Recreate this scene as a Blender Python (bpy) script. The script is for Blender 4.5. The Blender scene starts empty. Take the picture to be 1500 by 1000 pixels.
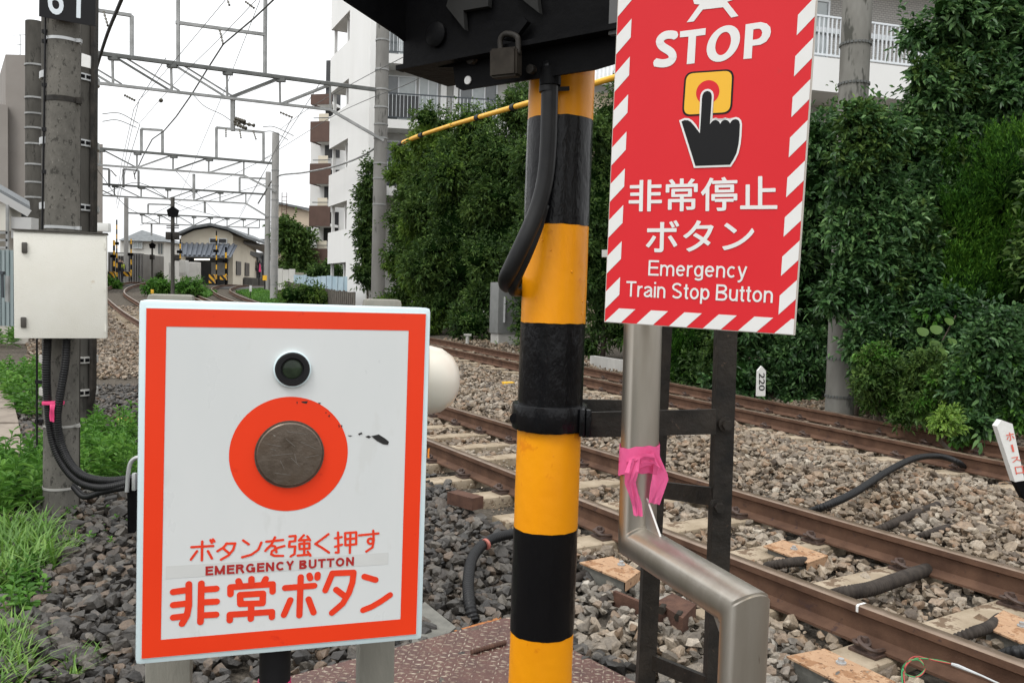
import bpy, bmesh, math, random
import numpy as np
from mathutils import Matrix, Vector

random.seed(7); RNG = np.random.default_rng(7)
scene = bpy.context.scene
COL = scene.collection

# ---------------------------------------------------------------- camera
F = 1230.0; ROLL = 0.027; HOR = 436.0; CAMH = 1.27       # focal length in photo pixels, tilt, horizon row, eye height above rail head
PITCH = math.atan((500 - HOR) / F)
_fw = np.array([0, math.cos(PITCH), -math.sin(PITCH)]); _u0 = np.array([0, math.sin(PITCH), math.cos(PITCH)]); _r0 = np.array([1.0, 0, 0])
_rt = math.cos(ROLL) * _r0 + math.sin(ROLL) * _u0
_up = -math.sin(ROLL) * _r0 + math.cos(ROLL) * _u0
EYE = np.array([0, 0, CAMH])
cam_data = bpy.data.cameras.new('camera'); cam = bpy.data.objects.new('camera', cam_data); COL.objects.link(cam)
cam_data.sensor_width = 36; cam_data.lens = F / 1500 * 36; cam_data.clip_start = 0.05; cam_data.clip_end = 2000
cam.matrix_world = Matrix([[_rt[i], _up[i], -_fw[i], EYE[i]] for i in range(3)] + [[0, 0, 0, 1]])
scene.camera = cam

# ---------------------------------------------------------------- overcast sky and a soft sun
world = bpy.data.worlds.new('World'); scene.world = world; world.use_nodes = True
wn = world.node_tree.nodes; wl = world.node_tree.links
for n in list(wn): wn.remove(n)
SUN_EL, SUN_AZ = math.radians(58), math.radians(215)     # azimuth clockwise from +Y
sky = wn.new('ShaderNodeTexSky'); sky.sky_type = 'NISHITA'; sky.sun_disc = False
sky.sun_elevation = SUN_EL; sky.sun_rotation = SUN_AZ; sky.air_density = 2.0; sky.dust_density = 6.0; sky.ozone_density = 1.0
bw = wn.new('ShaderNodeRGBToBW'); wl.new(sky.outputs[0], bw.inputs[0])
mixw = wn.new('ShaderNodeMix'); mixw.data_type = 'RGBA'; mixw.inputs[0].default_value = 0.88
wl.new(bw.outputs[0], mixw.inputs[6])
# cloud layer: an even overcast sky is about twice as bright overhead as at the horizon
wtc = wn.new('ShaderNodeTexCoord'); wsep = wn.new('ShaderNodeSeparateXYZ'); wl.new(wtc.outputs['Generated'], wsep.inputs[0])
wmr = wn.new('ShaderNodeMapRange'); wmr.inputs[1].default_value = 0; wmr.inputs[2].default_value = 1; wmr.inputs[3].default_value = 7.4; wmr.inputs[4].default_value = 15.0; wl.new(wsep.outputs[2], wmr.inputs[0])
wmul = wn.new('ShaderNodeMix'); wmul.data_type = 'RGBA'; wmul.blend_type = 'MULTIPLY'; wmul.inputs[0].default_value = 1; wl.new(wmr.outputs[0], wmul.inputs[6]); wmul.inputs[7].default_value = (.985, 1, 1.015, 1); wl.new(wmul.outputs[2], mixw.inputs[7])
bg = wn.new('ShaderNodeBackground'); bg.inputs[1].default_value = 0.15
wo = wn.new('ShaderNodeOutputWorld'); wl.new(mixw.outputs[2], bg.inputs[0]); wl.new(bg.outputs[0], wo.inputs[0])
sd = bpy.data.lights.new('sun', 'SUN'); sun = bpy.data.objects.new('sun', sd); COL.objects.link(sun)
sd.energy = 1.2; sd.angle = math.radians(16); sd.color = (1, 0.97, 0.92)
_sv = Vector((math.sin(SUN_AZ) * math.cos(SUN_EL), math.cos(SUN_AZ) * math.cos(SUN_EL), math.sin(SUN_EL)))
sun.rotation_euler = (-_sv).to_track_quat('-Z', 'Y').to_euler()
scene.view_settings.view_transform = 'Standard'; scene.view_settings.look = 'None'
scene.view_settings.exposure = 0.05; scene.view_settings.gamma = 1.0; scene.view_settings.use_curve_mapping = False
scene.render.engine = 'CYCLES'; scene.cycles.use_denoising = True
scene.cycles.max_bounces = 5; scene.cycles.diffuse_bounces = 2; scene.cycles.glossy_bounces = 2; scene.cycles.transmission_bounces = 2; scene.cycles.transparent_max_bounces = 6

# ---------------------------------------------------------------- measuring helpers (photo pixel -> place)
def ray(x, y): return _fw + _rt * ((x - 750) / F) - _up * ((y - 500) / F)
def at(x, y, Y):
    d = ray(x, y); return EYE + d * (Y / d[1])
def rise(Y):                                             # the line climbs gently towards the station
    Y = np.asarray(Y, float)
    t = np.clip((Y - 8) / 54, 0, 1)
    return 1.7 * t ** 1.8
def on_z(x, y, z):
    d = ray(x, y); return EYE + d * ((z - EYE[2]) / d[2])
def on_ground(x, y, off=0.0):                            # first hit with the rising ground
    d = ray(x, y); t = 1.0
    for i in range(4000):
        p = EYE + d * t
        if p[2] <= float(rise(p[1])) + off: return p
        t *= 1.003
        if t > 150: break
    return p
def on_plane(x, y, o, n):
    d = ray(x, y); t = np.dot(np.asarray(o) - EYE, n) / np.dot(d, n); return EYE + d * t
def V(p): return Vector((float(p[0]), float(p[1]), float(p[2])))

# ---------------------------------------------------------------- objects
MW = {}
def thing(name, label, cat, loc=(0, 0, 0), rotz=0.0, group=None, kind=None, M=None):
    o = bpy.data.objects.new(name, None); COL.objects.link(o); o.empty_display_size = 0.1
    M = M if M is not None else Matrix.Translation(V(loc)) @ Matrix.Rotation(rotz, 4, 'Z')
    o.matrix_world = M; MW[o] = M.copy()
    tag(o, label, cat, group, kind); return o
def tag(o, label=None, cat=None, group=None, kind=None):
    if label: o['label'] = label
    if cat: o['category'] = cat
    if group: o['group'] = group
    if kind: o['kind'] = kind
    return o
def finish(me, mat, smooth):
    if mat is not None:
        for m in (mat if isinstance(mat, (list, tuple)) else [mat]): me.materials.append(m)
    if not smooth: me.shade_flat()
    else:
        me.shade_smooth()
        if smooth is not True: me.set_sharp_from_angle(angle=math.radians(smooth))
def link(o, parent):
    COL.objects.link(o)
    if parent is not None:
        o.parent = parent; o.matrix_parent_inverse = Matrix.Identity(4); MW[o] = MW[parent]
    else: MW[o] = Matrix.Identity(4)
    return o
def part(parent, name, mb, mat, smooth=35, label=None):
    """mb holds world coordinates; the mesh is stored in the frame of its thing"""
    bm = mb.bm
    if parent is not None: bmesh.ops.transform(bm, matrix=MW[parent].inverted(), verts=bm.verts)
    me = bpy.data.meshes.new(name); bm.to_mesh(me); bm.free()
    finish(me, mat, smooth)
    o = link(bpy.data.objects.new(name, me), parent)
    if label: o['label'] = label
    return o
def npmesh(parent, name, verts, faces_flat, sizes, mat, smooth=False):
    """large meshes straight from arrays"""
    verts = np.asarray(verts, np.float32)
    if parent is not None:
        Mi = np.array(MW[parent].inverted()); verts = (verts @ Mi[:3, :3].T + Mi[:3, 3]).astype(np.float32)
    me = bpy.data.meshes.new(name)
    me.vertices.add(len(verts)); me.vertices.foreach_set('co', verts.ravel())
    faces_flat = np.asarray(faces_flat, np.int32).ravel(); sizes = np.asarray(sizes, np.int32)
    me.loops.add(len(faces_flat)); me.loops.foreach_set('vertex_index', faces_flat)
    me.polygons.add(len(sizes)); st = np.zeros(len(sizes), np.int32); st[1:] = np.cumsum(sizes)[:-1]
    me.polygons.foreach_set('loop_start', st)
    me.update(calc_edges=True); me.validate()
    finish(me, mat, smooth)
    return link(bpy.data.objects.new(name, me), parent)
def copy_tree(o, parent=None, M=None):
    c = o.copy(); COL.objects.link(c); c.parent = parent
    if parent is None and M is not None: c.matrix_world = M; MW[c] = M.copy()
    else: MW[c] = MW[parent] if parent else MW[o]
    for ch in list(o.children): copy_tree(ch, c)
    return c

class MB:
    def __init__(s): s.bm = bmesh.new()
    def _add(s, verts, faces):
        vs = [s.bm.verts.new(V(v)) for v in verts]
        for f in faces:
            try: s.bm.faces.new([vs[i] for i in f])
            except ValueError: pass
        return s
    def box(s, c, d, M=None, bevel=0.0):
        """centre, full dimensions; M optional 3x3/4x4 rotation about the centre"""
        t = bmesh.new(); bmesh.ops.create_cube(t, size=1.0)
        bmesh.ops.scale(t, vec=V(d), verts=t.verts)
        if bevel: bmesh.ops.bevel(t, geom=t.edges[:], offset=bevel, segments=2, affect='EDGES', profile=0.6)
        if M is not None: bmesh.ops.transform(t, matrix=M.to_4x4(), verts=t.verts)
        bmesh.ops.translate(t, vec=V(c), verts=t.verts); s.join(t); return s
    def join(s, t):
        me = bpy.data.meshes.new('t'); t.to_mesh(me); t.free(); s.bm.from_mesh(me); bpy.data.meshes.remove(me); return s
    def tube(s, pts, r, n=10, caps=True, ridge=None):
        """sweep a circle along points; r number or list; ridge=(pitch, depth) gives a corrugated hose"""
        P = [np.asarray(p, float) for p in pts]
        R = list(r) if hasattr(r, '__len__') else [r] * len(P)
        if ridge:
            L = [0]
            for a, b in zip(P[:-1], P[1:]): L.append(L[-1] + np.linalg.norm(b - a))
            k = max(4, int(L[-1] / ridge[0]) * 4); S = np.linspace(0, L[-1], k); A = np.array(P)
            P = [np.array([np.interp(q, L, A[:, j]) for j in range(3)]) for q in S]
            r0 = R[0]; R = [r0 - ridge[1] * (0 if i % 4 in (1, 2) else 1) for i in range(k)]
        rings = []; prevu = None
        for i, p in enumerate(P):
            a = P[max(i - 1, 0)]; b = P[min(i + 1, len(P) - 1)]; d = b - a; d = d / (np.linalg.norm(d) + 1e-12)
            if prevu is None:
                h = np.array([0, 0, 1.0]) if abs(d[2]) < 0.9 else np.array([1.0, 0, 0]); u = np.cross(h, d)
            else: u = prevu - d * np.dot(prevu, d)
            u /= np.linalg.norm(u) + 1e-12; v = np.cross(d, u); prevu = u
            rings.append([s.bm.verts.new(V(p + R[i] * (math.cos(q) * u + math.sin(q) * v))) for q in [2 * math.pi * k / n for k in range(n)]])
        for a, b in zip(rings[:-1], rings[1:]):
            for k in range(n): s.bm.faces.new((a[k], a[(k + 1) % n], b[(k + 1) % n], b[k]))
        if caps: s.bm.faces.new(rings[0][::-1]); s.bm.faces.new(rings[-1])
        return s
    def cyl(s, a, b, r, n=16, r2=None): return s.tube([a, b], [r, r if r2 is None else r2], n)
    def bar(s, a, b, w, h, upv=(0, 0, 1)):
        """rectangular bar from a to b: w across, h along up"""
        a = np.asarray(a, float); b = np.asarray(b, float); d = b - a; L = np.linalg.norm(d); d /= L
        u = np.cross(d, np.asarray(upv, float))
        if np.linalg.norm(u) < 1e-6: u = np.array([1.0, 0, 0])
        u /= np.linalg.norm(u); v = np.cross(u, d)
        vs = [p + sx * u * w / 2 + sz * v * h / 2 for p in (a, b) for sx, sz in ((-1, -1), (1, -1), (1, 1), (-1, 1))]
        return s._add(vs, [(3, 2, 1, 0), (4, 5, 6, 7), (0, 1, 5, 4), (1, 2, 6, 5), (2, 3, 7, 6), (3, 0, 4, 7)])
    def prism(s, poly, off):
        """polygon (3D points) extruded by vector off"""
        n = len(poly); off = np.asarray(off, float)
        vs = [np.asarray(p, float) for p in poly]; vs = vs + [p + off for p in vs]
        return s._add(vs, [tuple(range(n))[::-1], tuple(range(n, 2 * n))] + [(i, (i + 1) % n, n + (i + 1) % n, n + i) for i in range(n)])
    def poly(s, pts): return s._add(pts, [tuple(range(len(pts)))])
    def disc(s, c, u, v, r, n=48, r_in=0):
        c = np.asarray(c, float); u = np.asarray(u); v = np.asarray(v)
        o = [c + r * (math.cos(q) * u + math.sin(q) * v) for q in [2 * math.pi * k / n for k in range(n)]]
        if not r_in: return s.poly(o)
        i = [c + r_in * (math.cos(q) * u + math.sin(q) * v) for q in [2 * math.pi * k / n for k in range(n)]]
        return s._add(o + i, [(k, (k + 1) % n, n + (k + 1) % n, n + k) for k in range(n)])
    def lathe(s, prof, c, axis, n=40):
        """prof: list of (radius, height along axis)"""
        axis = np.asarray(axis, float); axis /= np.linalg.norm(axis)
        h = np.array([0, 0, 1.0]) if abs(axis[2]) < 0.9 else np.array([1.0, 0, 0]); u = np.cross(h, axis); u /= np.linalg.norm(u); v = np.cross(axis, u)
        rings = []
        for r, z in prof:
            rings.append([s.bm.verts.new(V(np.asarray(c) + axis * z + r * (math.cos(q) * u + math.sin(q) * v))) for q in [2 * math.pi * k / n for k in range(n)]])
        for a, b in zip(rings[:-1], rings[1:]):
            for k in range(n): s.bm.faces.new((a[k], a[(k + 1) % n], b[(k + 1) % n], b[k]))
        if prof[0][0] > 1e-6: s.bm.faces.new(rings[0][::-1])
        if prof[-1][0] > 1e-6: s.bm.faces.new(rings[-1])
        bmesh.ops.remove_doubles(s.bm, verts=s.bm.verts, dist=1e-6)
        return s
def smooth_path(pts, n=8):
    """Catmull-Rom through points"""
    P = [np.asarray(p, float) for p in pts]; P = [2 * P[0] - P[1]] + P + [2 * P[-1] - P[-2]]; out = []
    for i in range(1, len(P) - 2):
        for k in range(n):
            t = k / n; a, b, c, d = P[i - 1:i + 3]
            out.append(0.5 * ((2 * b) + (-a + c) * t + (2 * a - 5 * b + 4 * c - d) * t * t + (-a + 3 * b - 3 * c + d) * t ** 3))
    out.append(P[-2]); return out

# ---------------------------------------------------------------- materials
MATS = {}
def mat(name, c1, c2=None, rough=0.6, metal=0.0, scale=8.0, bump=0.0, bscale=40.0, spots=None, island=0.0, trans=0.0, spec=0.5, c3=None, detail=5.0, coat=0.0, stretch=None, rough_var=0.0, bdist=0.01, trcol=None):
    if name in MATS: return MATS[name]
    m = bpy.data.materials.new(name); m.use_nodes = True; N = m.node_tree.nodes; L = m.node_tree.links
    bs = N['Principled BSDF']; out = N['Material Output']
    tc = N.new('ShaderNodeTexCoord'); src = tc.outputs['Object']
    if stretch:
        mp = N.new('ShaderNodeMapping'); mp.inputs['Scale'].default_value = stretch; L.new(src, mp.inputs[0]); src = mp.outputs[0]
    def noise(sc, det=detail, ro=0.6):
        n = N.new('ShaderNodeTexNoise'); n.inputs['Scale'].default_value = sc; n.inputs['Detail'].default_value = det; n.inputs['Roughness'].default_value = ro; L.new(src, n.inputs['Vector']); return n
    def ramp(fac, stops):
        r = N.new('ShaderNodeValToRGB'); e = r.color_ramp.elements
        while len(e) > 1: e.remove(e[-1])
        e[0].position = stops[0][0]; e[0].color = (*stops[0][1], 1)
        for p, c in stops[1:]: q = e.new(p); q.color = (*c, 1)
        L.new(fac, r.inputs[0]); return r.outputs[0]
    col = None
    if c2 is not None:
        n1 = noise(scale)
        stops = [(0.34, c1), (0.66, c2)] if c3 is None else [(0.3, c1), (0.5, c2), (0.7, c3)]
        col = ramp(n1.outputs[0], stops)
    if spots:                                            # (colour, scale, threshold)
        for sc_, ss, th in spots:
            n2 = noise(ss, 4, 0.7); mr = N.new('ShaderNodeMapRange'); mr.inputs[1].default_value = th; mr.inputs[2].default_value = th + 0.06; L.new(n2.outputs[0], mr.inputs[0])
            mx = N.new('ShaderNodeMix'); mx.data_type = 'RGBA'; L.new(mr.outputs[0], mx.inputs[0])
            if col is None: mx.inputs[6].default_value = (*c1, 1)
            else: L.new(col, mx.inputs[6])
            mx.inputs[7].default_value = (*sc_, 1); col = mx.outputs[2]
    if island:                                           # each loose piece its own shade
        g = N.new('ShaderNodeNewGeometry'); hs = N.new('ShaderNodeHueSaturation')
        mr = N.new('ShaderNodeMapRange'); mr.inputs[3].default_value = 1 - island; mr.inputs[4].default_value = 1 + island; L.new(g.outputs['Random Per Island'], mr.inputs[0]); L.new(mr.outputs[0], hs.inputs['Value'])
        if col is None: hs.inputs['Color'].default_value = (*c1, 1)
        else: L.new(col, hs.inputs['Color'])
        col = hs.outputs[0]
    if col is None: bs.inputs['Base Color'].default_value = (*c1, 1)
    else: L.new(col, bs.inputs['Base Color'])
    bs.inputs['Roughness'].default_value = rough; bs.inputs['Metallic'].default_value = metal
    bs.inputs['Specular IOR Level'].default_value = spec; bs.inputs['Coat Weight'].default_value = coat
    if rough_var:
        n4 = noise(scale * 2.3); mr = N.new('ShaderNodeMapRange'); mr.inputs[3].default_value = rough - rough_var; mr.inputs[4].default_value = rough + rough_var; L.new(n4.outputs[0], mr.inputs[0]); L.new(mr.outputs[0], bs.inputs['Roughness'])
    if bump:
        n3 = noise(bscale, 6); b = N.new('ShaderNodeBump'); b.inputs['Strength'].default_value = bump; b.inputs['Distance'].default_value = bdist; L.new(n3.outputs[0], b.inputs['Height']); L.new(b.outputs[0], bs.inputs['Normal'])
    if trans:
        t = N.new('ShaderNodeBsdfTranslucent'); ms = N.new('ShaderNodeMixShader'); ms.inputs[0].default_value = trans
        if trcol: t.inputs[0].default_value = (*trcol, 1)
        elif col is None: t.inputs[0].default_value = (*c1, 1)
        else: L.new(col, t.inputs[0])
        L.new(bs.outputs[0], ms.inputs[1]); L.new(t.outputs[0], ms.inputs[2]); L.new(ms.outputs[0], out.inputs[0])
    MATS[name] = m; return m
def leafmat(name, dark, mid, light, rough=0.45, spec=0.4, trans=0.25):
    """foliage: each leaf takes its own shade between three greens"""
    m = bpy.data.materials.new(name); m.use_nodes = True; N = m.node_tree.nodes; L = m.node_tree.links; bs = N['Principled BSDF']; out = N['Material Output']
    g = N.new('ShaderNodeNewGeometry'); r = N.new('ShaderNodeValToRGB'); e = r.color_ramp.elements
    e[0].position = 0.0; e[0].color = (*dark, 1); e[1].position = 1.0; e[1].color = (*light, 1); q = e.new(0.55); q.color = (*mid, 1)
    tc = N.new('ShaderNodeTexCoord'); n = N.new('ShaderNodeTexNoise'); n.inputs['Scale'].default_value = 0.9; n.inputs['Detail'].default_value = 3; L.new(tc.outputs['Object'], n.inputs['Vector'])
    ad = N.new('ShaderNodeMath'); ad.operation = 'MULTIPLY_ADD'; L.new(n.outputs[0], ad.inputs[0]); ad.inputs[1].default_value = 1.3; ad.inputs[2].default_value = -0.65
    a2 = N.new('ShaderNodeMath'); a2.operation = 'MULTIPLY_ADD'; L.new(g.outputs['Random Per Island'], a2.inputs[0]); a2.inputs[1].default_value = 0.75; a2.inputs[2].default_value = 0.12
    a3 = N.new('ShaderNodeMath'); a3.operation = 'ADD'; L.new(ad.outputs[0], a3.inputs[0]); L.new(a2.outputs[0], a3.inputs[1]); L.new(a3.outputs[0], r.inputs[0])
    L.new(r.outputs[0], bs.inputs['Base Color']); bs.inputs['Roughness'].default_value = rough; bs.inputs['Specular IOR Level'].default_value = spec
    t = N.new('ShaderNodeBsdfTranslucent'); L.new(r.outputs[0], t.inputs[0]); ms = N.new('ShaderNodeMixShader'); ms.inputs[0].default_value = trans
    L.new(bs.outputs[0], ms.inputs[1]); L.new(t.outputs[0], ms.inputs[2]); L.new(ms.outputs[0], out.inputs[0])
    MATS[name] = m; return m
def stonemat(name, cols, bump=0.6, rust=0.9):
    m = bpy.data.materials.new(name); m.use_nodes = True; N = m.node_tree.nodes; L = m.node_tree.links; bs = N['Principled BSDF']
    g = N.new('ShaderNodeNewGeometry'); r = N.new('ShaderNodeValToRGB'); e = r.color_ramp.elements
    while len(e) > 1: e.remove(e[-1])
    e[0].position = 0; e[0].color = (*cols[0], 1)
    for i, c in enumerate(cols[1:]): q = e.new((i + 1) / (len(cols) - 1)); q.color = (*c, 1)
    L.new(g.outputs['Random Per Island'], r.inputs[0])
    tc = N.new('ShaderNodeTexCoord'); n = N.new('ShaderNodeTexNoise'); n.inputs['Scale'].default_value = 60; n.inputs['Detail'].default_value = 6; n.inputs['Roughness'].default_value = 0.7; L.new(tc.outputs['Object'], n.inputs['Vector'])
    mr = N.new('ShaderNodeMapRange'); mr.inputs[1].default_value = 0.3; mr.inputs[2].default_value = 0.7; mr.inputs[3].default_value = 0.55; mr.inputs[4].default_value = 1.4; L.new(n.outputs[0], mr.inputs[0])
    mx = N.new('ShaderNodeMix'); mx.data_type = 'RGBA'; mx.blend_type = 'MULTIPLY'; mx.inputs[0].default_value = 1; L.new(r.outputs[0], mx.inputs[6]); L.new(mr.outputs[0], mx.inputs[7]); n5 = N.new('ShaderNodeTexNoise'); n5.inputs['Scale'].default_value = 1.6; n5.inputs['Detail'].default_value = 4; L.new(tc.outputs['Object'], n5.inputs['Vector']); r5 = N.new('ShaderNodeValToRGB'); r5.color_ramp.elements[0].position = .38; r5.color_ramp.elements[0].color = (1, .98, .95, 1); r5.color_ramp.elements[1].position = .68; r5.color_ramp.elements[1].color = (.88, .76, .63, 1); L.new(n5.outputs[0], r5.inputs[0])   # rust dust
    m5 = N.new('ShaderNodeMix'); m5.data_type = 'RGBA'; m5.blend_type = 'MULTIPLY'; m5.inputs[0].default_value = rust; L.new(mx.outputs[2], m5.inputs[6]); L.new(r5.outputs[0], m5.inputs[7]); L.new(m5.outputs[2], bs.inputs['Base Color'])
    bs.inputs['Roughness'].default_value = 0.5; bs.inputs['Specular IOR Level'].default_value = 0.42
    n2 = N.new('ShaderNodeTexNoise'); n2.inputs['Scale'].default_value = 90; n2.inputs['Detail'].default_value = 6; L.new(tc.outputs['Object'], n2.inputs['Vector'])
    b = N.new('ShaderNodeBump'); b.inputs['Strength'].default_value = bump; b.inputs['Distance'].default_value = 0.006; L.new(n2.outputs[0], b.inputs['Height']); L.new(b.outputs[0], bs.inputs['Normal'])
    MATS[name] = m; return m
# ---------------------------------------------------------------- palette
M_conc = mat('pole_concrete', (.105, .10, .088), (.175, .165, .145), .9, scale=7, bump=.45, bscale=70, spots=[((.06, .057, .05), 34, .56), ((.23, .22, .195), 70, .64)], stretch=(1, 1, .6), spec=.15)
M_conc_l = mat('light_concrete', (.33, .32, .30), (.44, .43, .40), .85, scale=2.5, bump=.2, bscale=50, stretch=(1, 1, .4))
M_conc_d = mat('dark_concrete', (.055, .052, .046), (.10, .095, .084), .9, spec=.12, scale=2.5, bump=.3, bscale=50, stretch=(1, 1, .3), spots=[((.045, .043, .038), 6, .58)])
M_postgrey = mat('weathered_post', (.17, .165, .14), (.27, .26, .22), .8, scale=9, bump=.3, bscale=70, stretch=(1, 1, .3))
M_rail = mat('rail_rust', (.075, .040, .026), (.135, .075, .048), .75, spec=.2, scale=6, bump=.25, bscale=120, spots=[((.06, .035, .03), 14, .62)])
M_railtop = mat('rail_running_band', (.19, .135, .095), (.27, .20, .15), .34, metal=.55, scale=10, stretch=(1, 1, 1))
M_sleeper = mat('sleeper_concrete', (.24, .19, .13), (.37, .305, .225), .95, scale=5, bump=.5, bscale=60, spots=[((.15, .105, .07), 9, .55), ((.10, .085, .07), 38, .64)], spec=.15)
M_clip = mat('clip_iron', (.045, .028, .022), (.085, .05, .036), .6, scale=30, bump=.3)
M_rustplate = mat('rust_plate', (.34, .205, .12), (.44, .29, .18), .85, scale=9, bump=.3, bscale=90, spots=[((.27, .145, .075), 8, .52), ((.12, .065, .04), 38, .57), ((.20, .17, .13), 15, .64)], spec=.2)
M_rustdark = mat('dark_rust', (.06, .032, .024), (.11, .058, .04), .85, spec=.2, scale=14, bump=.4, bscale=80)
M_ground = mat('soil_and_grit', (.045, .038, .031), (.10, .086, .07), .95, scale=28, bump=1.0, bscale=45, c3=(.17, .148, .12), bdist=.03, spec=.1)
M_asph = mat('asphalt', (.05, .05, .05), (.075, .073, .07), .9, scale=20, bump=.3, bscale=100)
S_tan = stonemat('track_stone', [(.068, .053, .040), (.155, .125, .094), (.245, .206, .157), (.20, .13, .08), (.31, .268, .215), (.22, .185, .143), (.12, .098, .077), (.38, .34, .28)])
S_dark = stonemat('wet_dark_stone', [(.020, .018, .016), (.042, .038, .034), (.066, .060, .053), (.028, .026, .024), (.11, .098, .082), (.054, .049, .043), (.024, .0225, .021), (.12, .085, .058), (.078, .072, .065)], rust=.35)

S_grey = stonemat('pale_grey_stone', [(.07, .063, .054), (.15, .135, .115), (.23, .212, .185), (.10, .093, .082), (.30, .275, .235), (.18, .13, .09), (.20, .185, .165), (.12, .11, .098), (.36, .335, .295)])

# ---------------------------------------------------------------- the two tracks
class Line:
    def __init__(s, pts, cant=0.0):
        P = smooth_path([(a, b, 0) for a, b in pts], 24); s.P = np.array(P)[:, :2]; s.cant = cant
        seg = np.linalg.norm(np.diff(s.P, axis=0), axis=1); s.S = np.concatenate([[0], np.cumsum(seg)]); s.L = s.S[-1]
    def pos(s, t): return np.array([np.interp(t, s.S, s.P[:, 0]), np.interp(t, s.S, s.P[:, 1])])
    def frame(s, t):
        p = s.pos(t); d = s.pos(min(t + .1, s.L)) - s.pos(max(t - .1, 0)); d /= np.linalg.norm(d)
        return p, d, np.array([d[1], -d[0]])             # point, heading away from us, right-hand side
    def pt(s, t, lat, z=0.0):
        p, d, n = s.frame(t); q = p + n * lat
        return np.array([q[0], q[1], float(rise(p[1])) + z - s.cant * (lat + .53)])
    def signed(s, X, Y):
        out = np.empty(len(X)); tt = np.empty(len(X))
        for i in range(0, len(X), 20000):
            x = X[i:i + 20000, None] - s.P[None, :, 0]; y = Y[i:i + 20000, None] - s.P[None, :, 1]; D = x * x + y * y
            k = np.clip(D.argmin(1), 0, len(s.P) - 2); k0 = np.clip(k - 1, 0, len(s.P) - 2)
            d = s.P[np.minimum(k + 1, len(s.P) - 1)] - s.P[k0]; d /= np.linalg.norm(d, axis=1)[:, None]
            r = np.arange(len(k)); dx, dy = x[r, k], y[r, k]
            out[i:i + 20000] = dx * d[:, 1] - dy * d[:, 0]; tt[i:i + 20000] = s.S[k] + dx * d[:, 0] + dy * d[:, 1]
        return out, tt
LA = Line([(7.6, -4.8), (4.46, .03), (2.36, 3.29), (1.11, 5.35), (-.25, 7.71), (-5.7, 17.1), (-11.24, 26.58), (-17.9, 38.7), (-23.4, 49.2), (-26.6, 57.8), (-28.2, 66), (-28.4, 76)])
LB = Line([(9.3, -1.5), (6.75, 3.2), (4.71, 7.29), (2.6, 11.88), (-1.37, 20.04), (-7.0, 30.6), (-12.9, 41.2), (-17.6, 51.2), (-20.0, 58), (-20.9, 66), (-20.5, 78)], cant=.03)

def bed(X, Y):
    """height of the ballast and verge surface"""
    X = np.asarray(X, float); Y = np.asarray(Y, float)
    dA, _ = LA.signed(X, Y); dB, _ = LB.signed(X, Y); z = np.full(len(X), -.165)
    z = np.where(np.abs(dA) < .95, -.195, z)
    mid = (dA >= .95) & (dB <= -.95); t = np.clip((dA - .95) / np.maximum(dA - dB - 1.9, .2), 0, 1)
    z = np.where(mid, -.19 + .125 * np.sin(np.pi * np.clip(t, 0, 1)) ** .7, z)
    z = np.where((dB > -.95) & (dB < .95), -.20 - .03 * (dB + .53), z)
    z = np.where(dB >= .95, -.20 + .05 * np.clip(dB - .95, 0, 2), z)
    return z + rise(Y), dA, dB

xs = np.concatenate([np.linspace(-320, -44, 16), np.arange(-40, -9, 1.0), np.arange(-9, 11, .22), np.arange(11, 40, 1.5), np.linspace(42, 320, 16)])
ys = np.concatenate([np.linspace(-60, -6, 8), np.arange(-4, 26, .22), np.arange(26.5, 80, 1.0), np.linspace(82, 500, 16)])
GX, GY = np.meshgrid(xs, ys); gz, _, _ = bed(GX.ravel(), GY.ravel())
nx, ny = len(xs), len(ys); idx = np.arange(nx * ny).reshape(ny, nx)
q = np.stack([idx[:-1, :-1], idx[:-1, 1:], idx[1:, 1:], idx[1:, :-1]], -1).reshape(-1, 4)
ground = npmesh(None, 'ground', np.stack([GX.ravel(), GY.ravel(), gz - .035], 1), q, np.full(len(q), 4), M_ground, True)
tag(ground, kind='structure')

# rail section (lateral, height below running surface)
RAIL = [(-.0325, -.004), (-.027, 0), (.027, 0), (.0325, -.004), (.032, -.034), (.010, -.046), (.008, -.118), (.020, -.128), (.0635, -.141), (.0635, -.153),
        (-.0635, -.153), (-.0635, -.141), (-.020, -.128), (-.008, -.118), (-.010, -.046), (-.032, -.034)]
def sweep(line, lat, prof, s0, s1, step, mat_, parent, name, matid=None, flip=False):
    st = np.arange(s0, s1, step); n = len(prof); vs = []; fs = []
    for t in st:
        for a, b in prof: vs.append(line.pt(t, lat + a, b))
    for i in range(len(st) - 1):
        for k in range(n): fs.append((i * n + k, i * n + (k + 1) % n, (i + 1) * n + (k + 1) % n, (i + 1) * n + k))
    fs = np.array(fs)
    o = npmesh(parent, name, vs, fs, np.full(len(fs), 4), mat_, True)
    o.data.set_sharp_from_angle(angle=math.radians(38))
    if matid is not None:
        mi = np.zeros(len(o.data.polygons), np.int32); mi.reshape(-1, n)[:, matid] = 1
        if len(mi) == len(fs): o.data.polygons.foreach_set('material_index', mi)
    return o
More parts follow.
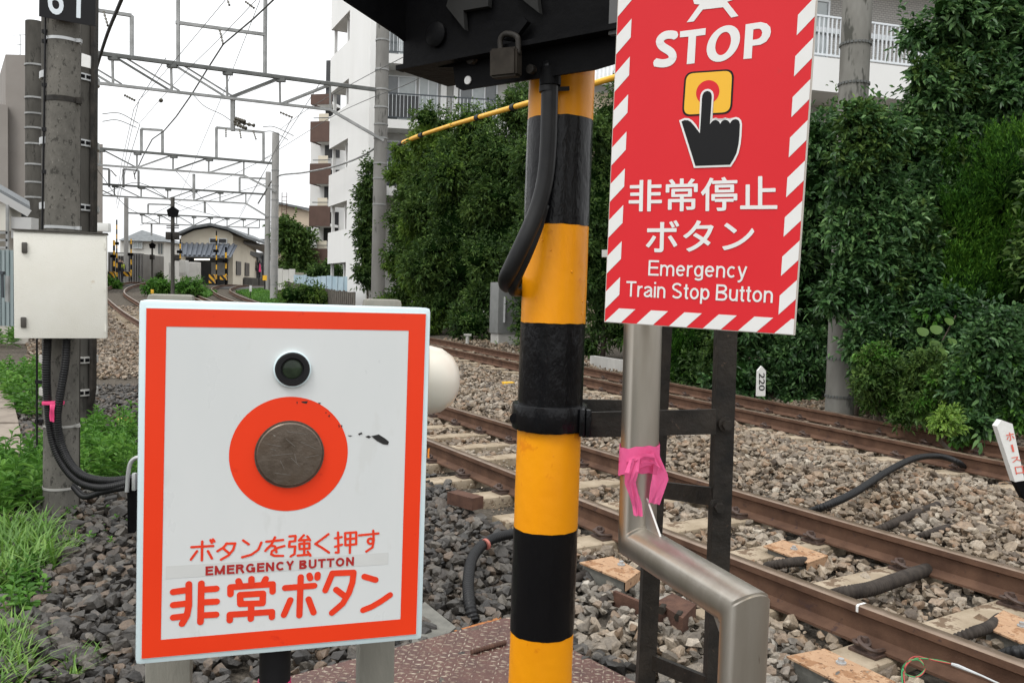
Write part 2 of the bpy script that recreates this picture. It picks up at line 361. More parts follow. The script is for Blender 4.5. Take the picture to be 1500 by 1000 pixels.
# shared pieces
def sleeper_mesh():
    mb = MB(); mb.box((0, 0, -.155 - .08), (2.0, .20, .16), bevel=.018); me = bpy.data.meshes.new('sleeper'); mb.bm.to_mesh(me); mb.bm.free(); finish(me, M_sleeper, 35); return me
def clip_mesh():
    mb = MB()
    mb.box((.0, 0, -.148), (.09, .13, .014), bevel=.003)
    p = smooth_path([(-.035, -.05, -.13), (.02, -.055, -.118), (.045, -.02, -.112), (.02, .012, -.115), (-.01, -.01, -.105), (.012, -.035, -.1), (.05, .0, -.105), (.045, .05, -.118), (-.03, .05, -.13)], 4)
    mb.tube(p, .0095, 6); mb.cyl((.018, -.005, -.15), (.018, -.005, -.085), .014, 6)
    me = bpy.data.meshes.new('rail_clip'); mb.bm.to_mesh(me); mb.bm.free(); finish(me, M_clip, 40); return me
SL, CL = sleeper_mesh(), clip_mesh()
SLEEP = {}
def build_track(line, key, s0, s1, s_far, clipY):
    root = bpy.data.objects.new('railway_track', None); COL.objects.link(root); root.empty_display_size = .2; MW[root] = Matrix.Identity(4); root['kind'] = 'structure'
    for lat in (-.566, .566):
        sweep(line, lat, RAIL, s0, line.L - .2, .35, [M_rail, M_railtop], root, 'rail', matid=[0, 1, 2])
    spots = []
    t = s0 + .2
    while t < s_far:
        spots.append(t); t += .61 + random.uniform(-.02, .02)
    SLEEP[key] = np.array(spots)
    for t in spots:
        p, d, n = line.frame(t); a = math.atan2(n[1], n[0]) + random.uniform(-.012, .012)
        o = bpy.data.objects.new('sleeper', SL); COL.objects.link(o); o.parent = root
        M = Matrix.Translation(V(line.pt(t, 0, random.uniform(-.006, .004)))) @ Matrix.Rotation(a, 4, 'Z') @ Matrix.Rotation(math.atan(line.cant), 4, 'Y')
        o.matrix_local = M
        if p[1] < clipY:
            for lat in (-.566, .566):
                for sd in (-1, 1):
                    c = bpy.data.objects.new('rail_clip', CL); COL.objects.link(c); c.parent = o
                    c.matrix_local = Matrix.Translation((lat + sd * .085, 0, 0)) @ Matrix.Rotation(0 if sd > 0 else math.pi, 4, 'Z') @ Matrix.Rotation(random.uniform(-.1, .1), 4, 'Z')
    return root
def s_at(line, Y): return float(np.interp(Y, line.P[:, 1], line.S))
trackA = build_track(LA, 'A', s_at(LA, -3.5), None, s_at(LA, 34), 13)
trackB = build_track(LB, 'B', s_at(LB, 1.5), None, s_at(LB, 34), 15)
trackA['label'] = 'near railway track with rusty rails on tan sleepers'; trackB['label'] = 'far railway track with rusty rails beside the hedge'
# a third pair of rails lies between them by the far crossing
third = bpy.data.objects.new('railway_track', None); COL.objects.link(third); MW[third] = Matrix.Identity(4); third['kind'] = 'structure'; third['label'] = 'spare rusty rails lying between the two tracks'
LC = Line([(-13.6, 36.5), (-14.9, 40.0), (-17.9, 46), (-20.9, 52.0)])
for lat in (-.7, -.25, .2, .65): sweep(LC, lat, [(a * 1.6, b * .9 + .02) for a, b in RAIL], 0, LC.L, .8, [M_rail, M_railtop], third, 'rail', matid=[0, 1, 2])

# ---------------------------------------------------------------- ballast: crushed stones, one by one
def stone_shapes(k, npts):
    out = []
    for i in range(k):
        bm = bmesh.new(); r = random.Random(100 + i)
        sc = (1, r.uniform(.62, .9), r.uniform(.45, .75))
        for _ in range(npts):
            v = Vector((r.gauss(0, 1), r.gauss(0, 1), r.gauss(0, 1))).normalized() * r.uniform(.82, 1.1); bm.verts.new((v.x * sc[0], v.y * sc[1], v.z * sc[2]))
        res = bmesh.ops.convex_hull(bm, input=bm.verts)
        for v in [v for v in bm.verts if not v.link_faces]: bm.verts.remove(v)
        bmesh.ops.triangulate(bm, faces=bm.faces); bm.verts.index_update()
        out.append((np.array([v.co[:] for v in bm.verts]), np.array([[v.index for v in f.verts] for f in bm.faces]))); bm.free()
    return out
SH_HI = stone_shapes(26, 17); SH_LO = stone_shapes(14, 9)
def rand_rot(n, flat=.75):
    """random headings, mostly lying on their flat side"""
    a = RNG.uniform(0, 2 * np.pi, n); tx = RNG.normal(0, flat * .55, n); ty = RNG.normal(0, flat * .55, n)
    ca, sa, cx, sx, cy, sy = np.cos(a), np.sin(a), np.cos(tx), np.sin(tx), np.cos(ty), np.sin(ty)
    Rz = np.zeros((n, 3, 3)); Rz[:, 0, 0] = ca; Rz[:, 0, 1] = -sa; Rz[:, 1, 0] = sa; Rz[:, 1, 1] = ca; Rz[:, 2, 2] = 1
    Rx = np.zeros((n, 3, 3)); Rx[:, 0, 0] = 1; Rx[:, 1, 1] = cx; Rx[:, 1, 2] = -sx; Rx[:, 2, 1] = sx; Rx[:, 2, 2] = cx
    Ry = np.zeros((n, 3, 3)); Ry[:, 1, 1] = 1; Ry[:, 0, 0] = cy; Ry[:, 0, 2] = sy; Ry[:, 2, 0] = -sy; Ry[:, 2, 2] = cy
    return Rz @ Rx @ Ry
def scatter(shapes, P, size, parent, name, m, flat=.75, smooth=False):
    n = len(P); R = rand_rot(n, flat); kind = RNG.integers(0, len(shapes), n); Vs = []; Fs = []; off = 0
    for k, (sv, sf) in enumerate(shapes):
        I = np.nonzero(kind == k)[0]
        if not len(I): continue
        w = np.einsum('nij,vj->nvi', R[I], sv) * size[I][:, None, None] + P[I][:, None, :]
        Vs.append(w.reshape(-1, 3)); Fs.append((sf[None] + (np.arange(len(I)) * len(sv))[:, None, None] + off).reshape(-1, 3)); off += len(I) * len(sv)
    Fs = np.concatenate(Fs); return npmesh(parent, name, np.concatenate(Vs), Fs, np.full(len(Fs), 3), m, smooth)
def in_view(X, Y, lo=-.74, hi=.74, pad=.5): return (X > lo * Y - pad) & (X < hi * Y + pad)
def lay(x0, x1, y0, y1, dens, r0, r1, keep):
    n = int((x1 - x0) * (y1 - y0) * dens); X = RNG.uniform(x0, x1, n); Y = RNG.uniform(y0, y1, n); ok = in_view(X, Y); X, Y = X[ok], Y[ok]
    z, dA, dB = bed(X, Y); _, sA = LA.signed(X, Y); _, sB = LB.signed(X, Y)
    ok = keep(X, Y, dA, dB)
    for d, s_, key in ((dA, sA, 'A'), (dB, sB, 'B')):
        ok &= ~((np.abs(np.abs(d) - .566) < .085))                                    # clear of the rails
        nearest = np.abs(s_[:, None] - SLEEP[key][None, :]).min(1) if len(s_) < 60000 else np.concatenate([np.abs(c[:, None] - SLEEP[key][None, :]).min(1) for c in np.array_split(s_, 12)])
        on = (np.abs(d) < 1.0) & (nearest < .105); ok &= ~(on & (RNG.random(len(X)) < .86))
    X, Y, z = X[ok], Y[ok], z[ok]; size = RNG.uniform(r0, r1, len(X)) * np.exp(RNG.normal(0, .22, len(X)))
    return np.stack([X, Y, z + RNG.uniform(-.032, .030, len(X))], 1), size
near_side = lambda X, Y, a, b: (a < -.95 + .15 * np.sin(Y * 2.1))
weedy = lambda X, Y, a, b: (a < -.95 + .15 * np.sin(Y * 2.1)) & ~((a < -4.6) & (RNG.random(len(a)) < .75))
tracks = lambda X, Y, a, b: (a >= -.95 + .15 * np.sin(Y * 2.1)) & (b < 2.6)
left_of = lambda X, Y: X < .55 + .25 * np.sin(Y * 3) - .10 * (Y - 3)
P1, z1 = lay(-4.5, 3.2, 1.6, 7.0, 720, .026, .042, lambda X, Y, a, b: near_side(X, Y, a, b) & left_of(X, Y)); P2, z2 = lay(-8, 3, 7.0, 12, 420, .03, .045, weedy)
o = scatter(SH_HI, np.concatenate([P1, P2]), np.concatenate([z1, z2]), None, 'ballast', S_dark); tag(o, 'dark grey crushed stone ballast in the foreground', 'ballast', kind='stuff')
P1, z1 = lay(-.5, 3.2, 1.6, 7.0, 720, .026, .042, lambda X, Y, a, b: near_side(X, Y, a, b) & ~left_of(X, Y)); o = scatter(SH_HI, P1, z1, None, 'ballast', S_grey); tag(o, 'pale grey crushed stones between the checker plate and the near rail', 'ballast', kind='stuff')
P1, z1 = lay(.2, 8, 1.6, 7.5, 640, .027, .042, tracks); P2, z2 = lay(-2.5, 9.5, 7.5, 13, 520, .03, .044, tracks)
o = scatter(SH_HI, np.concatenate([P1, P2]), np.concatenate([z1, z2]), None, 'ballast', S_tan); tag(o, 'tan and brown crushed stone ballast around the tracks', 'ballast', kind='stuff')
P1, z1 = lay(-14, 5, 13, 24, 190, .04, .06, lambda X, Y, a, b: (a > -3.6) & (b < 2.2)); P2, z2 = lay(-22, -3, 24, 38, 70, .055, .085, lambda X, Y, a, b: (a > -3.4) & (b < 1.7))
o = scatter(SH_LO, np.concatenate([P1, P2]), np.concatenate([z1, z2]), None, 'ballast', S_tan); tag(o, 'distant brown ballast along both tracks', 'ballast', kind='stuff')

# small chips and dust between the larger stones
P1, z1 = lay(-4.5, 5.5, 1.6, 7.5, 420, .007, .014, lambda X, Y, a, b: (b < 1.0) & (a > -.9)); P1[:, 2] += .006
o = scatter(SH_LO, P1, z1, None, 'stone_chips', S_tan); tag(o, 'small stone chips between the larger ballast stones', 'gravel', kind='stuff')
# ---------------------------------------------------------------- foreground materials
M_face = mat('white_face_paint', (.62, .645, .64), (.665, .68, .675), .3, scale=5, spots=[((.42, .39, .33), 120, .755), ((.615, .632, .622), 16, .60)], rough_var=.12, stretch=(1, 1, .45))
M_ora = mat('orange_red_paint', (.81, .048, .011), (.77, .044, .010), .35, spec=.3, scale=6, spots=[((.70, .035, .01), 40, .66), ((.60, .10, .06), 150, .75)])
M_oraltr = mat('orange_red_letter', (.82, .045, .010), (.72, .04, .012), .4, scale=30)
M_redltr = mat('dark_red_letter', (.40, .018, .016), None, .4)
M_frame = mat('pale_blue_edge', (.60, .73, .76), (.66, .77, .79), .35, scale=8, spots=[((.45, .47, .45), 45, .74)])
M_tape = mat('clear_tape', (.585, .595, .58), (.615, .625, .61), .2, scale=20)
M_chip = mat('bare_black_chip', (.012, .012, .012), None, .5)
M_button = mat('worn_steel_button', (.075, .056, .040), (.135, .108, .085), .36, metal=.5, scale=28, c3=(.105, .075, .052), bump=.12, bscale=160, rough_var=.12, spots=[((.42, .40, .37), 95, .70)])
M_black = mat('black_rubber', (.008, .008, .009), (.012, .012, .013), .5, scale=20, spec=.2)
M_lens = mat('dark_green_lens', (.012, .018, .012), (.03, .045, .026), .12, scale=60, spec=.3)
M_yel = mat('yellow_enamel', (.93, .36, .004), (.88, .32, .004), .34, scale=5, bump=.35, bscale=24, spots=[((.30, .16, .03), 85, .735), ((.80, .26, .004), 12, .62)], spec=.3, bdist=.004)
M_blk = mat('black_enamel', (.004, .004, .005), (.006, .006, .007), .16, scale=9, bump=.7, bscale=30, spec=.24, bdist=.006, stretch=(1, 1, .45), spots=[((.03, .03, .03), 70, .74)])
M_blkflat = mat('black_box_paint', (.003, .003, .0035), (.006, .006, .0065), .5, scale=10, bump=.25, bscale=30, spec=.06)
M_hood = mat('dark_grey_arrow', (.022, .022, .021), (.032, .032, .031), .7, scale=10, spec=.1)
M_inox = mat('stainless_pipe', (.40, .365, .31), (.51, .475, .42), .39, metal=.92, scale=14, bump=.05, bscale=120, stretch=(1, 1, .15), rough_var=.09, spots=[((.26, .22, .18), 70, .70)])
M_weld = mat('weld_metal', (.55, .53, .5), None, .35, metal=.8)
M_pink = mat('pink_tape', (.99, .17, .40), (.95, .14, .36), .55, spec=.2, scale=14, trans=.22, trcol=(.9, .12, .3), bump=.3, bscale=30)
M_pink2 = mat('bright_pink_tape', (.80, .055, .20), (.86, .075, .24), .5, scale=14, trans=.15)
M_steelblk = mat('black_painted_steel', (.014, .0132, .012), (.04, .034, .028), .55, spec=.22, scale=11, bump=.35, bscale=40, spots=[((.12, .085, .06), 34, .66)])
M_red = mat('sign_red', (.66, .020, .028), (.69, .023, .031), .5, scale=3, spec=.25, rough_var=.1, spots=[((.62, .03, .035), 22, .66), ((.58, .07, .07), 140, .76)])
M_white = mat('sign_white', (.74, .735, .71), (.78, .775, .76), .5, scale=12)
M_signyel = mat('sign_yellow', (.86, .47, .022), None, .45)
M_signblk = mat('sign_black', (.010, .010, .011), None, .5, spec=.2)
M_edge = mat('sign_edge_beige', (.50, .46, .40), (.58, .54, .47), .6, scale=10)
M_brass = mat('dull_brass', (.024, .020, .016), (.04, .034, .027), .6, metal=.3, scale=30, spec=.15)
M_whitedome = mat('cream_plastic', (.70, .66, .56), (.74, .71, .62), .3, scale=4, spots=[((.5, .43, .32), 18, .70)])
M_hose = mat('black_hose', (.008, .008, .009), (.014, .014, .014), .42, scale=30, spec=.25)
M_hosebrown = mat('dusty_hose', (.03, .025, .022), (.06, .05, .042), .8, scale=18, spec=.15)
M_check = mat('checker_plate_rust', (.060, .024, .019), (.10, .042, .031), .5, scale=9, bump=.3, bscale=90, spots=[((.22, .17, .12), 60, .57)])
M_lug = mat('worn_tread', (.11, .06, .045), (.27, .22, .165), .5, scale=14, c3=(.40, .35, .28))
M_slab = mat('slab_concrete', (.10, .098, .085), (.16, .155, .135), .9, scale=12, bump=.3, bscale=60, spots=[((.3, .29, .26), 80, .70)])

def rotm(yaw, pit, rol): return Matrix.Rotation(yaw, 4, 'Z') @ Matrix.Rotation(pit, 4, 'X') @ Matrix.Rotation(rol, 4, 'Y')
class Panel:
    """a flat thing with its own frame: x right, z up, -y out of the face"""
    def __init__(s, origin, yaw, pit, rol):
        s.M = Matrix.Translation(V(origin)) @ rotm(yaw, pit, rol); s.o = np.array(origin); R = np.array(s.M)[:3, :3]; s.x, s.y, s.z = R[:, 0], R[:, 1], R[:, 2]; s.k = 0
    def w(s, u, v, out=0.0): return s.o + s.x * u + s.z * v - s.y * out
    def px(s, x, y, out=0.0):                             # a point of the photo measured on this face
        return on_plane(x, y, s.o - s.y * out, s.y)
    def uv(s, x, y):
        p = s.px(x, y) - s.o; return np.array([p @ s.x, p @ s.z])
def lift(s):                                              # keeps overlapping strokes off one plane
    s.k += 1; return (s.k % 24) * 1.2e-5
def stroke(mb, pan, pts, wd, out):
    """rounded brush stroke through uv points"""
    P = [np.asarray(p, float) for p in pts]
    for a, b in zip(P[:-1], P[1:]):
        d = b - a; L = np.linalg.norm(d); d = d / max(L, 1e-9); n = np.array([-d[1], d[0]]); r = wd / 2; ring = []
        for k in range(9): q = -math.pi / 2 + math.pi * k / 8; ring.append(b + r * (math.cos(q) * d + math.sin(q) * n))
        for k in range(9): q = math.pi / 2 + math.pi * k / 8; ring.append(a + r * (math.cos(q) * d + math.sin(q) * n))
        h = out + lift(pan); mb.poly([pan.w(u, v, h) for u, v in ring])
def uvpoly(mb, pan, pts, out): mb.poly([pan.w(u, v, out) for u, v in pts])
def text_mesh(body, bold=0.0, spacing=1.0):
    c = bpy.data.curves.new('t', 'FONT'); c.body = body; c.size = 1.0; c.offset = bold; c.space_character = spacing; c.resolution_u = 4
    o = bpy.data.objects.new('t', c); COL.objects.link(o); bpy.context.view_layer.update()
    dg = bpy.context.evaluated_depsgraph_get(); me = o.evaluated_get(dg).to_mesh()
    vs = np.array([v.co[:] for v in me.vertices]); fs = [tuple(p.vertices) for p in me.polygons]
    o.evaluated_get(dg).to_mesh_clear(); COL.objects.unlink(o); bpy.data.objects.remove(o); bpy.data.curves.remove(c); return vs, fs
def text_part(parent, pan, body, quad, mat_, out, bold=0.0, spacing=1.0, name='lettering', label=None):
    """text fitted to four measured corners (TL, TR, BR, BL) on a panel; bold thickens every stroke"""
    vs, fs = text_mesh(body, 0.0, spacing); lo, hi = vs.min(0), vs.max(0); Q = [pan.uv(*c) for c in quad]; mb = MB(); lo = lo - bold; hi = hi + bold
    for k in range(8 if bold else 1):
        dx, dy = bold * math.cos(k * math.pi / 4), bold * math.sin(k * math.pi / 4); W = []
        for v in vs:
            s = (v[0] + dx - lo[0]) / (hi[0] - lo[0]); t = (v[1] + dy - lo[1]) / (hi[1] - lo[1]); top = Q[0] * (1 - s) + Q[1] * s; bot = Q[3] * (1 - s) + Q[2] * s; p = bot * (1 - t) + top * t
            W.append(pan.w(p[0], p[1], out + k * 2e-5))
        mb._add(W, fs)
    return part(parent, name, mb, mat_, False, label)
def arc_(cx, cy, rx, ry, a0, a1, n=9): return [(cx + rx * math.cos(math.radians(a0 + (a1 - a0) * k / n)), cy + ry * math.sin(math.radians(a0 + (a1 - a0) * k / n))) for k in range(n + 1)]
def glyph(ch, t):
    """plain grotesque letters as centre lines; returns (advance, strokes)"""
    h = t / 2; X = .73; xm = X - h
    def arch(x0, x1): return arc_((x0 + x1) / 2, .44, (x1 - x0) / 2, xm - .44, 180, 0, 8) + [(x1, 0)]
    G = {'E': (.60, [[(h, 0), (h, 1)], [(h, 1 - h), (.60, 1 - h)], [(h, .52), (.56, .52)], [(h, h), (.61, h)]]), 'M': (.82, [[(h, 0), (h, 1)], [(.82 - h, 0), (.82 - h, 1)], [(h * 1.1, 1 - h), (.41, h * .6)], [(.41, h * .6), (.82 - h * 1.1, 1 - h)]]),
         'R': (.68, [[(h, 0), (h, 1)], [(h, 1 - h), (.40, 1 - h)] + arc_(.40, .73, .25 - h, .27 - h, 90, -90, 6) + [(h, .46 + h)], [(.42, .47), (.66 - h * .4, 0)]]), 'G': (.76, [arc_(.38, .5, .38 - h, .5 - h, 40, 335, 14), [(.42, .46), (.76 - h, .46)], [(.76 - h, .46 + h), (.76 - h, 0)]]),
         'N': (.70, [[(h, 0), (h, 1)], [(.70 - h, 0), (.70 - h, 1)], [(h, 1 - h * .5), (.70 - h, h * .5)]]), 'C': (.70, [arc_(.38, .5, .38 - h, .5 - h, 42, 318, 14)]), 'Y': (.68, [[(h * .9, 1), (.34, .44)], [(.68 - h * .9, 1), (.34, .44)], [(.34, .46), (.34, 0)]]),
         'B': (.66, [[(h, 0), (h, 1)], [(h, 1 - h), (.38, 1 - h)] + arc_(.38, .75, .24 - h, .25 - h, 90, -90, 6) + [(h, .5 + h * .2)], [(h, .5), (.40, .5)] + arc_(.40, .265, .26 - h, .265 - h, 90, -90, 6) + [(h, h)]]), 'U': (.68, [[(h, 1), (h, .32)] + arc_(.34, .32, .34 - h, .32 - h, 180, 360, 9) + [(.68 - h, 1)]]),
         'T': (.62, [[(0, 1 - h), (.62, 1 - h)], [(.31, 1 - h), (.31, 0)]]), 'O': (.76, [arc_(.38, .5, .38 - h, .5 - h, 0, 360, 20)]), 'S': (.64, [arc_(.32, .735, .30 - h, .265 - h, 25, 262, 9) + arc_(.32, .265, .31 - h, .265 - h, 82, -155, 9)]), ' ': (.20, []),
         'e': (.53, [[(h, .385), (.53 - h, .385)], arc_(.265, X / 2, .265 - h, X / 2 - h, 4, 318, 13)]), 'm': (.82, [[(h, 0), (h, X)], arch(h, .41), arch(.41, .82 - h)]), 'r': (.32, [[(h, 0), (h, X)], arc_(.27, .42, .27 - h, xm - .42, 180, 78, 5)]), 'n': (.50, [[(h, 0), (h, X)], arch(h, .50 - h)]),
         'g': (.52, [arc_(.25, X / 2, .25 - h, X / 2 - h, 0, 360, 14), [(.52 - h, X), (.52 - h, -.05)] + arc_(.27, -.05, .25 - h, .19 - h, 0, -160, 7)]), 'c': (.49, [arc_(.26, X / 2, .26 - h, X / 2 - h, 45, 315, 11)]), 'y': (.50, [[(h * .8, X), (.25, .03)], [(.50 - h * .8, X), (.22, -.12), (.13, -.21), (.04, -.21)]]),
         'a': (.53, [arc_(.25, .52, .20, xm - .52, 170, 0, 7) + [(.45, .08), (.53, h)], arc_(.23, .2, .23 - h, .2 - h, 80, 360, 9), [(.23, .40), (.45, .45)]]), 'i': (.13, [[(.065, 0), (.065, X)], [(.065, .88), (.065, 1)]]), 't': (.28, [[(.14, .93), (.14, .14), (.18, h), (.28, h)], [(0, X - h), (.28, X - h)]]),
         'o': (.54, [arc_(.27, X / 2, .27 - h, X / 2 - h, 0, 360, 14)]), 'p': (.53, [[(h, -.25), (h, X)], arc_(.275, X / 2, .255 - h, X / 2 - h, 0, 360, 14)]), 'u': (.50, [[(h, X), (h, .29)] + arc_(.25, .29, .25 - h, .29 - h, 180, 360, 8), [(.50 - h, X), (.50 - h, 0)]])}
    return G[ch]
def stroke_flat(mb, pan, P, wd, out):
    """brush stroke with square ends and round joints"""
    P = [np.asarray(p, float) for p in P]; r = wd / 2
    for i, (a, b) in enumerate(zip(P[:-1], P[1:])):
        d = b - a; L = np.linalg.norm(d)
        if L < 1e-7: continue
        d = d / L; n = np.array([-d[1], d[0]]); h = out + lift(pan); uvpoly(mb, pan, [a + n * r, a - n * r, b - n * r, b + n * r], h)
        if 0 < i: h = out + lift(pan); uvpoly(mb, pan, [a + r * np.array([math.cos(k * math.pi / 5), math.sin(k * math.pi / 5)]) for k in range(10)], h)
def line_part(parent, pan, body, base, mat_, out, t, capq, gap=.10, name='lettering'):
    """grotesque lettering: base = left and right end of the base line, capq = cap height in photo rows"""
    x = 0; S = []
    for ch in body:
        w, st = glyph(ch, t)
        for q in st: S.append([(x + a, b) for a, b in q])
        x += w + gap
    W = x - gap; A, B = pan.uv(*base[0]), pan.uv(*base[1]); d = (B - A) / W; C = pan.uv(base[0][0], base[0][1] - capq); upv = C - A; up_n = np.array([0, upv[1]]); mb = MB(); wd = t * up_n[1]; pan.k = 0
    for q in S: stroke_flat(mb, pan, [A + d * a + up_n * b for a, b in q], wd, out)
    return part(parent, name, mb, mat_, False)

# ---------------------------------------------------------------- emergency button box
PW = Panel((-.2849, 1.08, 1.0264), .3029, -.0036, .0062); BW_, BH_ = .3634, .4555
box = thing('emergency_button_box', 'white emergency button box with orange border, round steel button and Japanese lettering', 'button box', M=PW.M)
mb = MB(); mb.box(PW.w(0, 0, -.034), (BW_, .07, BH_), PW.M.to_3x3(), bevel=.006); part(box, 'housing', mb, M_frame, 35)
inn = [PW.uv(*c) for c in ((244, 478), (598, 484), (586, 905), (236, 935))]; outr = [PW.uv(*c) for c in ((214, 450.5), (624, 459), (609.5, 927.5), (207, 963.5))]
mb = MB(); mb.prism([PW.w(u, v, .0005) for u, v in [outr[3], outr[2], outr[1], outr[0]]], -PW.y * .0022); face = part(box, 'face_panel', mb, M_face, False)
mb = MB()
for i in range(4):
    a, b, c, d = outr[i], outr[(i + 1) % 4], inn[(i + 1) % 4], inn[i]; ins = lambda p, q: p + (q - p) * .03
    uvpoly(mb, PW, [ins(a, d), ins(b, c), c, d], .0031)
part(face, 'border', mb, M_ora, False)
bc = PW.uv(424, 664); br_ = np.linalg.norm(PW.uv(509, 664) - bc)
mb = MB(); mb.disc(PW.w(*bc, .0031), PW.x, PW.z, br_, 72, br_ * .585); part(face, 'button_ring', mb, M_ora, False)
mb = MB(); r = br_ * .575
mb.lathe([(r * 1.02, 0), (r * 1.02, .0025), (r * .985, .0025), (r * .985, .001), (r * .97, .001), (r * .97, .0048), (r * .93, .0062), (r * .5, .0070), (.0001, .0072)], PW.w(*bc, .0027), -PW.y, 64); btn = part(box, 'push_button', mb, M_button, 30)
mb = MB(); PW.k = 0
for a, b, c, d in ((392, 648, 412, 652), (398, 665, 428, 662), (418, 640, 432, 652), (440, 645, 462, 655), (402, 690, 425, 693), (426, 668, 438, 680), (431, 662, 434, 676), (410, 672, 416, 684), (446, 668, 466, 664), (420, 630, 450, 634), (396, 655, 404, 657)): stroke(mb, PW, [PW.uv(a, b), PW.uv(c, d)], .0005, .0100)
part(btn, 'scratch', mb, mat('bright_scratch', (.24, .22, .195), None, .4, metal=.5), False)
lc = PW.uv(428, 540); lr = np.linalg.norm(PW.uv(454, 540) - lc)
mb = MB(); mb.lathe([(lr * 1.06, 0), (lr * 1.06, .004), (lr * .98, .005), (lr * .98, .002)], PW.w(*lc, .0027), -PW.y, 48); bez = part(box, 'lens_bezel', mb, M_frame, 30)
mb = MB(); mb.lathe([(lr * .96, 0), (lr * .96, .005), (lr * .90, .0068), (lr * .66, .0068), (lr * .62, .004), (lr * .60, .003)], PW.w(*lc, .003), -PW.y, 48); part(box, 'rubber_ring', mb, M_black, 30)
mb = MB(); mb.lathe([(lr * .62, 0), (lr * .5, .001), (lr * .3, .0017), (.0001, .002)], PW.w(*lc, .0055), -PW.y, 40); part(box, 'lens', mb, M_lens, True)
# lettering drawn stroke by stroke, measured on the face
cr = lambda a, b: PW.uv(230 + a / 3.947, 760 + b / 3.947)
big = [[(185, 370), (185, 490), (174, 550), (146, 598)], [(95, 415), (185, 402)], [(95, 490), (185, 480)], [(95, 562), (172, 553)], [(257, 366), (252, 588)], [(257, 402), (343, 396)], [(255, 475), (345, 470)], [(255, 550), (342, 545)],
       [(471, 352), (482, 378)], [(546, 340), (546, 372)], [(628, 340), (612, 372)], [(425, 428), (425, 388), (668, 370), (668, 413)], [(480, 432), (612, 424), (610, 480), (482, 484), (480, 432)], [(545, 490), (542, 570)], [(421, 578), (421, 546), (664, 530), (664, 560)],
       [(740, 392), (908, 379)], [(830, 330), (822, 550)], [(770, 462), (733, 547)], [(875, 457), (904, 533)], [(880, 320), (885, 336)], [(928, 315), (926, 333)],
       [(1012, 310), (972, 405)], [(1012, 308), (1135, 303)], [(1135, 303), (1128, 360), (1108, 420), (1072, 482), (1010, 535)], [(1034, 402), (1082, 438)], [(1197, 327), (1262, 346)], [(1190, 520), (1240, 500), (1295, 468), (1345, 433)]]
mb = MB(); wb = np.linalg.norm(cr(200, 400) - cr(239, 400))
for s in big: stroke(mb, PW, [cr(*p) for p in s], wb, .0032)
part(face, 'lettering', mb, M_oraltr, False)
arc = lambda cx, cy, r, n=8: [(cx + r * math.cos(2 * math.pi * k / n), cy + r * math.sin(2 * math.pi * k / n)) for k in range(n + 1)]
small = [[(200, 157), (325, 150)], [(262, 124), (260, 232)], [(232, 180), (197, 228)], [(295, 180), (318, 222)], [(310, 116), (318, 132)], [(324, 112), (332, 124)],
         [(405, 135), (385, 158), (350, 180)], [(400, 137), (452, 135)], [(452, 135), (440, 172), (412, 205), (370, 229)], [(385, 165), (415, 190)], [(498, 118), (530, 140)], [(603, 130), (585, 172), (545, 200), (492, 215)],
         [(632, 125), (728, 115)], [(682, 100), (662, 140), (626, 178)], [(638, 162), (660, 148), (682, 152), (690, 186)], [(736, 150), (700, 160), (664, 180), (660, 198), (680, 207), (728, 207)],
         [(765, 95), (800, 92), (798, 122), (766, 125), (763, 155), (798, 152), (794, 196), (772, 210)], [(848, 88), (820, 118), (874, 114)], [(868, 94), (884, 118)], [(822, 138), (880, 134), (880, 164), (824, 168), (822, 138)], [(850, 120), (850, 200)], [(812, 205), (884, 199)], [(870, 182), (886, 206)],
         [(990, 82), (950, 112), (914, 138), (955, 162), (993, 188)], [(1045, 72), (1048, 188), (1032, 188)], [(1028, 106), (1066, 99)], [(1028, 155), (1068, 142)], [(1086, 76), (1150, 71), (1150, 140), (1088, 146), (1086, 76)], [(1087, 111), (1150, 106)], [(1117, 74), (1113, 190)],
         [(1166, 89), (1278, 78)], [(1248, 62), (1251, 118), (1244, 158), (1208, 182)], arc(1232, 122, 16)]
mb = MB(); PW.k = 0; ws = np.linalg.norm(cr(200, 400) - cr(215, 400))
for s in small: stroke(mb, PW, [cr(*p) for p in s], ws, .0032)
part(face, 'lettering', mb, M_oraltr, False)
mb = MB(); mb.poly([PW.px(230 + a / 3.947, 760 + b / 3.947, .00295) for a, b in ((50, 345), (1336, 260), (1338, 192), (52, 272))]); part(face, 'tape_strip', mb, M_tape, False)
line_part(face, PW, 'EMERGENCY BUTTON', ((300.5, 841.3), (518.5, 826.5)), M_redltr, .0034, .235, 13.4, gap=.075)
mb = MB()                                                  # bare patches where the paint is chipped
cb = lambda a, b: PW.uv(330 + a / 3.704, 490 + b / 3.704)
for ch in ([(790, 548), (830, 538), (868, 562), (886, 578), (880, 594), (856, 592), (822, 574)], [(758, 550), (775, 544), (792, 551), (776, 559)], [(720, 534), (738, 527), (743, 535), (722, 543)], [(660, 543), (690, 545), (676, 550)], [(410, 360), (448, 358), (440, 372), (418, 368)], [(500, 367), (520, 368), (510, 375)], [(556, 440), (566, 430), (564, 446)], [(385, 362), (393, 362), (389, 375)], [(626, 488), (634, 488), (630, 504)], [(540, 420), (549, 418), (546, 426)], [(611, 482), (619, 492), (616, 505)]):
    uvpoly(mb, PW, [cb(*p) for p in ch], .0034)
part(face, 'paint_chip', mb, M_chip, False)
mb = MB(); uvpoly(mb, PW, [PW.uv(*p) for p in ((625.5, 656), (628.5, 655), (627.5, 662), (628, 670), (625, 669))], .0052); part(box, 'paint_chip', mb, mat('orange_fleck', (.75, .25, .02)), False)
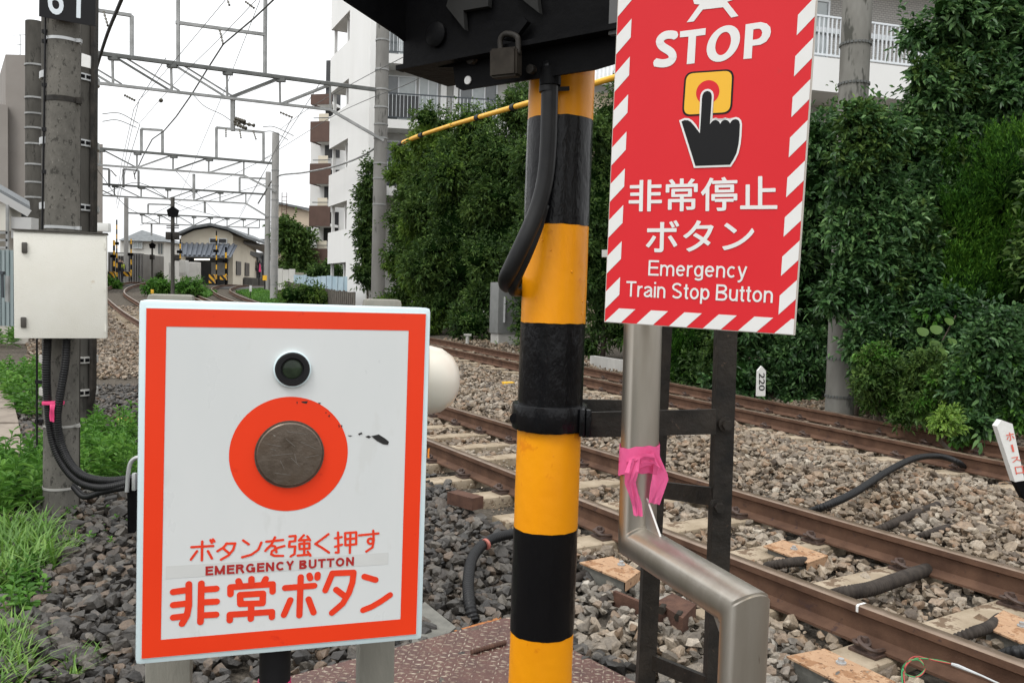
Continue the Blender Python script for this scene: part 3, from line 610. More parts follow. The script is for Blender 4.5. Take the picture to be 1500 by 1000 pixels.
mb = MB(); c0 = at(612, 556, 1.29); mb.lathe([(.0001, -.03), (.045, -.028), (.054, -.01), (.054, .015), (.049, .036), (.037, .053), (.021, .062), (.008, .0645), (.0001, .065)], c0, (1, .12, 0), 40); dome = part(box, 'round_housing', mb, M_whitedome, True); mb = MB(); mb.lathe([(.0545, -.004), (.0562, -.003), (.0562, .003), (.0545, .004)], c0 + np.array([.012, 0, 0]), (1, .12, 0), 40); part(dome, 'seam_ring', mb, mat('aged_cream', (.50, .46, .37), (.58, .54, .45), .5, scale=20), 35)
mb = MB(); mb.box(PW.w(.09, .03, -.13), (.06, .13, .06), PW.M.to_3x3(), bevel=.004); part(box, 'back_bracket', mb, M_steelblk)
# two posts and a conduit carry it
def round_post(name, label, px0, px1, ytop, Y, group):
    a = at((px0 + px1) / 2, ytop, Y); w = (px1 - px0) / F * Y; z0 = float(rise(Y)) - .45
    t = thing(name, label, 'post', (a[0], a[1], z0), .3029, group); mb = MB(); mb.box((a[0], a[1], (a[2] + z0) / 2), (w, w * .8, a[2] - z0), Matrix.Rotation(.3029, 3, 'Z'), bevel=.007); part(t, 'shaft', mb, M_postgrey); return t
round_post('support_post', 'grey square post behind the left side of the emergency button box', 220, 283, 431, 1.19, 'posts of the button box')
round_post('support_post', 'grey square post behind the right side of the emergency button box', 533, 586, 438, 1.27, 'posts of the button box')
a = PW.w(-.012, -.215, -.035); t = thing('conduit_pipe', 'black conduit coming out below the emergency button box', 'conduit', (a[0], a[1], -.3))
mb = MB(); mb.tube([a, a - [0, 0, .07], a - [0, 0, 1.3]], [.021, .0205, .0205], 16); part(t, 'pipe', mb, M_black)
mb = MB(); p = at(402, 998, a[1]); mb.cyl(p + [0, 0, .003], p - [0, 0, .016], .0222, 16); part(t, 'pink_tape_wrap', mb, M_pink2)

# ---------------------------------------------------------------- striped crossing post
YP = 1.75; RP = .0672
ptop = at(824, 88, YP); pbot = at(791, 1000, YP); dz = (ptop - pbot) / (ptop[2] - pbot[2])
def pp(z): return pbot + dz * (z - pbot[2])
zof = lambda y, x=806: at(x, y, YP - RP)[2]
base = pp(-.35)
post = thing('crossing_post', 'round steel post painted in black and yellow bands', 'post', base)
levels = [zof(105), zof(167), zof(327), zof(474), zof(636), zof(784), zof(941)]; zz = [ptop[2]] + levels[1:] + [zof(1090), zof(1250), -.35]
for i in range(len(zz) - 1):
    k = 26; mb = MB(); n = 40; ra = RP + (0.0 if i % 2 == 0 else .0007); rings = []
    for j, z in enumerate(np.linspace(zz[i], zz[i + 1], k)):
        c = pp(z); row = []
        for q in range(n):
            an = 2 * math.pi * q / n; jit = (.0007 * math.sin(an * 5 + i * 2.1) + .0006 * math.sin(an * 13 + i)) if j in (0, k - 1) and 0 < i else 0
            bl = .0004 * math.sin(z * 60 + an * 3) * math.sin(an * 7 + z * 31)
            row.append(mb.bm.verts.new(V(c + np.array([math.cos(an), math.sin(an), 0]) * (ra + bl) + [0, 0, jit])))
        rings.append(row)
    for a_, b_ in zip(rings[:-1], rings[1:]):
        for q in range(n): mb.bm.faces.new((a_[q], b_[q], b_[(q + 1) % n], a_[(q + 1) % n]))
    mb.bm.faces.new(rings[0]); part(post, 'yellow_band' if i % 2 == 0 else 'black_band', mb, M_yel if i % 2 == 0 else M_blk, 60)
mb = MB(); rr = random.Random(4)                           # drips and blisters in the thick paint
for k in range(46):
    an = rr.uniform(-2.7, -.4); z = rr.uniform(zof(960), zof(330)); c = pp(z) + np.array([math.cos(an), math.sin(an), 0]) * (RP + .0002); s = rr.uniform(.0009, .0026)
    band = [i for i in range(len(zz) - 1) if zz[i] >= z >= zz[i + 1]][0]
    if band % 2 == 0: mb.lathe([(s, 0), (s * .7, s * .35), (.0001, s * .5)], c, [math.cos(an), math.sin(an), 0], 8)
part(post, 'paint_blister', mb, M_yel, True)
# clamp ring with two arms
zc = zof(615, 800); cl = pp(zc); clamp = thing('post_clamp', 'black steel clamp around the striped post with two flat arms', 'clamp', cl)
mb = MB(); mb.lathe([(RP + .001, -.026), (RP + .011, -.026), (RP + .0125, -.022), (RP + .0125, .022), (RP + .011, .026), (RP + .001, .026)], cl, (dz[0], dz[1], 1), 48); part(clamp, 'ring', mb, M_blk, 35)
mb = MB(); e = at(852, 618, YP - .045); mb.box(e, (.012, .03, .056), bevel=.003); mb.box(e + np.array([.013, 0, -.001]), (.011, .03, .056), bevel=.003); part(clamp, 'lug', mb, M_blk)
mb = MB(); e2 = at(757, 612, YP - .02); mb.cyl(e2 - [.004, .012, 0], e2 + [.006, .012, 0], .012, 10); part(clamp, 'bolt', mb, M_blk)

# ---------------------------------------------------------------- black ladder frame behind the pipe
YF = 1.93
fr = thing('ladder_frame', 'black painted steel ladder frame behind the stainless pipe', 'frame', (at(960, 700, YF)[0], YF, -.3))
def upright(x0, y0, x1, y1, Y, w, d):
    a = at(x0, y0, Y); b = at(x1, y1, Y); dd = (b - a) / (a[2] - b[2]); b = b + dd * (b[2] + .3); mb = MB(); mb.bar(a, b, w, d, (0, 1, 0)); return mb
part(fr, 'upright', upright(971, 452, 945, 1000, YF, .040, .04), M_steelblk, False); part(fr, 'upright', upright(1064, 452, 1046, 1000, YF - .16, .040, .04), M_steelblk, False)
for (xa, ya, xb, yb, h) in ((962, 716, 1046, 727, .038), (950, 966, 1040, 1003, .034)):
    mb = MB(); mb.bar(at(xa, ya, YF), at(xb, yb, YF - .17), .012, h); part(fr, 'rung', mb, M_steelblk, False)
mb = MB(); mb.bar(at(853, 622, YP - .03), at(1048, 617, YF - .185), .009, .052); part(fr, 'arm', mb, M_steelblk, False)
mb = MB(); mb.bar(at(846, 596, YP + .06), at(962, 597, YF + .02), .009, .034); part(fr, 'arm', mb, M_steelblk, False)
for x, y in ((1063, 621), (1052, 741)):
    c = at(x, y, YF - .185); mb = MB(); mb.cyl(c + [0, .012, 0], c - [0, .006, 0], .016, 16); mb.cyl(c, c - [0, .02, 0], .0105, 6); part(fr, 'bolt', mb, M_steelblk, 30)

# ---------------------------------------------------------------- stainless pipe with its two bends
pt_ = at(942, 470, 1.62); pk = at(933, 793, 1.62); pe = at(1092, 871, 1.275); pe[2] = pk[2]; pd = np.array([pe[0] - .004, pe[1], -.35])
ptop2 = pt_ + (pt_ - pk) / (pt_[2] - pk[2]) * .5; RPI = .0365
pipe = thing('stainless_pipe', 'bent stainless steel pipe carrying the red sign', 'pipe', (pd[0], pd[1], -.35))
def mitre(pts, r, n=32):
    """straight tubes meeting in mitred corners"""
    P = [np.asarray(p, float) for p in pts]; mb = MB(); rings = []
    for i, p in enumerate(P):
        d0 = P[i] - P[i - 1] if i else P[1] - P[0]; d1 = P[i + 1] - P[i] if i < len(P) - 1 else d0; d0 = d0 / np.linalg.norm(d0); d1 = d1 / np.linalg.norm(d1); nrm = d0 + d1; nrm /= np.linalg.norm(nrm)
        if i == 0:
            u = np.cross(d0, [0, 1, 0.3]); u /= np.linalg.norm(u); v = np.cross(d0, u); ring = [p + r * (math.cos(2 * math.pi * k / n) * u + math.sin(2 * math.pi * k / n) * v) for k in range(n)]
        else: ring = [q + d0 * (np.dot(p - q, nrm) / np.dot(d0, nrm)) for q in rings[-1]]
        rings.append(ring)
    R = [[mb.bm.verts.new(V(q)) for q in ring] for ring in rings]
    for a, b in zip(R[:-1], R[1:]):
        for k in range(n): mb.bm.faces.new((a[k], a[(k + 1) % n], b[(k + 1) % n], b[k]))
    mb.bm.faces.new(R[0][::-1]); mb.bm.faces.new(R[-1]); bmesh.ops.bevel(mb.bm, geom=[e for e in mb.bm.edges if e.calc_length() < .03 and any(v in R[1] or v in R[2] for v in e.verts)], offset=.004, segments=2, affect='EDGES'); return mb
part(pipe, 'tube', mitre([ptop2, pk, pe, pd], RPI), M_inox, 40)
hd = (pe - pk) / np.linalg.norm(pe - pk); ax1 = (pt_ - pk) / np.linalg.norm(pt_ - pk); sd_ = np.cross(hd, ax1)
g0 = pk + hd * RPI + ax1 * RPI; g1 = g0 + ax1 * .062; g2 = g0 + hd * .060
mb = MB(); mb.prism([g0 - sd_ * .002 - hd * .004 - ax1 * .004, g1 - sd_ * .002 - hd * .004, g2 - sd_ * .002 - ax1 * .004], sd_ * .004); part(pipe, 'gusset', mb, M_weld, False)
dn = np.array([0, 0, -1.0]); h0 = pe - hd * RPI + dn * RPI; mb = MB(); mb.prism([h0 - sd_ * .002 + hd * .004 - dn * .004, h0 - hd * .055 - sd_ * .002 - dn * .004, h0 + dn * .06 - sd_ * .002 + hd * .004], sd_ * .004); part(pipe, 'gusset', mb, M_weld, False)
# pink ribbon knotted round it
rib = thing('pink_ribbon', 'pink plastic ribbon knotted around the stainless pipe', 'ribbon', at(935, 665, 1.62))
def pax(y): p = at(937, y, 1.62); tt = (p[2] - pk[2]) / ax1[2]; return pk + ax1 * tt
mb = MB(); n = 40
for j, (ya, yb) in enumerate(((650, 676), (672, 688))):
    ra, rb = [], []
    for k in range(n):
        an = 2 * math.pi * k / n; u = np.array([math.cos(an), math.sin(an), 0]); wv = .0012 * math.sin(an * 3 + j) + .0006 * math.sin(an * 9)
        ra.append(mb.bm.verts.new(V(pax(ya) + u * (RPI + .0012 + .001 * j + abs(wv)) + [0, 0, wv * 2 + .004 * math.cos(an)]))); rb.append(mb.bm.verts.new(V(pax(yb) + u * (RPI + .0018 + .001 * j + abs(wv)) + [0, 0, wv * 3 + .006 * math.cos(an)])))
    for k in range(n): mb.bm.faces.new((ra[k], ra[(k + 1) % n], rb[(k + 1) % n], rb[k]))
part(rib, 'wrap', mb, M_pink, True)
def lerp_(a, b, t): return np.asarray(a) * (1 - t) + np.asarray(b) * t
def ribbon(rows):
    """rows of (x, y, Y) left/right edge pairs measured in the photo, with folds across"""
    mb = MB(); prev = None
    for i, (l, r) in enumerate(rows):
        a, b = at(*l), at(*r); row = [mb.bm.verts.new(V(lerp_(a, b, f) + np.array([0, d * (1 if i % 2 else -.6), 0]))) for f, d in ((0, 0), (.28, -.007), (.5, .003), (.74, -.005), (1, .002))]
        if prev:
            for k in range(4): mb.bm.faces.new((prev[k], prev[k + 1], row[k + 1], row[k]))
        prev = row
    return mb
Yr = 1.575
part(rib, 'knot', ribbon([((918, 672, Yr), (918, 690, Yr)), ((929, 668, Yr - .008), (930, 690, Yr - .006)), ((944, 664, Yr - .012), (945, 682, Yr - .01)), ((958, 664, Yr - .006), (960, 682, Yr))]), M_pink, 25)
part(rib, 'tail', ribbon([((922, 674, Yr - .012), (938, 668, Yr - .012)), ((915, 692, Yr - .014), (936, 690, Yr - .016)), ((915, 708, Yr - .012), (931, 706, Yr - .014)), ((922, 726, Yr - .006), (935, 722, Yr - .006)), ((926, 740, Yr - .006), (940, 736, Yr - .004)), ((928, 754, Yr - .004), (942, 756, Yr - .004))]), M_pink, 25)
part(rib, 'tail', ribbon([((944, 668, Yr - .006), (962, 658, Yr + .002)), ((958, 678, Yr - .006), (978, 694, Yr + .01)), ((956, 694, Yr - .004), (979, 702, Yr + .01)), ((952, 716, Yr - .002), (974, 718, Yr + .004)), ((950, 736, Yr - .002), (966, 739, Yr + .002))]), M_pink, 25)

# ---------------------------------------------------------------- red emergency train stop sign
KS = .94; PR = Panel((.1637 * KS, 1.5 * KS, 1.27 + (1.2308 - 1.27) * KS), -.4549, .0504, .0284); SW, SH = .3254 * KS, .80 * KS
sign = thing('warning_sign', 'tall red emergency train stop sign with red and white striped edge', 'sign', M=PR.M)
mb = MB(); mb.prism([PR.w(0, 0), PR.w(SW, 0), PR.w(SW, SH), PR.w(0, SH)], PR.y * .012); part(sign, 'panel', mb, M_edge, False)
mb = MB(); e_ = .0012; mb.poly([PR.w(e_, e_, .0006), PR.w(SW - e_, e_, .0006), PR.w(SW - e_, SH - e_, .0006), PR.w(e_, SH - e_, .0006)]); fc = part(sign, 'face', mb, M_red, False)
bw_ = .0265 * KS; per = .0627 * KS
def stripe(pts, name='edge_stripe'):
    mb = MB(); uvpoly(mb, PR, pts, .0011); part(fc, name, mb, M_white, False)
lo_, li_ = e_, bw_; ro_, ri_ = SW - e_, SW - bw_
for k in range(13):
    v0 = .024 * KS + k * per; v1 = v0 + .031 * KS
    L_ = [(lo_, v0), (li_, v0 + li_), (li_, v1 + li_), (lo_, v1)]
    if v1 + li_ < SH: stripe(L_)
for k in range(13):
    v0 = .032 * KS + k * per; v1 = v0 + .031 * KS
    if v1 + li_ < SH: stripe([(ri_, v0), (ro_, v0 + li_), (ro_, v1 + li_), (ri_, v1)])
for k in range(6):
    u0 = .0015 + k * .0585 * KS; u1 = u0 + .030 * KS; a_ = [(u0, e_), (min(u1, ro_), e_)]; top = [(min(u1 + .0255 * KS, ro_), bw_), (min(u0 + .0255 * KS, ro_), bw_)]
    stripe(a_ + top if u0 < ro_ else a_) if u0 < ro_ - .004 else None
cs = lambda a, b: PR.uv(940 + a / 6.818, b / 6.818); mb = MB(); PR.k = 0                    # STOP, letter by letter
wS = np.linalg.norm(cs(0, 300) - cs(76, 300)); stroke_flat(mb, PR, [cs(*p) for p in smooth_path([(342, 360, 0), (296, 350, 0), (240, 356, 0), (196, 386, 0), (183, 424, 0), (206, 466, 0), (250, 495, 0), (294, 526, 0), (312, 568, 0), (296, 608, 0), (254, 631, 0), (196, 637, 0), (135, 626, 0)], 3)] if False else [cs(p[0], p[1]) for p in smooth_path([(342, 360, 0), (296, 350, 0), (240, 356, 0), (196, 386, 0), (183, 424, 0), (206, 466, 0), (250, 495, 0), (294, 526, 0), (312, 568, 0), (296, 608, 0), (254, 631, 0), (196, 637, 0), (135, 626, 0)], 3)], wS, .0012)
uvpoly(mb, PR, [cs(*p) for p in ((385, 318), (383, 378), (470, 370), (452, 645), (530, 636), (545, 365), (638, 352), (642, 285))], .0013)
def ring(o, i, close, out):
    P = [cs(*p) for p in o]; Q = [cs(*p) for p in i]; n = len(P); mb._add([PR.w(*p, out) for p in P] + [PR.w(*p, out) for p in Q], [(k, (k + 1) % n, n + (k + 1) % n, n + k) for k in range(n if close else n - 1)])
ell = lambda cx, cy, rx, ry, sk: [(cx + rx * math.cos(q) + sk * math.sin(q), cy - ry * math.sin(q) - sk * 1.1 * math.cos(q)) for q in [2 * math.pi * k / 40 for k in range(40)]]
ring(ell(817, 439, 164, 180, 28), ell(815, 439, 77, 115, 15), True, .0013)
uvpoly(mb, PR, [cs(*p) for p in ((1040, 248), (1017, 594), (1100, 587), (1120, 236))], .0013)
ring([(1112, 237), (1190, 225), (1250, 240), (1285, 275), (1293, 320), (1280, 370), (1245, 420), (1190, 450), (1102, 463)], [(1112, 300), (1150, 291), (1178, 291), (1197, 305), (1205, 330), (1198, 362), (1178, 386), (1150, 398), (1106, 402)], False, .00135)
part(fc, 'lettering', mb, M_white, False)
text_part(fc, PR, '非常停止', ((922, 264), (1139, 257), (1139, 309), (921, 310)), M_white, .0013, bold=.014)
text_part(fc, PR, 'ボタン', ((947, 323), (1106, 322), (1104, 367), (946, 370)), M_white, .0013, bold=.014)
line_part(fc, PR, 'Emergency', ((949.5, 403.5), (1094, 407.5)), M_white, .0013, .125, 22.5, gap=.075)
line_part(fc, PR, 'Train Stop Button', ((917, 434), (1132, 443.5)), M_white, .0013, .125, 22.5, gap=.075)
ci = lambda a, b: PR.uv(920 + a / 5.883, 90 + b / 5.883)
def rquad(q, r, n=6):
    """quad with rounded corners"""
    q = [np.asarray(p, float) for p in q]; out = []
    for i in range(4):
        p, a, b = q[i], q[i - 1], q[(i + 1) % 4]; da = (a - p) / np.linalg.norm(a - p); db = (b - p) / np.linalg.norm(b - p); s0 = p + da * r; s1 = p + db * r
        for k in range(n + 1): t = k / n; out.append((1 - t) ** 2 * s0 + 2 * t * (1 - t) * p + t * t * s1)
    return out
oq = [ci(490, 95), ci(917, 66), ci(896, 452), ci(464, 478)]; c4 = sum(oq) / 4
mb = MB(); uvpoly(mb, PR, rquad(oq, .014), .0012); part(fc, 'button_outline', mb, M_signblk, False)
mb = MB(); uvpoly(mb, PR, rquad([c4 + (p - c4) * .925 for p in oq], .012), .0014); part(fc, 'button_symbol', mb, M_signyel, False)
cc = ci(688, 268); rc = np.linalg.norm(ci(789, 262) - cc); mb = MB(); uvpoly(mb, PR, [cc + rc * np.array([math.cos(2 * math.pi * k / 40), math.sin(2 * math.pi * k / 40)]) for k in range(40)], .0016); part(fc, 'button_dot', mb, M_red, False)
hand = [(640, 318), (644, 292), (656, 271), (672, 261), (688, 258), (704, 262), (717, 274), (724, 294), (724, 320), (708, 545), (722, 524), (738, 511), (757, 506), (776, 513), (789, 526), (797, 542), (806, 524), (820, 511), (838, 505), (858, 510), (873, 522), (882, 537), (890, 520), (906, 506), (930, 500), (948, 506), (960, 520), (966, 545), (962, 640), (955, 710), (937, 790), (910, 845), (880, 892), (583, 902), (463, 520), (490, 508), (520, 510), (545, 525), (575, 560), (622, 622)]
Hh = [ci(*p) for p in hand]
def grow(P, d):
    out = []; n = len(P)
    for i in range(n):
        a, p, b = P[i - 1], P[i], P[(i + 1) % n]; t0 = (p - a) / np.linalg.norm(p - a); t1 = (b - p) / np.linalg.norm(b - p); n0 = np.array([t0[1], -t0[0]]); n1 = np.array([t1[1], -t1[0]]); m_ = n0 + n1; m_ /= max(np.linalg.norm(m_), 1e-6); out.append(p + m_ * d / max(np.dot(m_, n0), .6))
    return out
area = sum(Hh[i - 1][0] * Hh[i][1] - Hh[i][0] * Hh[i - 1][1] for i in range(len(Hh)))
keepb = lambda P: [p if i not in (33, 34) else Hh[i] + (p - Hh[i]) * np.array([1, 0]) for i, p in enumerate(P)]
mb = MB(); uvpoly(mb, PR, grow(Hh, .0031 if area > 0 else -.0031), .0018); part(fc, 'hand_outline', mb, M_white, False)
mb = MB(); uvpoly(mb, PR, Hh, .0021); part(fc, 'hand_symbol', mb, M_signblk, False)
mb = MB()                                                   # train symbol, body cut by the upper edge of the picture
uvpoly(mb, PR, [cs(*p) for p in ((470, -420), (505, -40), (513, 0), (528, 45), (580, 50), (452, 228), (522, 218), (612, 100), (815, 77), (895, 180), (968, 165), (855, 22), (910, 5), (925, -60), (950, -440), (880, -500), (540, -480))], .0013); part(fc, 'train_symbol', mb, M_white, False)
mb = MB(); mb.bar(PR.px(886, 372, -.03), PR.px(935, 370, -.03), .03, .012); part(sign, 'mounting_bracket', mb, M_weld, False)

# ---------------------------------------------------------------- black direction indicator box on the post top
pl = at(590, 105, 1.85); fd = np.array([.807, -.59, 0]); fn = np.array([-.59, -.807, 0])        # along the box, out of its face
BL = .56; zb = pl[2]
sig = thing('direction_indicator', 'black train direction indicator box with deep hood above the striped post', 'crossing signal', pl)
IN = -fn
mb = MB(); mb.prism([pl, pl + fd * BL, pl + fd * BL + [0, 0, .62], pl + [0, 0, .62]], IN * .15); part(sig, 'housing', mb, M_blkflat, False)
mb = MB()                                                   # cheek plate of the hood flares outwards as it rises
mb.prism([pl + [0, 0, .064], pl + fn * .02 + [0, 0, .070], pl + fn * .173 + [0, 0, .099], pl + fn * .27 + [0, 0, .13], pl + fn * .27 + [0, 0, .62], pl + [0, 0, .62]], fd * .006)
part(sig, 'hood_cheek', mb, M_blkflat, False)
mb = MB(); mb.prism([pl + [0, 0, .62] + fn * .27, pl + fd * BL + [0, 0, .62] + fn * .27, pl + fd * BL + [0, 0, .62] + IN * .21, pl + [0, 0, .62] + IN * .21], (0, 0, .01)); part(sig, 'hood_top', mb, M_blkflat, False)
mb = MB(); mb.prism([pl - [0, 0, .002], pl + fd * BL - [0, 0, .002], pl + fd * BL + fn * .022 - [0, 0, .002], pl + fn * .022 - [0, 0, .002]], (0, 0, .010)); part(sig, 'door_lip', mb, M_blkflat, False)
q_ = lambda x, y, o=.004: on_plane(x, y, pl + fn * o, fn)
for pol in ([(659, 12), (666, -14), (722, -14), (720, 12), (684, 18), (686, 46)], [(757, -8), (790, -14), (795, 22)]):
    mb = MB(); P_ = [q_(*p) for p in pol]; mb.prism(P_, fn * .012); part(sig, 'arrow_plate', mb, M_hood, False)
mb = MB(); mb.prism([q_(898, -8, .002), q_(912, -8, .002), q_(908, 52, .002), q_(896, 54, .002)], fn * .012); part(sig, 'end_trim', mb, mat('grey_trim', (.10, .10, .10)), False)
for x, y in ((641, 52),):
    mb = MB(); mb.lathe([(.026, 0), (.026, .008), (.020, .012), (.0001, .014)], q_(x, y, .0), fn, 20); part(sig, 'boss', mb, M_blkflat, 30)
fl = [(641, 99), (664, 99), (666, 120), (668, 128), (676, 132), (870, 102), (930, 84), (930, 36)]
mb = MB(); mb.prism([q_(x, y, -.012) for x, y in fl], IN * .006); part(sig, 'mounting_plate', mb, M_blkflat, False)
for x, y, m_, r in ((781, 103, M_steelblk, .009), (694, 88, M_steelblk, .011)):
    mb = MB(); c = q_(x, y, -.012); mb.cyl(c, c + fn * .012, r, 12); part(sig, 'bolt', mb, m_, 30)
mb = MB(); c = q_(686, 118, -.012); mb.lathe([(.0085, 0), (.0085, .003), (.0001, .004)], c, fn, 16); part(sig, 'white_plug', mb, M_white, 30)
lock = thing('padlock', 'tarnished brass padlock hanging under the black indicator box', 'padlock', q_(747, 98, .03))
mb = MB(); P_ = [q_(x, y, .02) for x, y in ((727, 76), (766, 72), (766, 114), (727, 118))]; mb.prism(P_, fn * .024); bmesh.ops.bevel(mb.bm, geom=mb.bm.edges[:], offset=.004, segments=2, affect='EDGES'); part(lock, 'body', mb, M_brass)
mb = MB(); mb.tube(smooth_path([q_(734, 80, .032), q_(733, 60, .032), q_(738, 51, .032), q_(747, 50, .032), q_(757, 54, .032), q_(759, 62, .032), q_(759, 80, .032)], 5), .0055, 10); part(lock, 'shackle', mb, M_steelblk, True)
mb = MB(); mb.prism([q_(740, 60, .01), q_(757, 62, .01), q_(778, 34, .01), q_(772, 28, .01)], fn * .012); part(sig, 'hasp', mb, M_blkflat, False)
# conduit running down the post
hs = thing('conduit_hose', 'thick black conduit curling down the striped post', 'hose', at(800, 130, 1.66))
mb = MB(); hp = smooth_path([at(806, 92, 1.655), at(805, 150, 1.655), at(803, 215, 1.655), at(798, 265, 1.655), at(786, 310, 1.652), at(768, 352, 1.645), at(751, 388, 1.65), at(742, 408, 1.67), at(744, 417, 1.72), at(757, 408, 1.79), at(776, 390, 1.86)], 8)
mb.tube(hp, .0165, 16); part(hs, 'hose', mb, M_hose, True)
mb = MB(); mb.cyl(at(806, 100, 1.655), at(806, 126, 1.655), .021, 16); part(hs, 'gland', mb, M_blkflat)
mb = MB(); c = at(812, 131, 1.655); mb.bar(c, at(833, 130, 1.672), .006, .008); mb.cyl(at(803, 127, 1.655), at(803, 135, 1.655), .0178, 16); part(hs, 'cable_tie', mb, M_black)
mb = MB(); mb.tube(smooth_path([at(798, 300, 1.67), at(788, 335, 1.67), at(772, 375, 1.665), at(752, 420, 1.68), at(757, 428, 1.74), at(772, 424, 1.82)], 6), .010, 10); part(hs, 'thin_hose', mb, M_hose, True)
# ---------------------------------------------------------------- things lying on the ballast
M_alu = mat('galvanised_steel', (.42, .43, .43), (.52, .53, .53), .45, metal=.6, scale=12)
M_cream = mat('cream_cabinet_paint', (.72, .70, .62), (.76, .745, .675), .5, scale=4, bump=.35, bscale=150, spots=[((.62, .56, .45), 9, .66)])
M_dkhandle = mat('dark_grey_handle', (.055, .05, .042), (.075, .068, .058), .5, scale=40)
M_cab = mat('grey_cabinet_paint', (.16, .165, .16), (.20, .205, .20), .55, scale=4)
M_wht = mat('marker_white', (.74, .74, .72), (.68, .68, .65), .5, scale=30)
M_ltr_b = mat('black_letter', (.02, .02, .02)); M_ltr_r = mat('faded_red_letter', (.70, .13, .09))
M_plank = mat('path_slab', (.19, .155, .125), (.28, .235, .19), .9, scale=5, bump=.3, bscale=40, spots=[((.12, .10, .08), 9, .62)])

# rusty checker plate at the foot of the posts
zc_ = -.115
ck = [on_z(x, y, zc_) for x, y in ((560, 953), (745, 903), (968, 992))]; e1 = ck[0] - ck[1]; e1 /= np.linalg.norm(e1); e2 = ck[2] - ck[1]; e2 /= np.linalg.norm(e2)
e2 = e2 - e1 * np.dot(e1, e2); e2 /= np.linalg.norm(e2); c0 = ck[1]
plate = thing('checker_plate', 'rusty brown checker plate on the ground at the foot of the striped post', 'metal plate', c0)
W1, W2 = 1.25, 1.35; mb = MB(); mb.prism([c0 - [0, 0, .012], c0 + e1 * W1 - [0, 0, .012], c0 + e1 * W1 + e2 * W2 - [0, 0, .012], c0 + e2 * W2 - [0, 0, .012]], (0, 0, .012)); part(plate, 'plate', mb, M_check, False)
vs, fs = [], []; rr = random.Random(3); d1, d2 = (e1 + e2) / math.sqrt(2), (e1 - e2) / math.sqrt(2); k = 0
for i in range(44):
    for j in range(48):
        if rr.random() < .10 + .35 * (math.sin(i * .31) * math.sin(j * .23 + 1) > .45): continue
        c = c0 + e1 * (.012 + i * .028 + (j % 2) * .003) + e2 * (.012 + j * .028); a, b = (d1, d2) if (i + j) % 2 else (d2, d1)
        s_ = rr.uniform(.8, 1.25); L_, w_, h_ = .0118 * s_, .0031 * s_, .0022
        for sx, sy, z in ((-1, 0, 0), (0, -1, 0), (1, 0, 0), (0, 1, 0), (-.7, 0, h_), (0, -.5, h_), (.7, 0, h_), (0, .5, h_)): vs.append(c + a * L_ * sx + b * w_ * sy + np.array([0, 0, z]))
        o_ = k * 8; fs += [(o_ + 4, o_ + 5, o_ + 6, o_ + 7), (o_, o_ + 1, o_ + 5, o_ + 4), (o_ + 1, o_ + 2, o_ + 6, o_ + 5), (o_ + 2, o_ + 3, o_ + 7, o_ + 6), (o_ + 3, o_, o_ + 4, o_ + 7)]; k += 1
o = npmesh(plate, 'tread_pattern', vs, fs, np.full(len(fs), 4), M_lug); o['kind'] = 'stuff'
a = on_z(690, 955, zc_ + .01); b = on_z(741, 940, zc_ + .01); st = thing('rusty_rod', 'short rusty threaded rod lying on the checker plate', 'rod', a); mb = MB(); mb.tube([a, b], .010, 8, ridge=(.012, .003)); part(st, 'rod', mb, M_rustdark)
sl = [on_z(x, y, -.14) for x, y in ((612, 893), (622, 884), (668, 921), (640, 945), (600, 960))]; ts = thing('concrete_slab', 'small grey concrete slab between the button box and the checker plate', 'slab', sl[0]); mb = MB(); mb.prism([p - [0, 0, .05] for p in sl], (0, 0, .06)); part(ts, 'slab', mb, M_slab, False)
a_ = on_z(670, 925, -.12); b_ = on_z(737, 905, -.12); tr = thing('orange_plate_edge', 'rust orange steel edge behind the checker plate', 'steel edge', a_); mb = MB(); mb.bar(a_ + [0, .02, -.025], b_ + [0, .02, -.025], .05, .03); part(tr, 'edge', mb, mat('orange_rust', (.20, .07, .02), (.40, .15, .04), .9, scale=30, bump=.5, c3=(.10, .05, .03)), False)

def hose(name, label, pts, r, m, ridge=(.017, .0045), parent=None, grp=None):
    t = thing(name, label, 'hose', pts[0], group=grp); mb = MB(); mb.tube(smooth_path(pts, 8), r, 12, ridge=ridge); part(t, 'hose', mb, m, True); return t
g = lambda x, y, z=-.12: on_z(x, y, z)
h1 = hose('corrugated_hose', 'black corrugated hose curving out of the stones left of the striped post', [g(694, 910, -.16), g(688, 884, -.10), g(686, 850, -.06), g(693, 815, -.04), g(715, 792, -.04), g(748, 782, -.06), g(790, 778, -.14), g(840, 786, -.2)], .028, M_hose)
mb = MB(); p = g(712, 797, -.035); mb.cyl(p - [.005, .005, 0], p + [.005, .005, .003], .0305, 12); part(h1, 'red_tie', mb, mat('faded_red_tie', (.30, .08, .06), (.42, .15, .12), .8, scale=60))
hose('corrugated_hose', 'dusty corrugated hose running under the cover plate beside the ladder frame', [g(868, 905, -.19), g(885, 878, -.16), g(905, 862, -.145), g(922, 848, -.14), g(940, 832, -.15)], .021, M_hosebrown)
hose('corrugated_hose', 'dusty brown hose short stub left of the rusty cover plate', [g(832, 856, -.17), g(846, 846, -.14), g(862, 838, -.13), g(880, 828, -.16)], .024, M_hosebrown)
hose('corrugated_hose', 'long dark hose arching over the stones between the two tracks', [g(1170, 756, -.2), g(1206, 742, -.04), g(1250, 722, .0), g(1300, 690, .0), g(1340, 671, -.01), g(1375, 668, -.03), g(1402, 676, -.05), g(1420, 692, -.2)], .027, M_hose)
hose('corrugated_hose', 'middle dark hose half sunk in the stones between the tracks', [g(1270, 782, -.2), g(1300, 770, -.10), g(1345, 750, -.075), g(1385, 735, -.07), g(1400, 727, -.16)], .027, M_hosebrown)
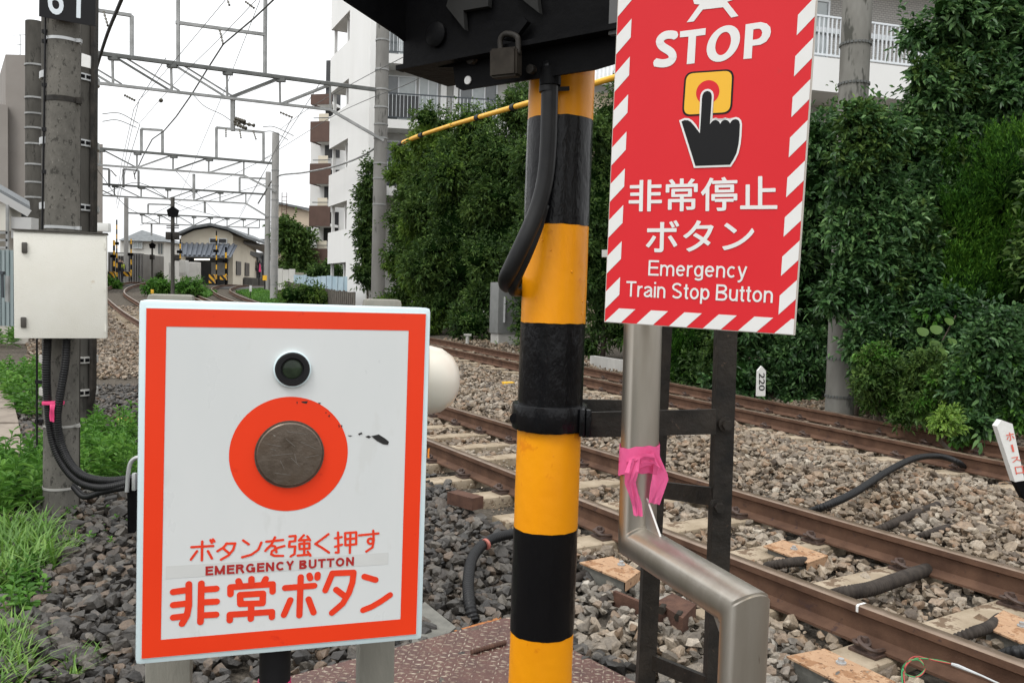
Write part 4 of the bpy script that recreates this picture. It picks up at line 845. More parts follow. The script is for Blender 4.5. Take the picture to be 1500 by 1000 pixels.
hose('corrugated_hose', 'lowest dusty hose sunk in the stones by the rail at right', [g(1335, 790, -.2), g(1358, 782, -.11), g(1390, 772, -.10), g(1405, 768, -.2)], .024, M_hosebrown)
hose('corrugated_hose', 'fat brown hose crossing a sleeper between the near rails', [g(1215, 874, -.17), g(1240, 868, -.10), g(1275, 862, -.09), g(1310, 850, -.09), g(1345, 838, -.12), g(1372, 830, -.16)], .036, M_hosebrown)
hose('corrugated_hose', 'thin dusty hose under the middle cover plate between the rails', [g(1122, 830, -.17), g(1146, 825, -.12), g(1170, 822, -.12), g(1186, 822, -.17)], .027, M_hosebrown)
hose('corrugated_hose', 'black hose at the right edge between the near rails', [g(1468, 962, -.17), g(1490, 955, -.11), g(1530, 950, -.11), g(1570, 935, -.17)], .03, M_hose)
hose('corrugated_hose', 'dusty hose beside the right cover plate between the rails', [g(1395, 938, -.17), g(1425, 926, -.12), g(1448, 918, -.12), g(1465, 905, -.17)], .026, M_hosebrown)
# rusty cover plates bolted over the cable joints
def cover(label, quad, z, side=.07, boltpx=None):
    P = [on_z(x, y, z) for x, y in quad]; t = thing('cover_plate', label, 'cover plate', sum(P) / 4, group='rusty cover plates on the sleepers'); mb = MB(); mb.prism([p - [0, 0, .008] for p in P], (0, 0, .008)); part(t, 'top', mb, M_rustplate, False)
    mb = MB(); a, b = P[3], P[2]; mb.prism([a - [0, 0, .010], b - [0, 0, .010], b - [0, 0, side], a - [0, 0, side]], (np.array(P[1]) - P[2]) * .02); part(t, 'flange', mb, M_rustplate, False)
    c = on_z(*boltpx, z); mb = MB(); mb.cyl(c, c + [0, 0, .006], .02, 14); mb.cyl(c, c + [0, 0, .02], .012, 6); part(t, 'bolt', mb, M_alu, 30)
    mb = MB(); cc_ = sum(P) / 4; mb.prism([cc_ + (p - cc_) * .85 - [0, 0, .17] for p in P], (0, 0, .155)); part(t, 'support_block', mb, M_slab, False); return t
cover('rusty cover plate just left of the ladder frame', ((849, 823), (897, 814), (938, 836), (917, 851)), -.075, .05, (910, 827))
cover('rusty cover plate between the near rails right of the pipe', ((1118, 799), (1147, 790), (1213, 813), (1183, 824)), -.12, .06, (1163, 804))
cover('rusty cover plate between the near rails at the right edge', ((1438, 915), (1470, 893), (1540, 922), (1508, 946)), -.12, .05, (1497, 917))
cover('large rusty cover plate in front of the near rail at the bottom edge', ((1152, 960), (1208, 949), (1312, 998), (1262, 1016)), -.11, .05, (1232, 971))
# joint bracket with two bolts behind the ladder frame
P = [on_z(x, y, -.09) for x, y in ((962, 880), (985, 868), (1020, 884), (1000, 905))]; t = thing('joint_bracket', 'dark rusty bracket with two bolts behind the ladder frame', 'bracket', P[0]); mb = MB(); mb.prism([p - [0, 0, .09] for p in P], (0, 0, .09)); part(t, 'block', mb, M_rustdark, False)
for x, y in ((975, 888), (999, 898)):
    c = on_z(x, y, -.12) + np.array([-.02, -.06, .02]); mb = MB(); mb.cyl(c, c + np.array([-.02, -.045, 0]), .019, 6); part(t, 'bolt', mb, M_brass, 30)
a = on_z(900, 875, -.15); b = on_z(958, 900, -.15); t = thing('flat_bar', 'dark rusty flat bar half buried in stones beside the ladder frame', 'steel bar', a); mb = MB(); mb.bar(a, b, .02, .07); part(t, 'bar', mb, M_rustdark, False)
a = on_z(663, 727, -.08); b = on_z(700, 737, -.08); t = thing('rusty_block', 'small dark rusty block beside the near rail behind the button box', 'steel block', a); mb = MB(); mb.bar(a, b, .10, .08); part(t, 'block', mb, M_rustdark, False)
# wires hanging at the bottom right rail
t = thing('signal_wire', 'red and green wire loop with clip on the near rail foot', 'wire', on_z(1330, 985, -.1)); wz = -.06
for col, dx in (((.03, .25, .08), 0), ((.35, .05, .04), 3)):
    mb = MB(); mb.tube(smooth_path([on_z(1325 + dx, 1020, wz), on_z(1321 + dx, 985, wz), on_z(1328 + dx, 970, wz), on_z(1345, 966 - dx, wz), on_z(1355, 978, wz), on_z(1343 + dx, 990, wz), on_z(1328, 987, wz), on_z(1323 + dx, 975, wz), on_z(1340, 964 - dx, wz), on_z(1372, 966 + dx / 2, wz), on_z(1396, 972, wz)], 6), .0024, 6); part(t, 'strand', mb, mat('wire_%d' % dx, col), True)
mb = MB(); mb.tube([on_z(1394, 972, wz), on_z(1403, 975, wz), on_z(1440, 990, wz), on_z(1470, 1004, wz)], [.006, .008, .004, .004], 8); part(t, 'clip', mb, M_alu)
p = on_z(1247, 888, .0); t = thing('rail_mark', 'white paint mark on the near rail head', 'paint mark', p); pA, dA_, nA_ = LA.frame(float(LA.signed(np.array([p[0]]), np.array([p[1]]))[1][0])); s_ = float(LA.signed(np.array([p[0]]), np.array([p[1]]))[1][0])
mb = MB(); mb._add([LA.pt(s_ - .006, -.566 + a, b) for a, b in ((.02, .0012), (-.0275, .0012), (-.0338, -.005), (-.0334, -.03))] + [LA.pt(s_ + .006, -.566 + a, b) for a, b in ((.02, .0012), (-.0275, .0012), (-.0338, -.005), (-.0334, -.03))], [(0, 1, 5, 4), (1, 2, 6, 5), (2, 3, 7, 6)]); part(t, 'mark', mb, M_wht, False)

# markers along the line
def marker(label, quad, Y, text, tq, m_ltr, foot=None, rot=False):
    P = [at(x, y, Y) for x, y in quad]; t = thing('track_marker', label, 'marker post', P[0]); mb = MB(); mb.prism(P, (0, .06, 0)); part(t, 'board', mb, M_wht, False)
    pan = Panel(tuple(P[0]), 0, 0, 0)
    for body, q in zip(text, tq): text_part(t, pan, body, q, m_ltr, .004, bold=.012)
    if foot: mb = MB(); mb.prism([at(x, y, Y) for x, y in foot], (0, .06, 0)); part(t, 'foot', mb, M_blkflat, False)
    return t
marker('small white marker post with number 220 beside the far track', ((1109, 580), (1121, 580), (1122, 543), (1116, 536), (1110, 543)), 11.3, ['220'], [((1120, 546), (1120, 572), (1111.5, 572), (1111.5, 546))], M_ltr_b)
mq = lambda x, y: (940 + x / 2.679, 460 + y / 2.679)
marker('white marker post with red katakana at the right edge', (mq(1465, 658), mq(1503, 652), mq(1455, 430), mq(1412, 415), mq(1394, 440)), 5.9, ['ホ', 'ー', 'ス', '口'], [(mq(1426, 466), mq(1458, 460), mq(1464, 492), mq(1432, 498)), (mq(1447, 510), mq(1455, 509), mq(1462, 540), mq(1454, 541)), (mq(1446, 562), mq(1480, 556), mq(1488, 574), mq(1454, 582)), (mq(1462, 598), mq(1494, 594), mq(1500, 624), mq(1468, 628))], M_ltr_r, foot=(mq(1520, 760), mq(1560, 750), mq(1503, 653), mq(1466, 659)))
def stub(label, x0, y0, x1, y1, Y, m_, name='yellow_marker'):
    a = at((x0 + x1) / 2, y1, Y) if Y > 30 else on_ground((x0 + x1) / 2, y1 + 2, -.13); Y = a[1]; w = (x1 - x0) / F * Y; h = (y1 - y0) / F * Y; t = thing(name, label, 'marker', a); mb = MB(); mb.box(a + np.array([0, 0, h / 2]), (w, w * .7, h), Matrix.Rotation(.4, 3, 'Z'), bevel=.004); part(t, 'block', mb, m_); mb = MB(); mb.cyl(a - [0, 0, .25], a + [0, 0, .01], w * .18, 8); part(t, 'stake', mb, M_steelblk); return t
M_mk = mat('yellow_marker_paint', (.78, .46, .03), (.70, .40, .03), .6, scale=20)
stub('small yellow block on the stones between the tracks', 736, 557, 752, 568, 10.6, M_mk)
stub('low yellow topped marker near the number 220 post', 1178, 570, 1189, 575, 11.6, M_mk); stub('low yellow topped stud in front of the hedge behind the striped post', 866, 516, 874, 521, 17.5, M_mk)
stub('small orange topped marker in front of the weeds by the left pole', 172, 610, 194, 618, 6.4, mat('orange_topped', (.35, .2, .05), (.5, .27, .05), .6, scale=30)); stub('small yellow marker beside the curving left track', 221, 424, 225, 430, 44, M_mk)
a = at(685, 492, 22.4); t = thing('line_stud', 'small rust topped stud in the ballast left of the grey cabinet', 'stud', a); mb = MB(); mb.cyl(a - [0, 0, .2], a, .05, 8); mb.box(a + np.array([0, 0, .03]), (.2, .12, .05)); part(t, 'stud', mb, M_conc_l)
# grey signal cabinet by the hedge
YC = 22.8; t = thing('signal_cabinet', 'grey steel signal cabinet on a concrete foot in front of the hedge', 'cabinet', at(742, 500, YC))
cp = lambda x, y, Y=YC: at(x, y, Y)
w_ = (772 - 716) / F * YC; a = cp(744, 502); zt = cp(744, 414)[2]; zm = cp(744, 488)[2]; R_ = Matrix.Rotation(.45, 3, 'Z')
mb = MB(); mb.box((a[0], a[1], (zt + zm) / 2), (w_ * .86, .55, zt - zm), R_, bevel=.02); body = part(t, 'body', mb, M_cab)
mb = MB(); mb.box((a[0], a[1], (zm + a[2] - .3) / 2), (w_ * .78, .5, zm - a[2] + .3), R_); part(t, 'foot', mb, M_conc_l)
f_ = np.array(R_)[:, 1] * -.285; x_ = np.array(R_)[:, 0]
mb = MB(); mb.box(np.array([a[0], a[1], zt - .35]) + f_ + x_ * .12, (.2, .02, .13), R_); part(body, 'plate', mb, M_blkflat); mb = MB(); mb.bar(np.array([a[0], a[1], zt - .38]) + f_ * 1.1 - x_ * .28, np.array([a[0], a[1], zm + .3]) + f_ * 1.1 - x_ * .28, .05, .04); part(body, 'handle_bar', mb, M_alu); mb = MB(); mb.box(np.array([a[0], a[1], zt - .75]) + f_ * 1.1 + x_ * .12, (.16, .05, .04), R_); part(body, 'latch', mb, M_alu)
# low concrete kerb behind the far track
t = thing('retaining_kerb', 'low concrete retaining kerb at the foot of the hedge', 'kerb', at(900, 535, 16)); mb = MB(); mb.bar(at(868, 527, 17.6) - [0, 0, .12], at(985, 545, 14.6) - [0, 0, .12], .12, .42); part(t, 'kerb', mb, M_conc_l, False)

# ---------------------------------------------------------------- left: pole 61, white cabinet and hoses
Y6 = 5.29; a = at(93.5, 0, Y6); b = at(89, 748, Y6); dd = (a - b) / (a[2] - b[2]); b0 = b - dd * .2; a0 = a + dd * .9
pole = thing('concrete_pole', 'slim concrete pole carrying the white cabinet and the number plate', 'pole', b0)
mb = MB(); mb.tube([b0, a0], [.103, .093], 32); part(pole, 'shaft', mb, M_conc)
def band(parent, y, r, h, m_, Y=Y6, x=92, lug=True):
    p = at(x, y, Y); k = (p[2] - b[2]); p = b + dd * k; mb = MB(); mb.lathe([(r, -h / 2), (r + .004, -h / 2), (r + .004, h / 2), (r, h / 2)], p, dd, 32)
    if lug: mb.box(p + np.array([r + .012, -.02, 0]), (.03, .025, h * 1.2))
    return part(parent, 'steel_band', mb, m_, 35)
band(pole, 61, .094, .018, M_alu); band(pole, 334, .098, .018, M_alu); band(pole, 148, .096, .032, M_steelblk); band(pole, 622, .100, .014, M_conc_l); band(pole, 712, .102, .014, M_conc_l)
plt = thing('number_plate', 'black plate with white number 61 at the top of the left pole', 'sign', at(98, 20, Y6 - .12))
PN = Panel(tuple(at(98, 20, Y6 - .115)), .42, 0, 0); nq = [PN.uv(*c) for c in ((57, 24), (140, 39), (141, -72), (58, -80))]
mb = MB(); mb.prism([PN.w(*p) for p in nq], PN.y * .006); part(plt, 'plate', mb, M_signblk, False)
text_part(plt, PN, '61', ((70, -30), (119, -22), (118, 28), (70, 20)), mat('plate_white', (.70, .76, .80)), .002, bold=.012, spacing=1.3)
mb = MB(); mb.bar(PN.px(98, 20, -.01), PN.px(98, 20, -.05), .06, .03); part(plt, 'bracket', mb, M_alu, False)
PB = Panel(tuple(at(88, 418, 5.06)), .42, .0, -.004); bq = [PB.uv(*c) for c in ((18.5, 494), (155, 497), (158, 343.5), (21.5, 337))]
u0, v0 = np.mean([bq[0][0], bq[3][0]]), np.mean([bq[0][1], bq[1][1]]); u1, v1 = np.mean([bq[1][0], bq[2][0]]), np.mean([bq[2][1], bq[3][1]])
cab = thing('wall_cabinet', 'white metal cabinet mounted on the left concrete pole', 'cabinet', M=PB.M)
mb = MB(); mb.box(PB.w((u0 + u1) / 2, (v0 + v1) / 2, -.07), (u1 - u0, .13, v1 - v0), PB.M.to_3x3(), bevel=.004); part(cab, 'body', mb, M_cream)
mb = MB(); mb.box(PB.w((u0 + u1) / 2, (v0 + v1) / 2 - .006, .006), (u1 - u0 - .006, .016, v1 - v0 - .014), PB.M.to_3x3(), bevel=.003); door = part(cab, 'door', mb, M_cream)
mb = MB(); mb.box(PB.w((u0 + u1) / 2, v1 + .004, -.06), (u1 - u0 + .012, .165, .007), PB.M.to_3x3()); part(cab, 'rain_lid', mb, M_dkhandle)
for x, y in ((36.5, 363), (35, 472)):
    uv = PB.uv(x, y); mb = MB(); mb.box(PB.w(*uv, .019), (.030, .016, .064), PB.M.to_3x3(), bevel=.007); part(door, 'latch', mb, M_dkhandle)
for y in (360, 421, 481):
    uv = PB.uv(154.5, y); mb = MB(); mb.box(PB.w(uv[0], uv[1], .015), (.010, .006, .042), PB.M.to_3x3()); part(door, 'hinge', mb, M_cream)
def h6(x, y, Y): return at(x, y, Y)
hose('cabinet_hose', 'outer black corrugated hose leaving the white cabinet and curving right', [h6(70, 490, 5.10), h6(68, 540, 5.08), h6(70, 590, 5.10), h6(76, 640, 5.12), h6(90, 676, 5.10), h6(115, 704, 5.02), h6(150, 714, 4.95), h6(195, 706, 4.9)], .0255, M_hose, ridge=(.0145, .0038))
hose('cabinet_hose', 'inner black corrugated hose leaving the white cabinet and curving right', [h6(98, 490, 5.12), h6(96, 530, 5.1), h6(88, 580, 5.08), h6(84, 615, 5.08), h6(90, 650, 5.1), h6(104, 680, 5.06), h6(126, 698, 5.0), h6(160, 704, 4.97), h6(198, 700, 4.95)], .0245, M_hose, ridge=(.0145, .0038))
hose('cabinet_hose', 'lowest black hose lying on the ground beside the left pole', [h6(108, 712, 5.1), h6(124, 727, 5.0), h6(150, 720, 4.95), h6(185, 713, 4.9)], .02, M_hose, ridge=(.0145, .0038))
t = thing('pink_ribbon', 'pink ribbon tied around the hoses below the white cabinet', 'ribbon', h6(78, 590, 5.05))
mb = MB(); p = h6(78, 590, 5.09); mb.box(p, (.112, .055, .022), bevel=.004); part(t, 'wrap', mb, M_pink2); part(t, 'tail', ribbon([((73, 592, 5.05), (81, 592, 5.05)), ((73, 600, 5.04), (79, 602, 5.04)), ((72, 608, 5.05), (80, 609, 5.05)), ((73, 616, 5.05), (79, 618, 5.05))]), M_pink2, True)
t = thing('joint_box', 'black hose joint box with silver clip left of the emergency button box', 'joint box', h6(195, 780, 4.85))
mb = MB(); P = [h6(186, 700, 4.8), h6(225, 700, 4.8), h6(225, 785, 4.8), h6(187, 785, 4.8)]; mb.prism(P, (0, .12, 0)); part(t, 'box', mb, M_blkflat, False)
mb = MB(); mb.tube(smooth_path([h6(186, 720, 4.78), h6(189, 685, 4.78), h6(196, 672, 4.78), h6(210, 668, 4.78)], 5), .012, 10); mb.box(h6(197, 705, 4.78), (.02, .03, .10), bevel=.004); part(t, 'clip', mb, M_alu)
# dark down-pipe and stay wire beside the pole, pole behind it
a = at(116, 140, 5.38); b = at(114, 700, 5.38); t = thing('cable_pipe', 'thin dark cable pipe fixed to the right side of the left pole', 'pipe', b); mb = MB(); mb.tube([a + [0, 0, 1.3], b - [0, 0, .2]], .014, 8); part(t, 'pipe', mb, M_steelblk)
a = at(67, 90, 5.2); b = at(54, 640, 5.2); t = thing('step_cable', 'thin black cable with clips down the left side of the left pole', 'cable', b); mb = MB(); mb.tube([a + [0, 0, .3], at(62, 330, 5.25), at(54, 500, 5.25), b - [0, 0, .05]], .006, 6); part(t, 'cable', mb, M_black)
for y in (47, 61, 125, 190, 252, 559, 616):
    mb = MB(); c = at(66 if y < 300 else 56, y, 5.23); mb.box(c + np.array([.012, 0, 0]), (.05, .03, .022)); part(t, 'clip', mb, M_black)
YB = 9.0; a = at(103, 0, YB); b = at(101, 606, YB); dd2 = (a - b) / (a[2] - b[2]); t = thing('concrete_pole', 'thick dark concrete pole standing behind the number 61 pole', 'pole', b)
rb = 37.5 / F * YB; mb = MB(); mb.tube([b - dd2 * .3, a + dd2 * 2.2], [rb * .93, rb], 40); part(t, 'shaft', mb, M_conc_d)
for y in (117, 212, 305, 525, 572):
    p = at(102, y, YB); p = b + dd2 * (p[2] - b[2]); mb = MB(); mb.lathe([(rb * .99, -.035), (rb + .01, -.035), (rb + .01, .035), (rb * .99, .035)], p, dd2, 36); bd = part(t, 'steel_band', mb, M_alu if y < 400 else M_conc_l, 35)
    for k in range(7):
        an = -1.55 + .22 * k; c = p + np.array([math.cos(an), math.sin(an), 0]) * (rb + .011); mb = MB(); mb.box(c, (.012, .045, .034), Matrix.Rotation(an, 3, 'Z')); part(bd, 'slot', mb, M_blkflat, False)
mb = MB(); PZ = [at(x, y, YB - rb + .03) for x, y in ((119.5, 78), (132, 82), (131.5, 100), (119, 97))]; mb.prism(PZ, (0, .02, 0)); part(t, 'white_label', mb, M_wht, False)
a = at(139.5, 0, YB - .05); b = at(136, 610, YB - .05); t = thing('steel_channel', 'dark steel cable channel on the right side of the thick pole', 'channel', b); mb = MB(); mb.bar(a + [0, 0, 2], b + [0, 0, .3], .035, .09, (0, 1, 0)); mb.bar(b + [0, 0, .3], b + [-.05, 0, .0], .035, .09, (0, 1, 0)); part(t, 'channel', mb, M_steelblk, False)
# slab path at far left
t = bpy.data.objects.new('path', None); COL.objects.link(t); MW[t] = Matrix.Identity(4); t['kind'] = 'structure'; t['label'] = 'stone slab path at the left edge'
rows = [(560, 12), (578, 17), (597, 22), (618, 27), (640, 32), (664, 37)]
for (ya, xa), (yb, xb) in zip(rows[:-1], rows[1:]):
    P = [on_z(-70, ya + 1, -.10), on_z(xa, ya + .8, -.10), on_z(xb, yb - .8, -.10), on_z(-70, yb - .8, -.10)]; mb = MB(); mb.prism([p - [0, 0, .08 + random.uniform(0, .012)] for p in P], (0, 0, .08)); part(t, 'slab', mb, M_plank, False)
# ---------------------------------------------------------------- overhead line gantries
M_galv = mat('weathered_galvanised', (.22, .225, .22), (.36, .365, .36), .7, metal=.2, scale=2.0)
M_galvd = mat('dark_galvanised', (.09, .095, .09), (.15, .155, .15), .7, metal=.2, scale=3)
M_polel = mat('far_pole_concrete', (.27, .265, .255), (.36, .355, .34), .85, scale=1.5, stretch=(1, 1, .3))
M_polem = mat('mid_pole_concrete', (.15, .145, .135), (.23, .225, .21), .85, scale=1.5, bump=.2, stretch=(1, 1, .3), spots=[((.09, .088, .08), 2.5, .6)])
M_ins = mat('insulator_brown', (.05, .045, .03), (.08, .07, .05), .4, scale=10)
def lerp(a, b, t): return np.asarray(a) * (1 - t) + np.asarray(b) * t
def gpole(parent, x, ytop, Y, r, m_, bands=(), lean=0.0):
    top = at(x, ytop, Y); z0 = float(rise(Y)) - .4; base = np.array([top[0] - lean, Y, z0]); mb = MB(); mb.tube([base, top], [r * 1.08, r], 20); o = part(parent, 'pole', mb, m_)
    for bz_ in bands:
        p = lerp(base, top, (at(x, bz_, Y)[2] - z0) / (top[2] - z0)); mb = MB(); mb.lathe([(r * 1.0, -.03), (r * 1.1, -.03), (r * 1.1, .03), (r, .03)], p, (0, 0, 1), 20); part(o, 'steel_band', mb, M_galv, 35)
    return base, top
def gantry(label, L, R, tl, tr, bl_, br_, npan, w, frames=(), knee=None, leftpole=True, half=None, bandsL=(), bandsR=(), second=False, m_pole=None, drops=(), m_left=None):
    """L, R: (px, top row, Y, radius) of the poles; chord ends are measured points (px, row)"""
    t = thing('overhead_line_gantry', label, 'gantry', at(R[0], 430, R[2]), group='overhead line gantries')
    if leftpole: gpole(t, L[0], L[1], L[2], L[3], m_left or m_pole or M_polem, bandsL)
    gpole(t, R[0], R[1], R[2], R[3], m_pole or M_polem, bandsR)
    Yx = lambda x: L[2] + (R[2] - L[2]) * (x - L[0]) / (R[0] - L[0])
    A = at(tl[0], tl[1], Yx(tl[0])); B = at(tr[0], tr[1], Yx(tr[0])); C = at(bl_[0], bl_[1], Yx(bl_[0])); D = at(br_[0], br_[1], Yx(br_[0]))
    beam = MB(); beam.bar(A, B, w * 1.3, w); tb = part(t, 'top_chord', beam, M_galvd, False)
    mb = MB(); mb.bar(C, D, w, w * .8); part(t, 'bottom_chord', mb, M_galv, False)
    back = np.array([.25, .8, .25]) if second else None
    for k in range(npan + 1):
        f = k / npan; p = lerp(C, D, f); q = A + (B - A) * ((p[0] - A[0]) / (B[0] - A[0])); mb = MB(); mb.bar(p, q, w * .6, w * .6); part(t, 'post', mb, M_galv, False)
        if k < npan:
            p2 = lerp(C, D, (k + 1) / npan); q2 = A + (B - A) * ((p2[0] - A[0]) / (B[0] - A[0])); mb = MB()
            if k < npan * (half if half is not None else .5): mb.bar(q, p2, w * .6, w * .6); e = (q, p2)
            else: mb.bar(p, q2, w * .6, w * .6); e = (p, q2)
            part(t, 'brace', mb, M_galvd if k % 2 else M_galv, False)
            if second: mb = MB(); mb.bar(np.array(e[0]) + back * .5, np.array(e[1]) + back * .5, w * .45, w * .45); part(t, 'brace', mb, M_galv, False)
            mb = MB(); mb.box(lerp(q, q2, .02) + np.array([0, 0, -w * .9]), (w * 3, w * 1.4, w * 1.1)); part(tb, 'gusset_plate', mb, M_galvd, False)
    if second:
        mb = MB(); mb.bar(A + back * .45, B + back * .45, w * .8, w * .7); part(t, 'top_chord', mb, M_galv, False)
    if knee: mb = MB(); mb.bar(D, at(knee[0], knee[1], R[2] - .2), w * .9, w * .9); part(t, 'knee_brace', mb, M_galv, False)
    for fr_ in frames:                                     # portal frames that carry the feeder lines
        f = MB()
        for (xa, ya), (xb, yb) in zip(fr_[:-1], fr_[1:]): f.bar(at(xa, ya, Yx(xa) + .05), at(xb, yb, Yx(xb) + .05), w * .95, w * .95)
        part(t, 'feeder_frame', f, M_galv, False)
    for (xa, ya, xb, yb) in drops:
        a, b = at(xa, ya, Yx(xa) - .1), at(xb, yb, Yx(xb) - .4); mb = MB(); mb.tube([lerp(a, b, k / 8) for k in range(9)], [w * (.16 if k % 2 else .42) for k in range(9)], 8); part(t, 'insulator', mb, M_ins, True)
    return t
gantry('nearest overhead line gantry with wide lattice beam across the tracks', (52, 33, 29, .31), (561, 28, 34, .26), (48, 66), (566, 134), (75, 114), (484, 161), 5, .115, m_left=M_conc_d, second=True, half=.56, knee=(562, 206),
       frames=[[(140, 15), (193, 23), (193, 84)], [(261, -30), (261, 92)], [(389, -30), (388, 108)], [(257, 33), (389, 51)]], bandsL=(97, 145, 168, 189, 212, 242, 268, 290), bandsR=(60, 103, 132, 158, 183, 203, 240, 262, 300),
       drops=((322, 45, 327, 65), (152, 18, 158, 38), (330, -10, 336, 8), (360, 3, 372, 12), (183, 140, 197, 147), (411, 165, 428, 172)))
gantry('second overhead line gantry with lattice beam and light grey pole', (92, 130, 44, .2), (404, 195, 46, .19), (92, 213), (406, 240), (92, 238), (357, 257), 5, .12, half=.25, knee=(404, 281),
       frames=[[(207, 224), (207, 189), (238, 191), (238, 226)], [(317, 231), (317, 187), (386, 194), (386, 236)], [(284, 255), (284, 290)]], bandsR=(250, 272, 293, 318, 335, 350, 364, 376, 390, 404, 417), drops=((331, 189, 331, 200), (351, 190, 353, 202), (371, 192, 375, 204)), m_pole=M_polel)
gantry('third overhead line gantry behind the light grey pole', (88, 200, 54, .19), (393, 252, 56, .17), (88, 266), (394, 285), (88, 283), (360, 298), 7, .115, half=.45, knee=(393, 318), leftpole=False, frames=[[(148, 273), (148, 247), (160, 248), (160, 274)], [(181, 275), (181, 248), (203, 250), (203, 276)], [(351, 282), (351, 260), (392, 262)], [(300, 296), (300, 312)]], drops=((196, 252, 198, 262), (163, 250, 170, 258)), m_pole=M_polel)
gantry('farthest overhead line gantry in front of the station roof', (185, 290, 66, .16), (391, 300, 70, .15), (188, 312), (391, 322), (208, 327), (380, 334), 7, .11, half=.3, frames=[[(217, 314), (217, 299), (251, 300), (251, 316)], [(222, 327), (222, 345)], [(364, 334), (364, 350)]], m_pole=M_polel)
gantry('small faraway gantry above the station platform', (356, 340, 88, .13), (398, 338, 92, .12), (360, 350), (396, 351), (362, 357), (394, 358), 4, .09, leftpole=False, m_pole=M_polel)
# guy cable in yellow covers between the line poles
gl = [((573, 217), 33.6), ((590, 209), 29), ((640, 190), 24.0), ((770, 152), 17.5), ((905, 112), 15), ((1060, 62), 13.), ((1252, -60), 11.2)]
t = thing('guy_cable', 'overhead cable in yellow protective covers in front of the hedge', 'cable', at(573, 217, 33.6)); pts = smooth_path([at(*p, Y) for p, Y in gl], 10)
mb = MB(); mb.tube(pts, .02, 6); part(t, 'cable', mb, M_galvd, True)
def cp_(x):
    X = [proj_x(p) for p in pts]; return np.array([np.interp(x, X, [p[j] for p in pts]) for j in range(3)])
def proj_x(p): v = np.asarray(p) - EYE; return 750 + F * (v @ _rt) / (v @ _fw)
M_gy = mat('yellow_cover', (.80, .40, .02), (.85, .47, .04), .5, scale=6)
for xa, xb in ((588, 614), (621, 661), (664, 698), (702, 750), (754, 800), (806, 860), (866, 905)):
    mb = MB(); mb.cyl(cp_(xa), cp_(xb), .072 if xa < 600 else .055, 10); part(t, 'yellow_cover', mb, M_gy, 40)
for x in (587, 617, 700, 752, 803): mb = MB(); mb.cyl(cp_(x - 2), cp_(x + 3), .075, 10); part(t, 'black_collar', mb, M_black, 40)
# wires
def wire(label, pts, r=.012, m_=None, beads=(), straight=False):
    P = [at(x, y, Y) for x, y, Y in pts]; t = thing('overhead_wire', label, 'wire', P[0], group='overhead wires'); mb = MB(); mb.tube(smooth_path(P, 5) if len(P) > 2 and not straight else P, r, 5); part(t, 'wire', mb, m_ or M_galvd, True)
    for f, n in beads:
        c = lerp(P[0], P[-1], f); d = (P[-1] - P[0]); d /= np.linalg.norm(d); mb = MB(); mb.tube([c + d * (k - n / 2) * .07 for k in range(n)], [.09 if k % 2 else .03 for k in range(n)], 8); part(t, 'insulator', mb, M_ins, True)
wire('thick feeder cable hanging below the nearest gantry frame', [(430, -28, 25), (372, 27, 29), (327, 65, 31.5), (302, 104, 33), (281, 138, 35), (258, 171, 38), (240, 192, 42), (223, 204, 45), (210, 228, 50), (197, 256, 54)], .030, straight=True)
wire('thin contact wire from the top edge down past the nearest gantry', [(400, -26, 22), (320, 58, 27), (259, 119, 32), (204, 181, 44)], .010, beads=((.72, 5),))
wire('thin wire left of the contact wire reaching to the second gantry', [(352, -26, 22), (265, 78, 28.5), (220, 130, 36), (203, 147, 40)], .010)
wire('black twisted cable slanting behind the number plate', [(192, -36, 14), (177, 2, 15), (158, 48, 17), (142, 98, 19), (128, 150, 21)], .034, M_black)
wire('wire passing the grey line pole towards the black indicator box', [(640, 58, 26), (583, 88, 30), (534, 113, 34), (454, 158, 44), (410, 190, 54)], .014)
wire('lower wire crossing the white apartment wall', [(660, 88, 26), (600, 122, 30), (534, 148, 34), (480, 175, 42), (388, 232, 56)], .014)
wire('sagging light grey cable between two line poles', [(562, 208, 34), (530, 229, 36), (490, 244, 39), (445, 253, 43), (405, 259, 46), (388, 282, 50), (378, 298, 55)], .045, M_galv)
wire('thin hanging wire under the nearest gantry beam', [(284, 140, 31), (300, 156, 31), (325, 168, 31.5), (341, 179, 32)], .013)
wire('curved pull-off wire left of the second gantry', [(150, 167, 40), (175, 166, 40), (203, 181, 40)], .02); wire('lower curved pull-off wire left of the second gantry', [(150, 178, 40), (172, 176, 40), (200, 187, 40)], .02)
wire('curved pull-off wire beside the light grey pole', [(385, 186, 44), (402, 186, 44), (430, 199, 44)], .02); wire('lower curved pull-off wire beside the light grey pole', [(386, 193, 44), (400, 193, 44), (422, 205, 44)], .02)
wire('far wire dropping towards the station', [(203, 150, 40), (190, 203, 48), (178, 262, 60), (172, 292, 72)], .014); wire('far wire over the middle of the station yard', [(150, 285, 50), (205, 268, 52), (262, 300, 60), (330, 320, 68)], .02)
wire('far diagonal wire below the second gantry', [(140, 245, 42), (182, 300, 55), (215, 318, 66)], .018); wire('diagonal wire left of the light grey pole', [(257, 250, 46), (290, 285, 56), (330, 325, 66)], .014)
t = thing('insulator_bracket', 'grey steel arm with insulators under the nearest gantry beam', 'bracket', at(341, 146, 31.8)); mb = MB(); mb.bar(at(341, 146, 31.8), at(341, 192, 31.8), .14, .14); part(t, 'arm', mb, M_galv, False)
for xa, ya, xb, yb in ((344, 178, 372, 184), (345, 182, 360, 188), (346, 174, 358, 178)):
    a, b = at(xa, ya, 31.6), at(xb, yb, 31.2); mb = MB(); mb.tube([lerp(a, b, k / 8) for k in range(9)], [.03 if k % 2 else .075 for k in range(9)], 8); part(t, 'insulator', mb, M_ins, True)
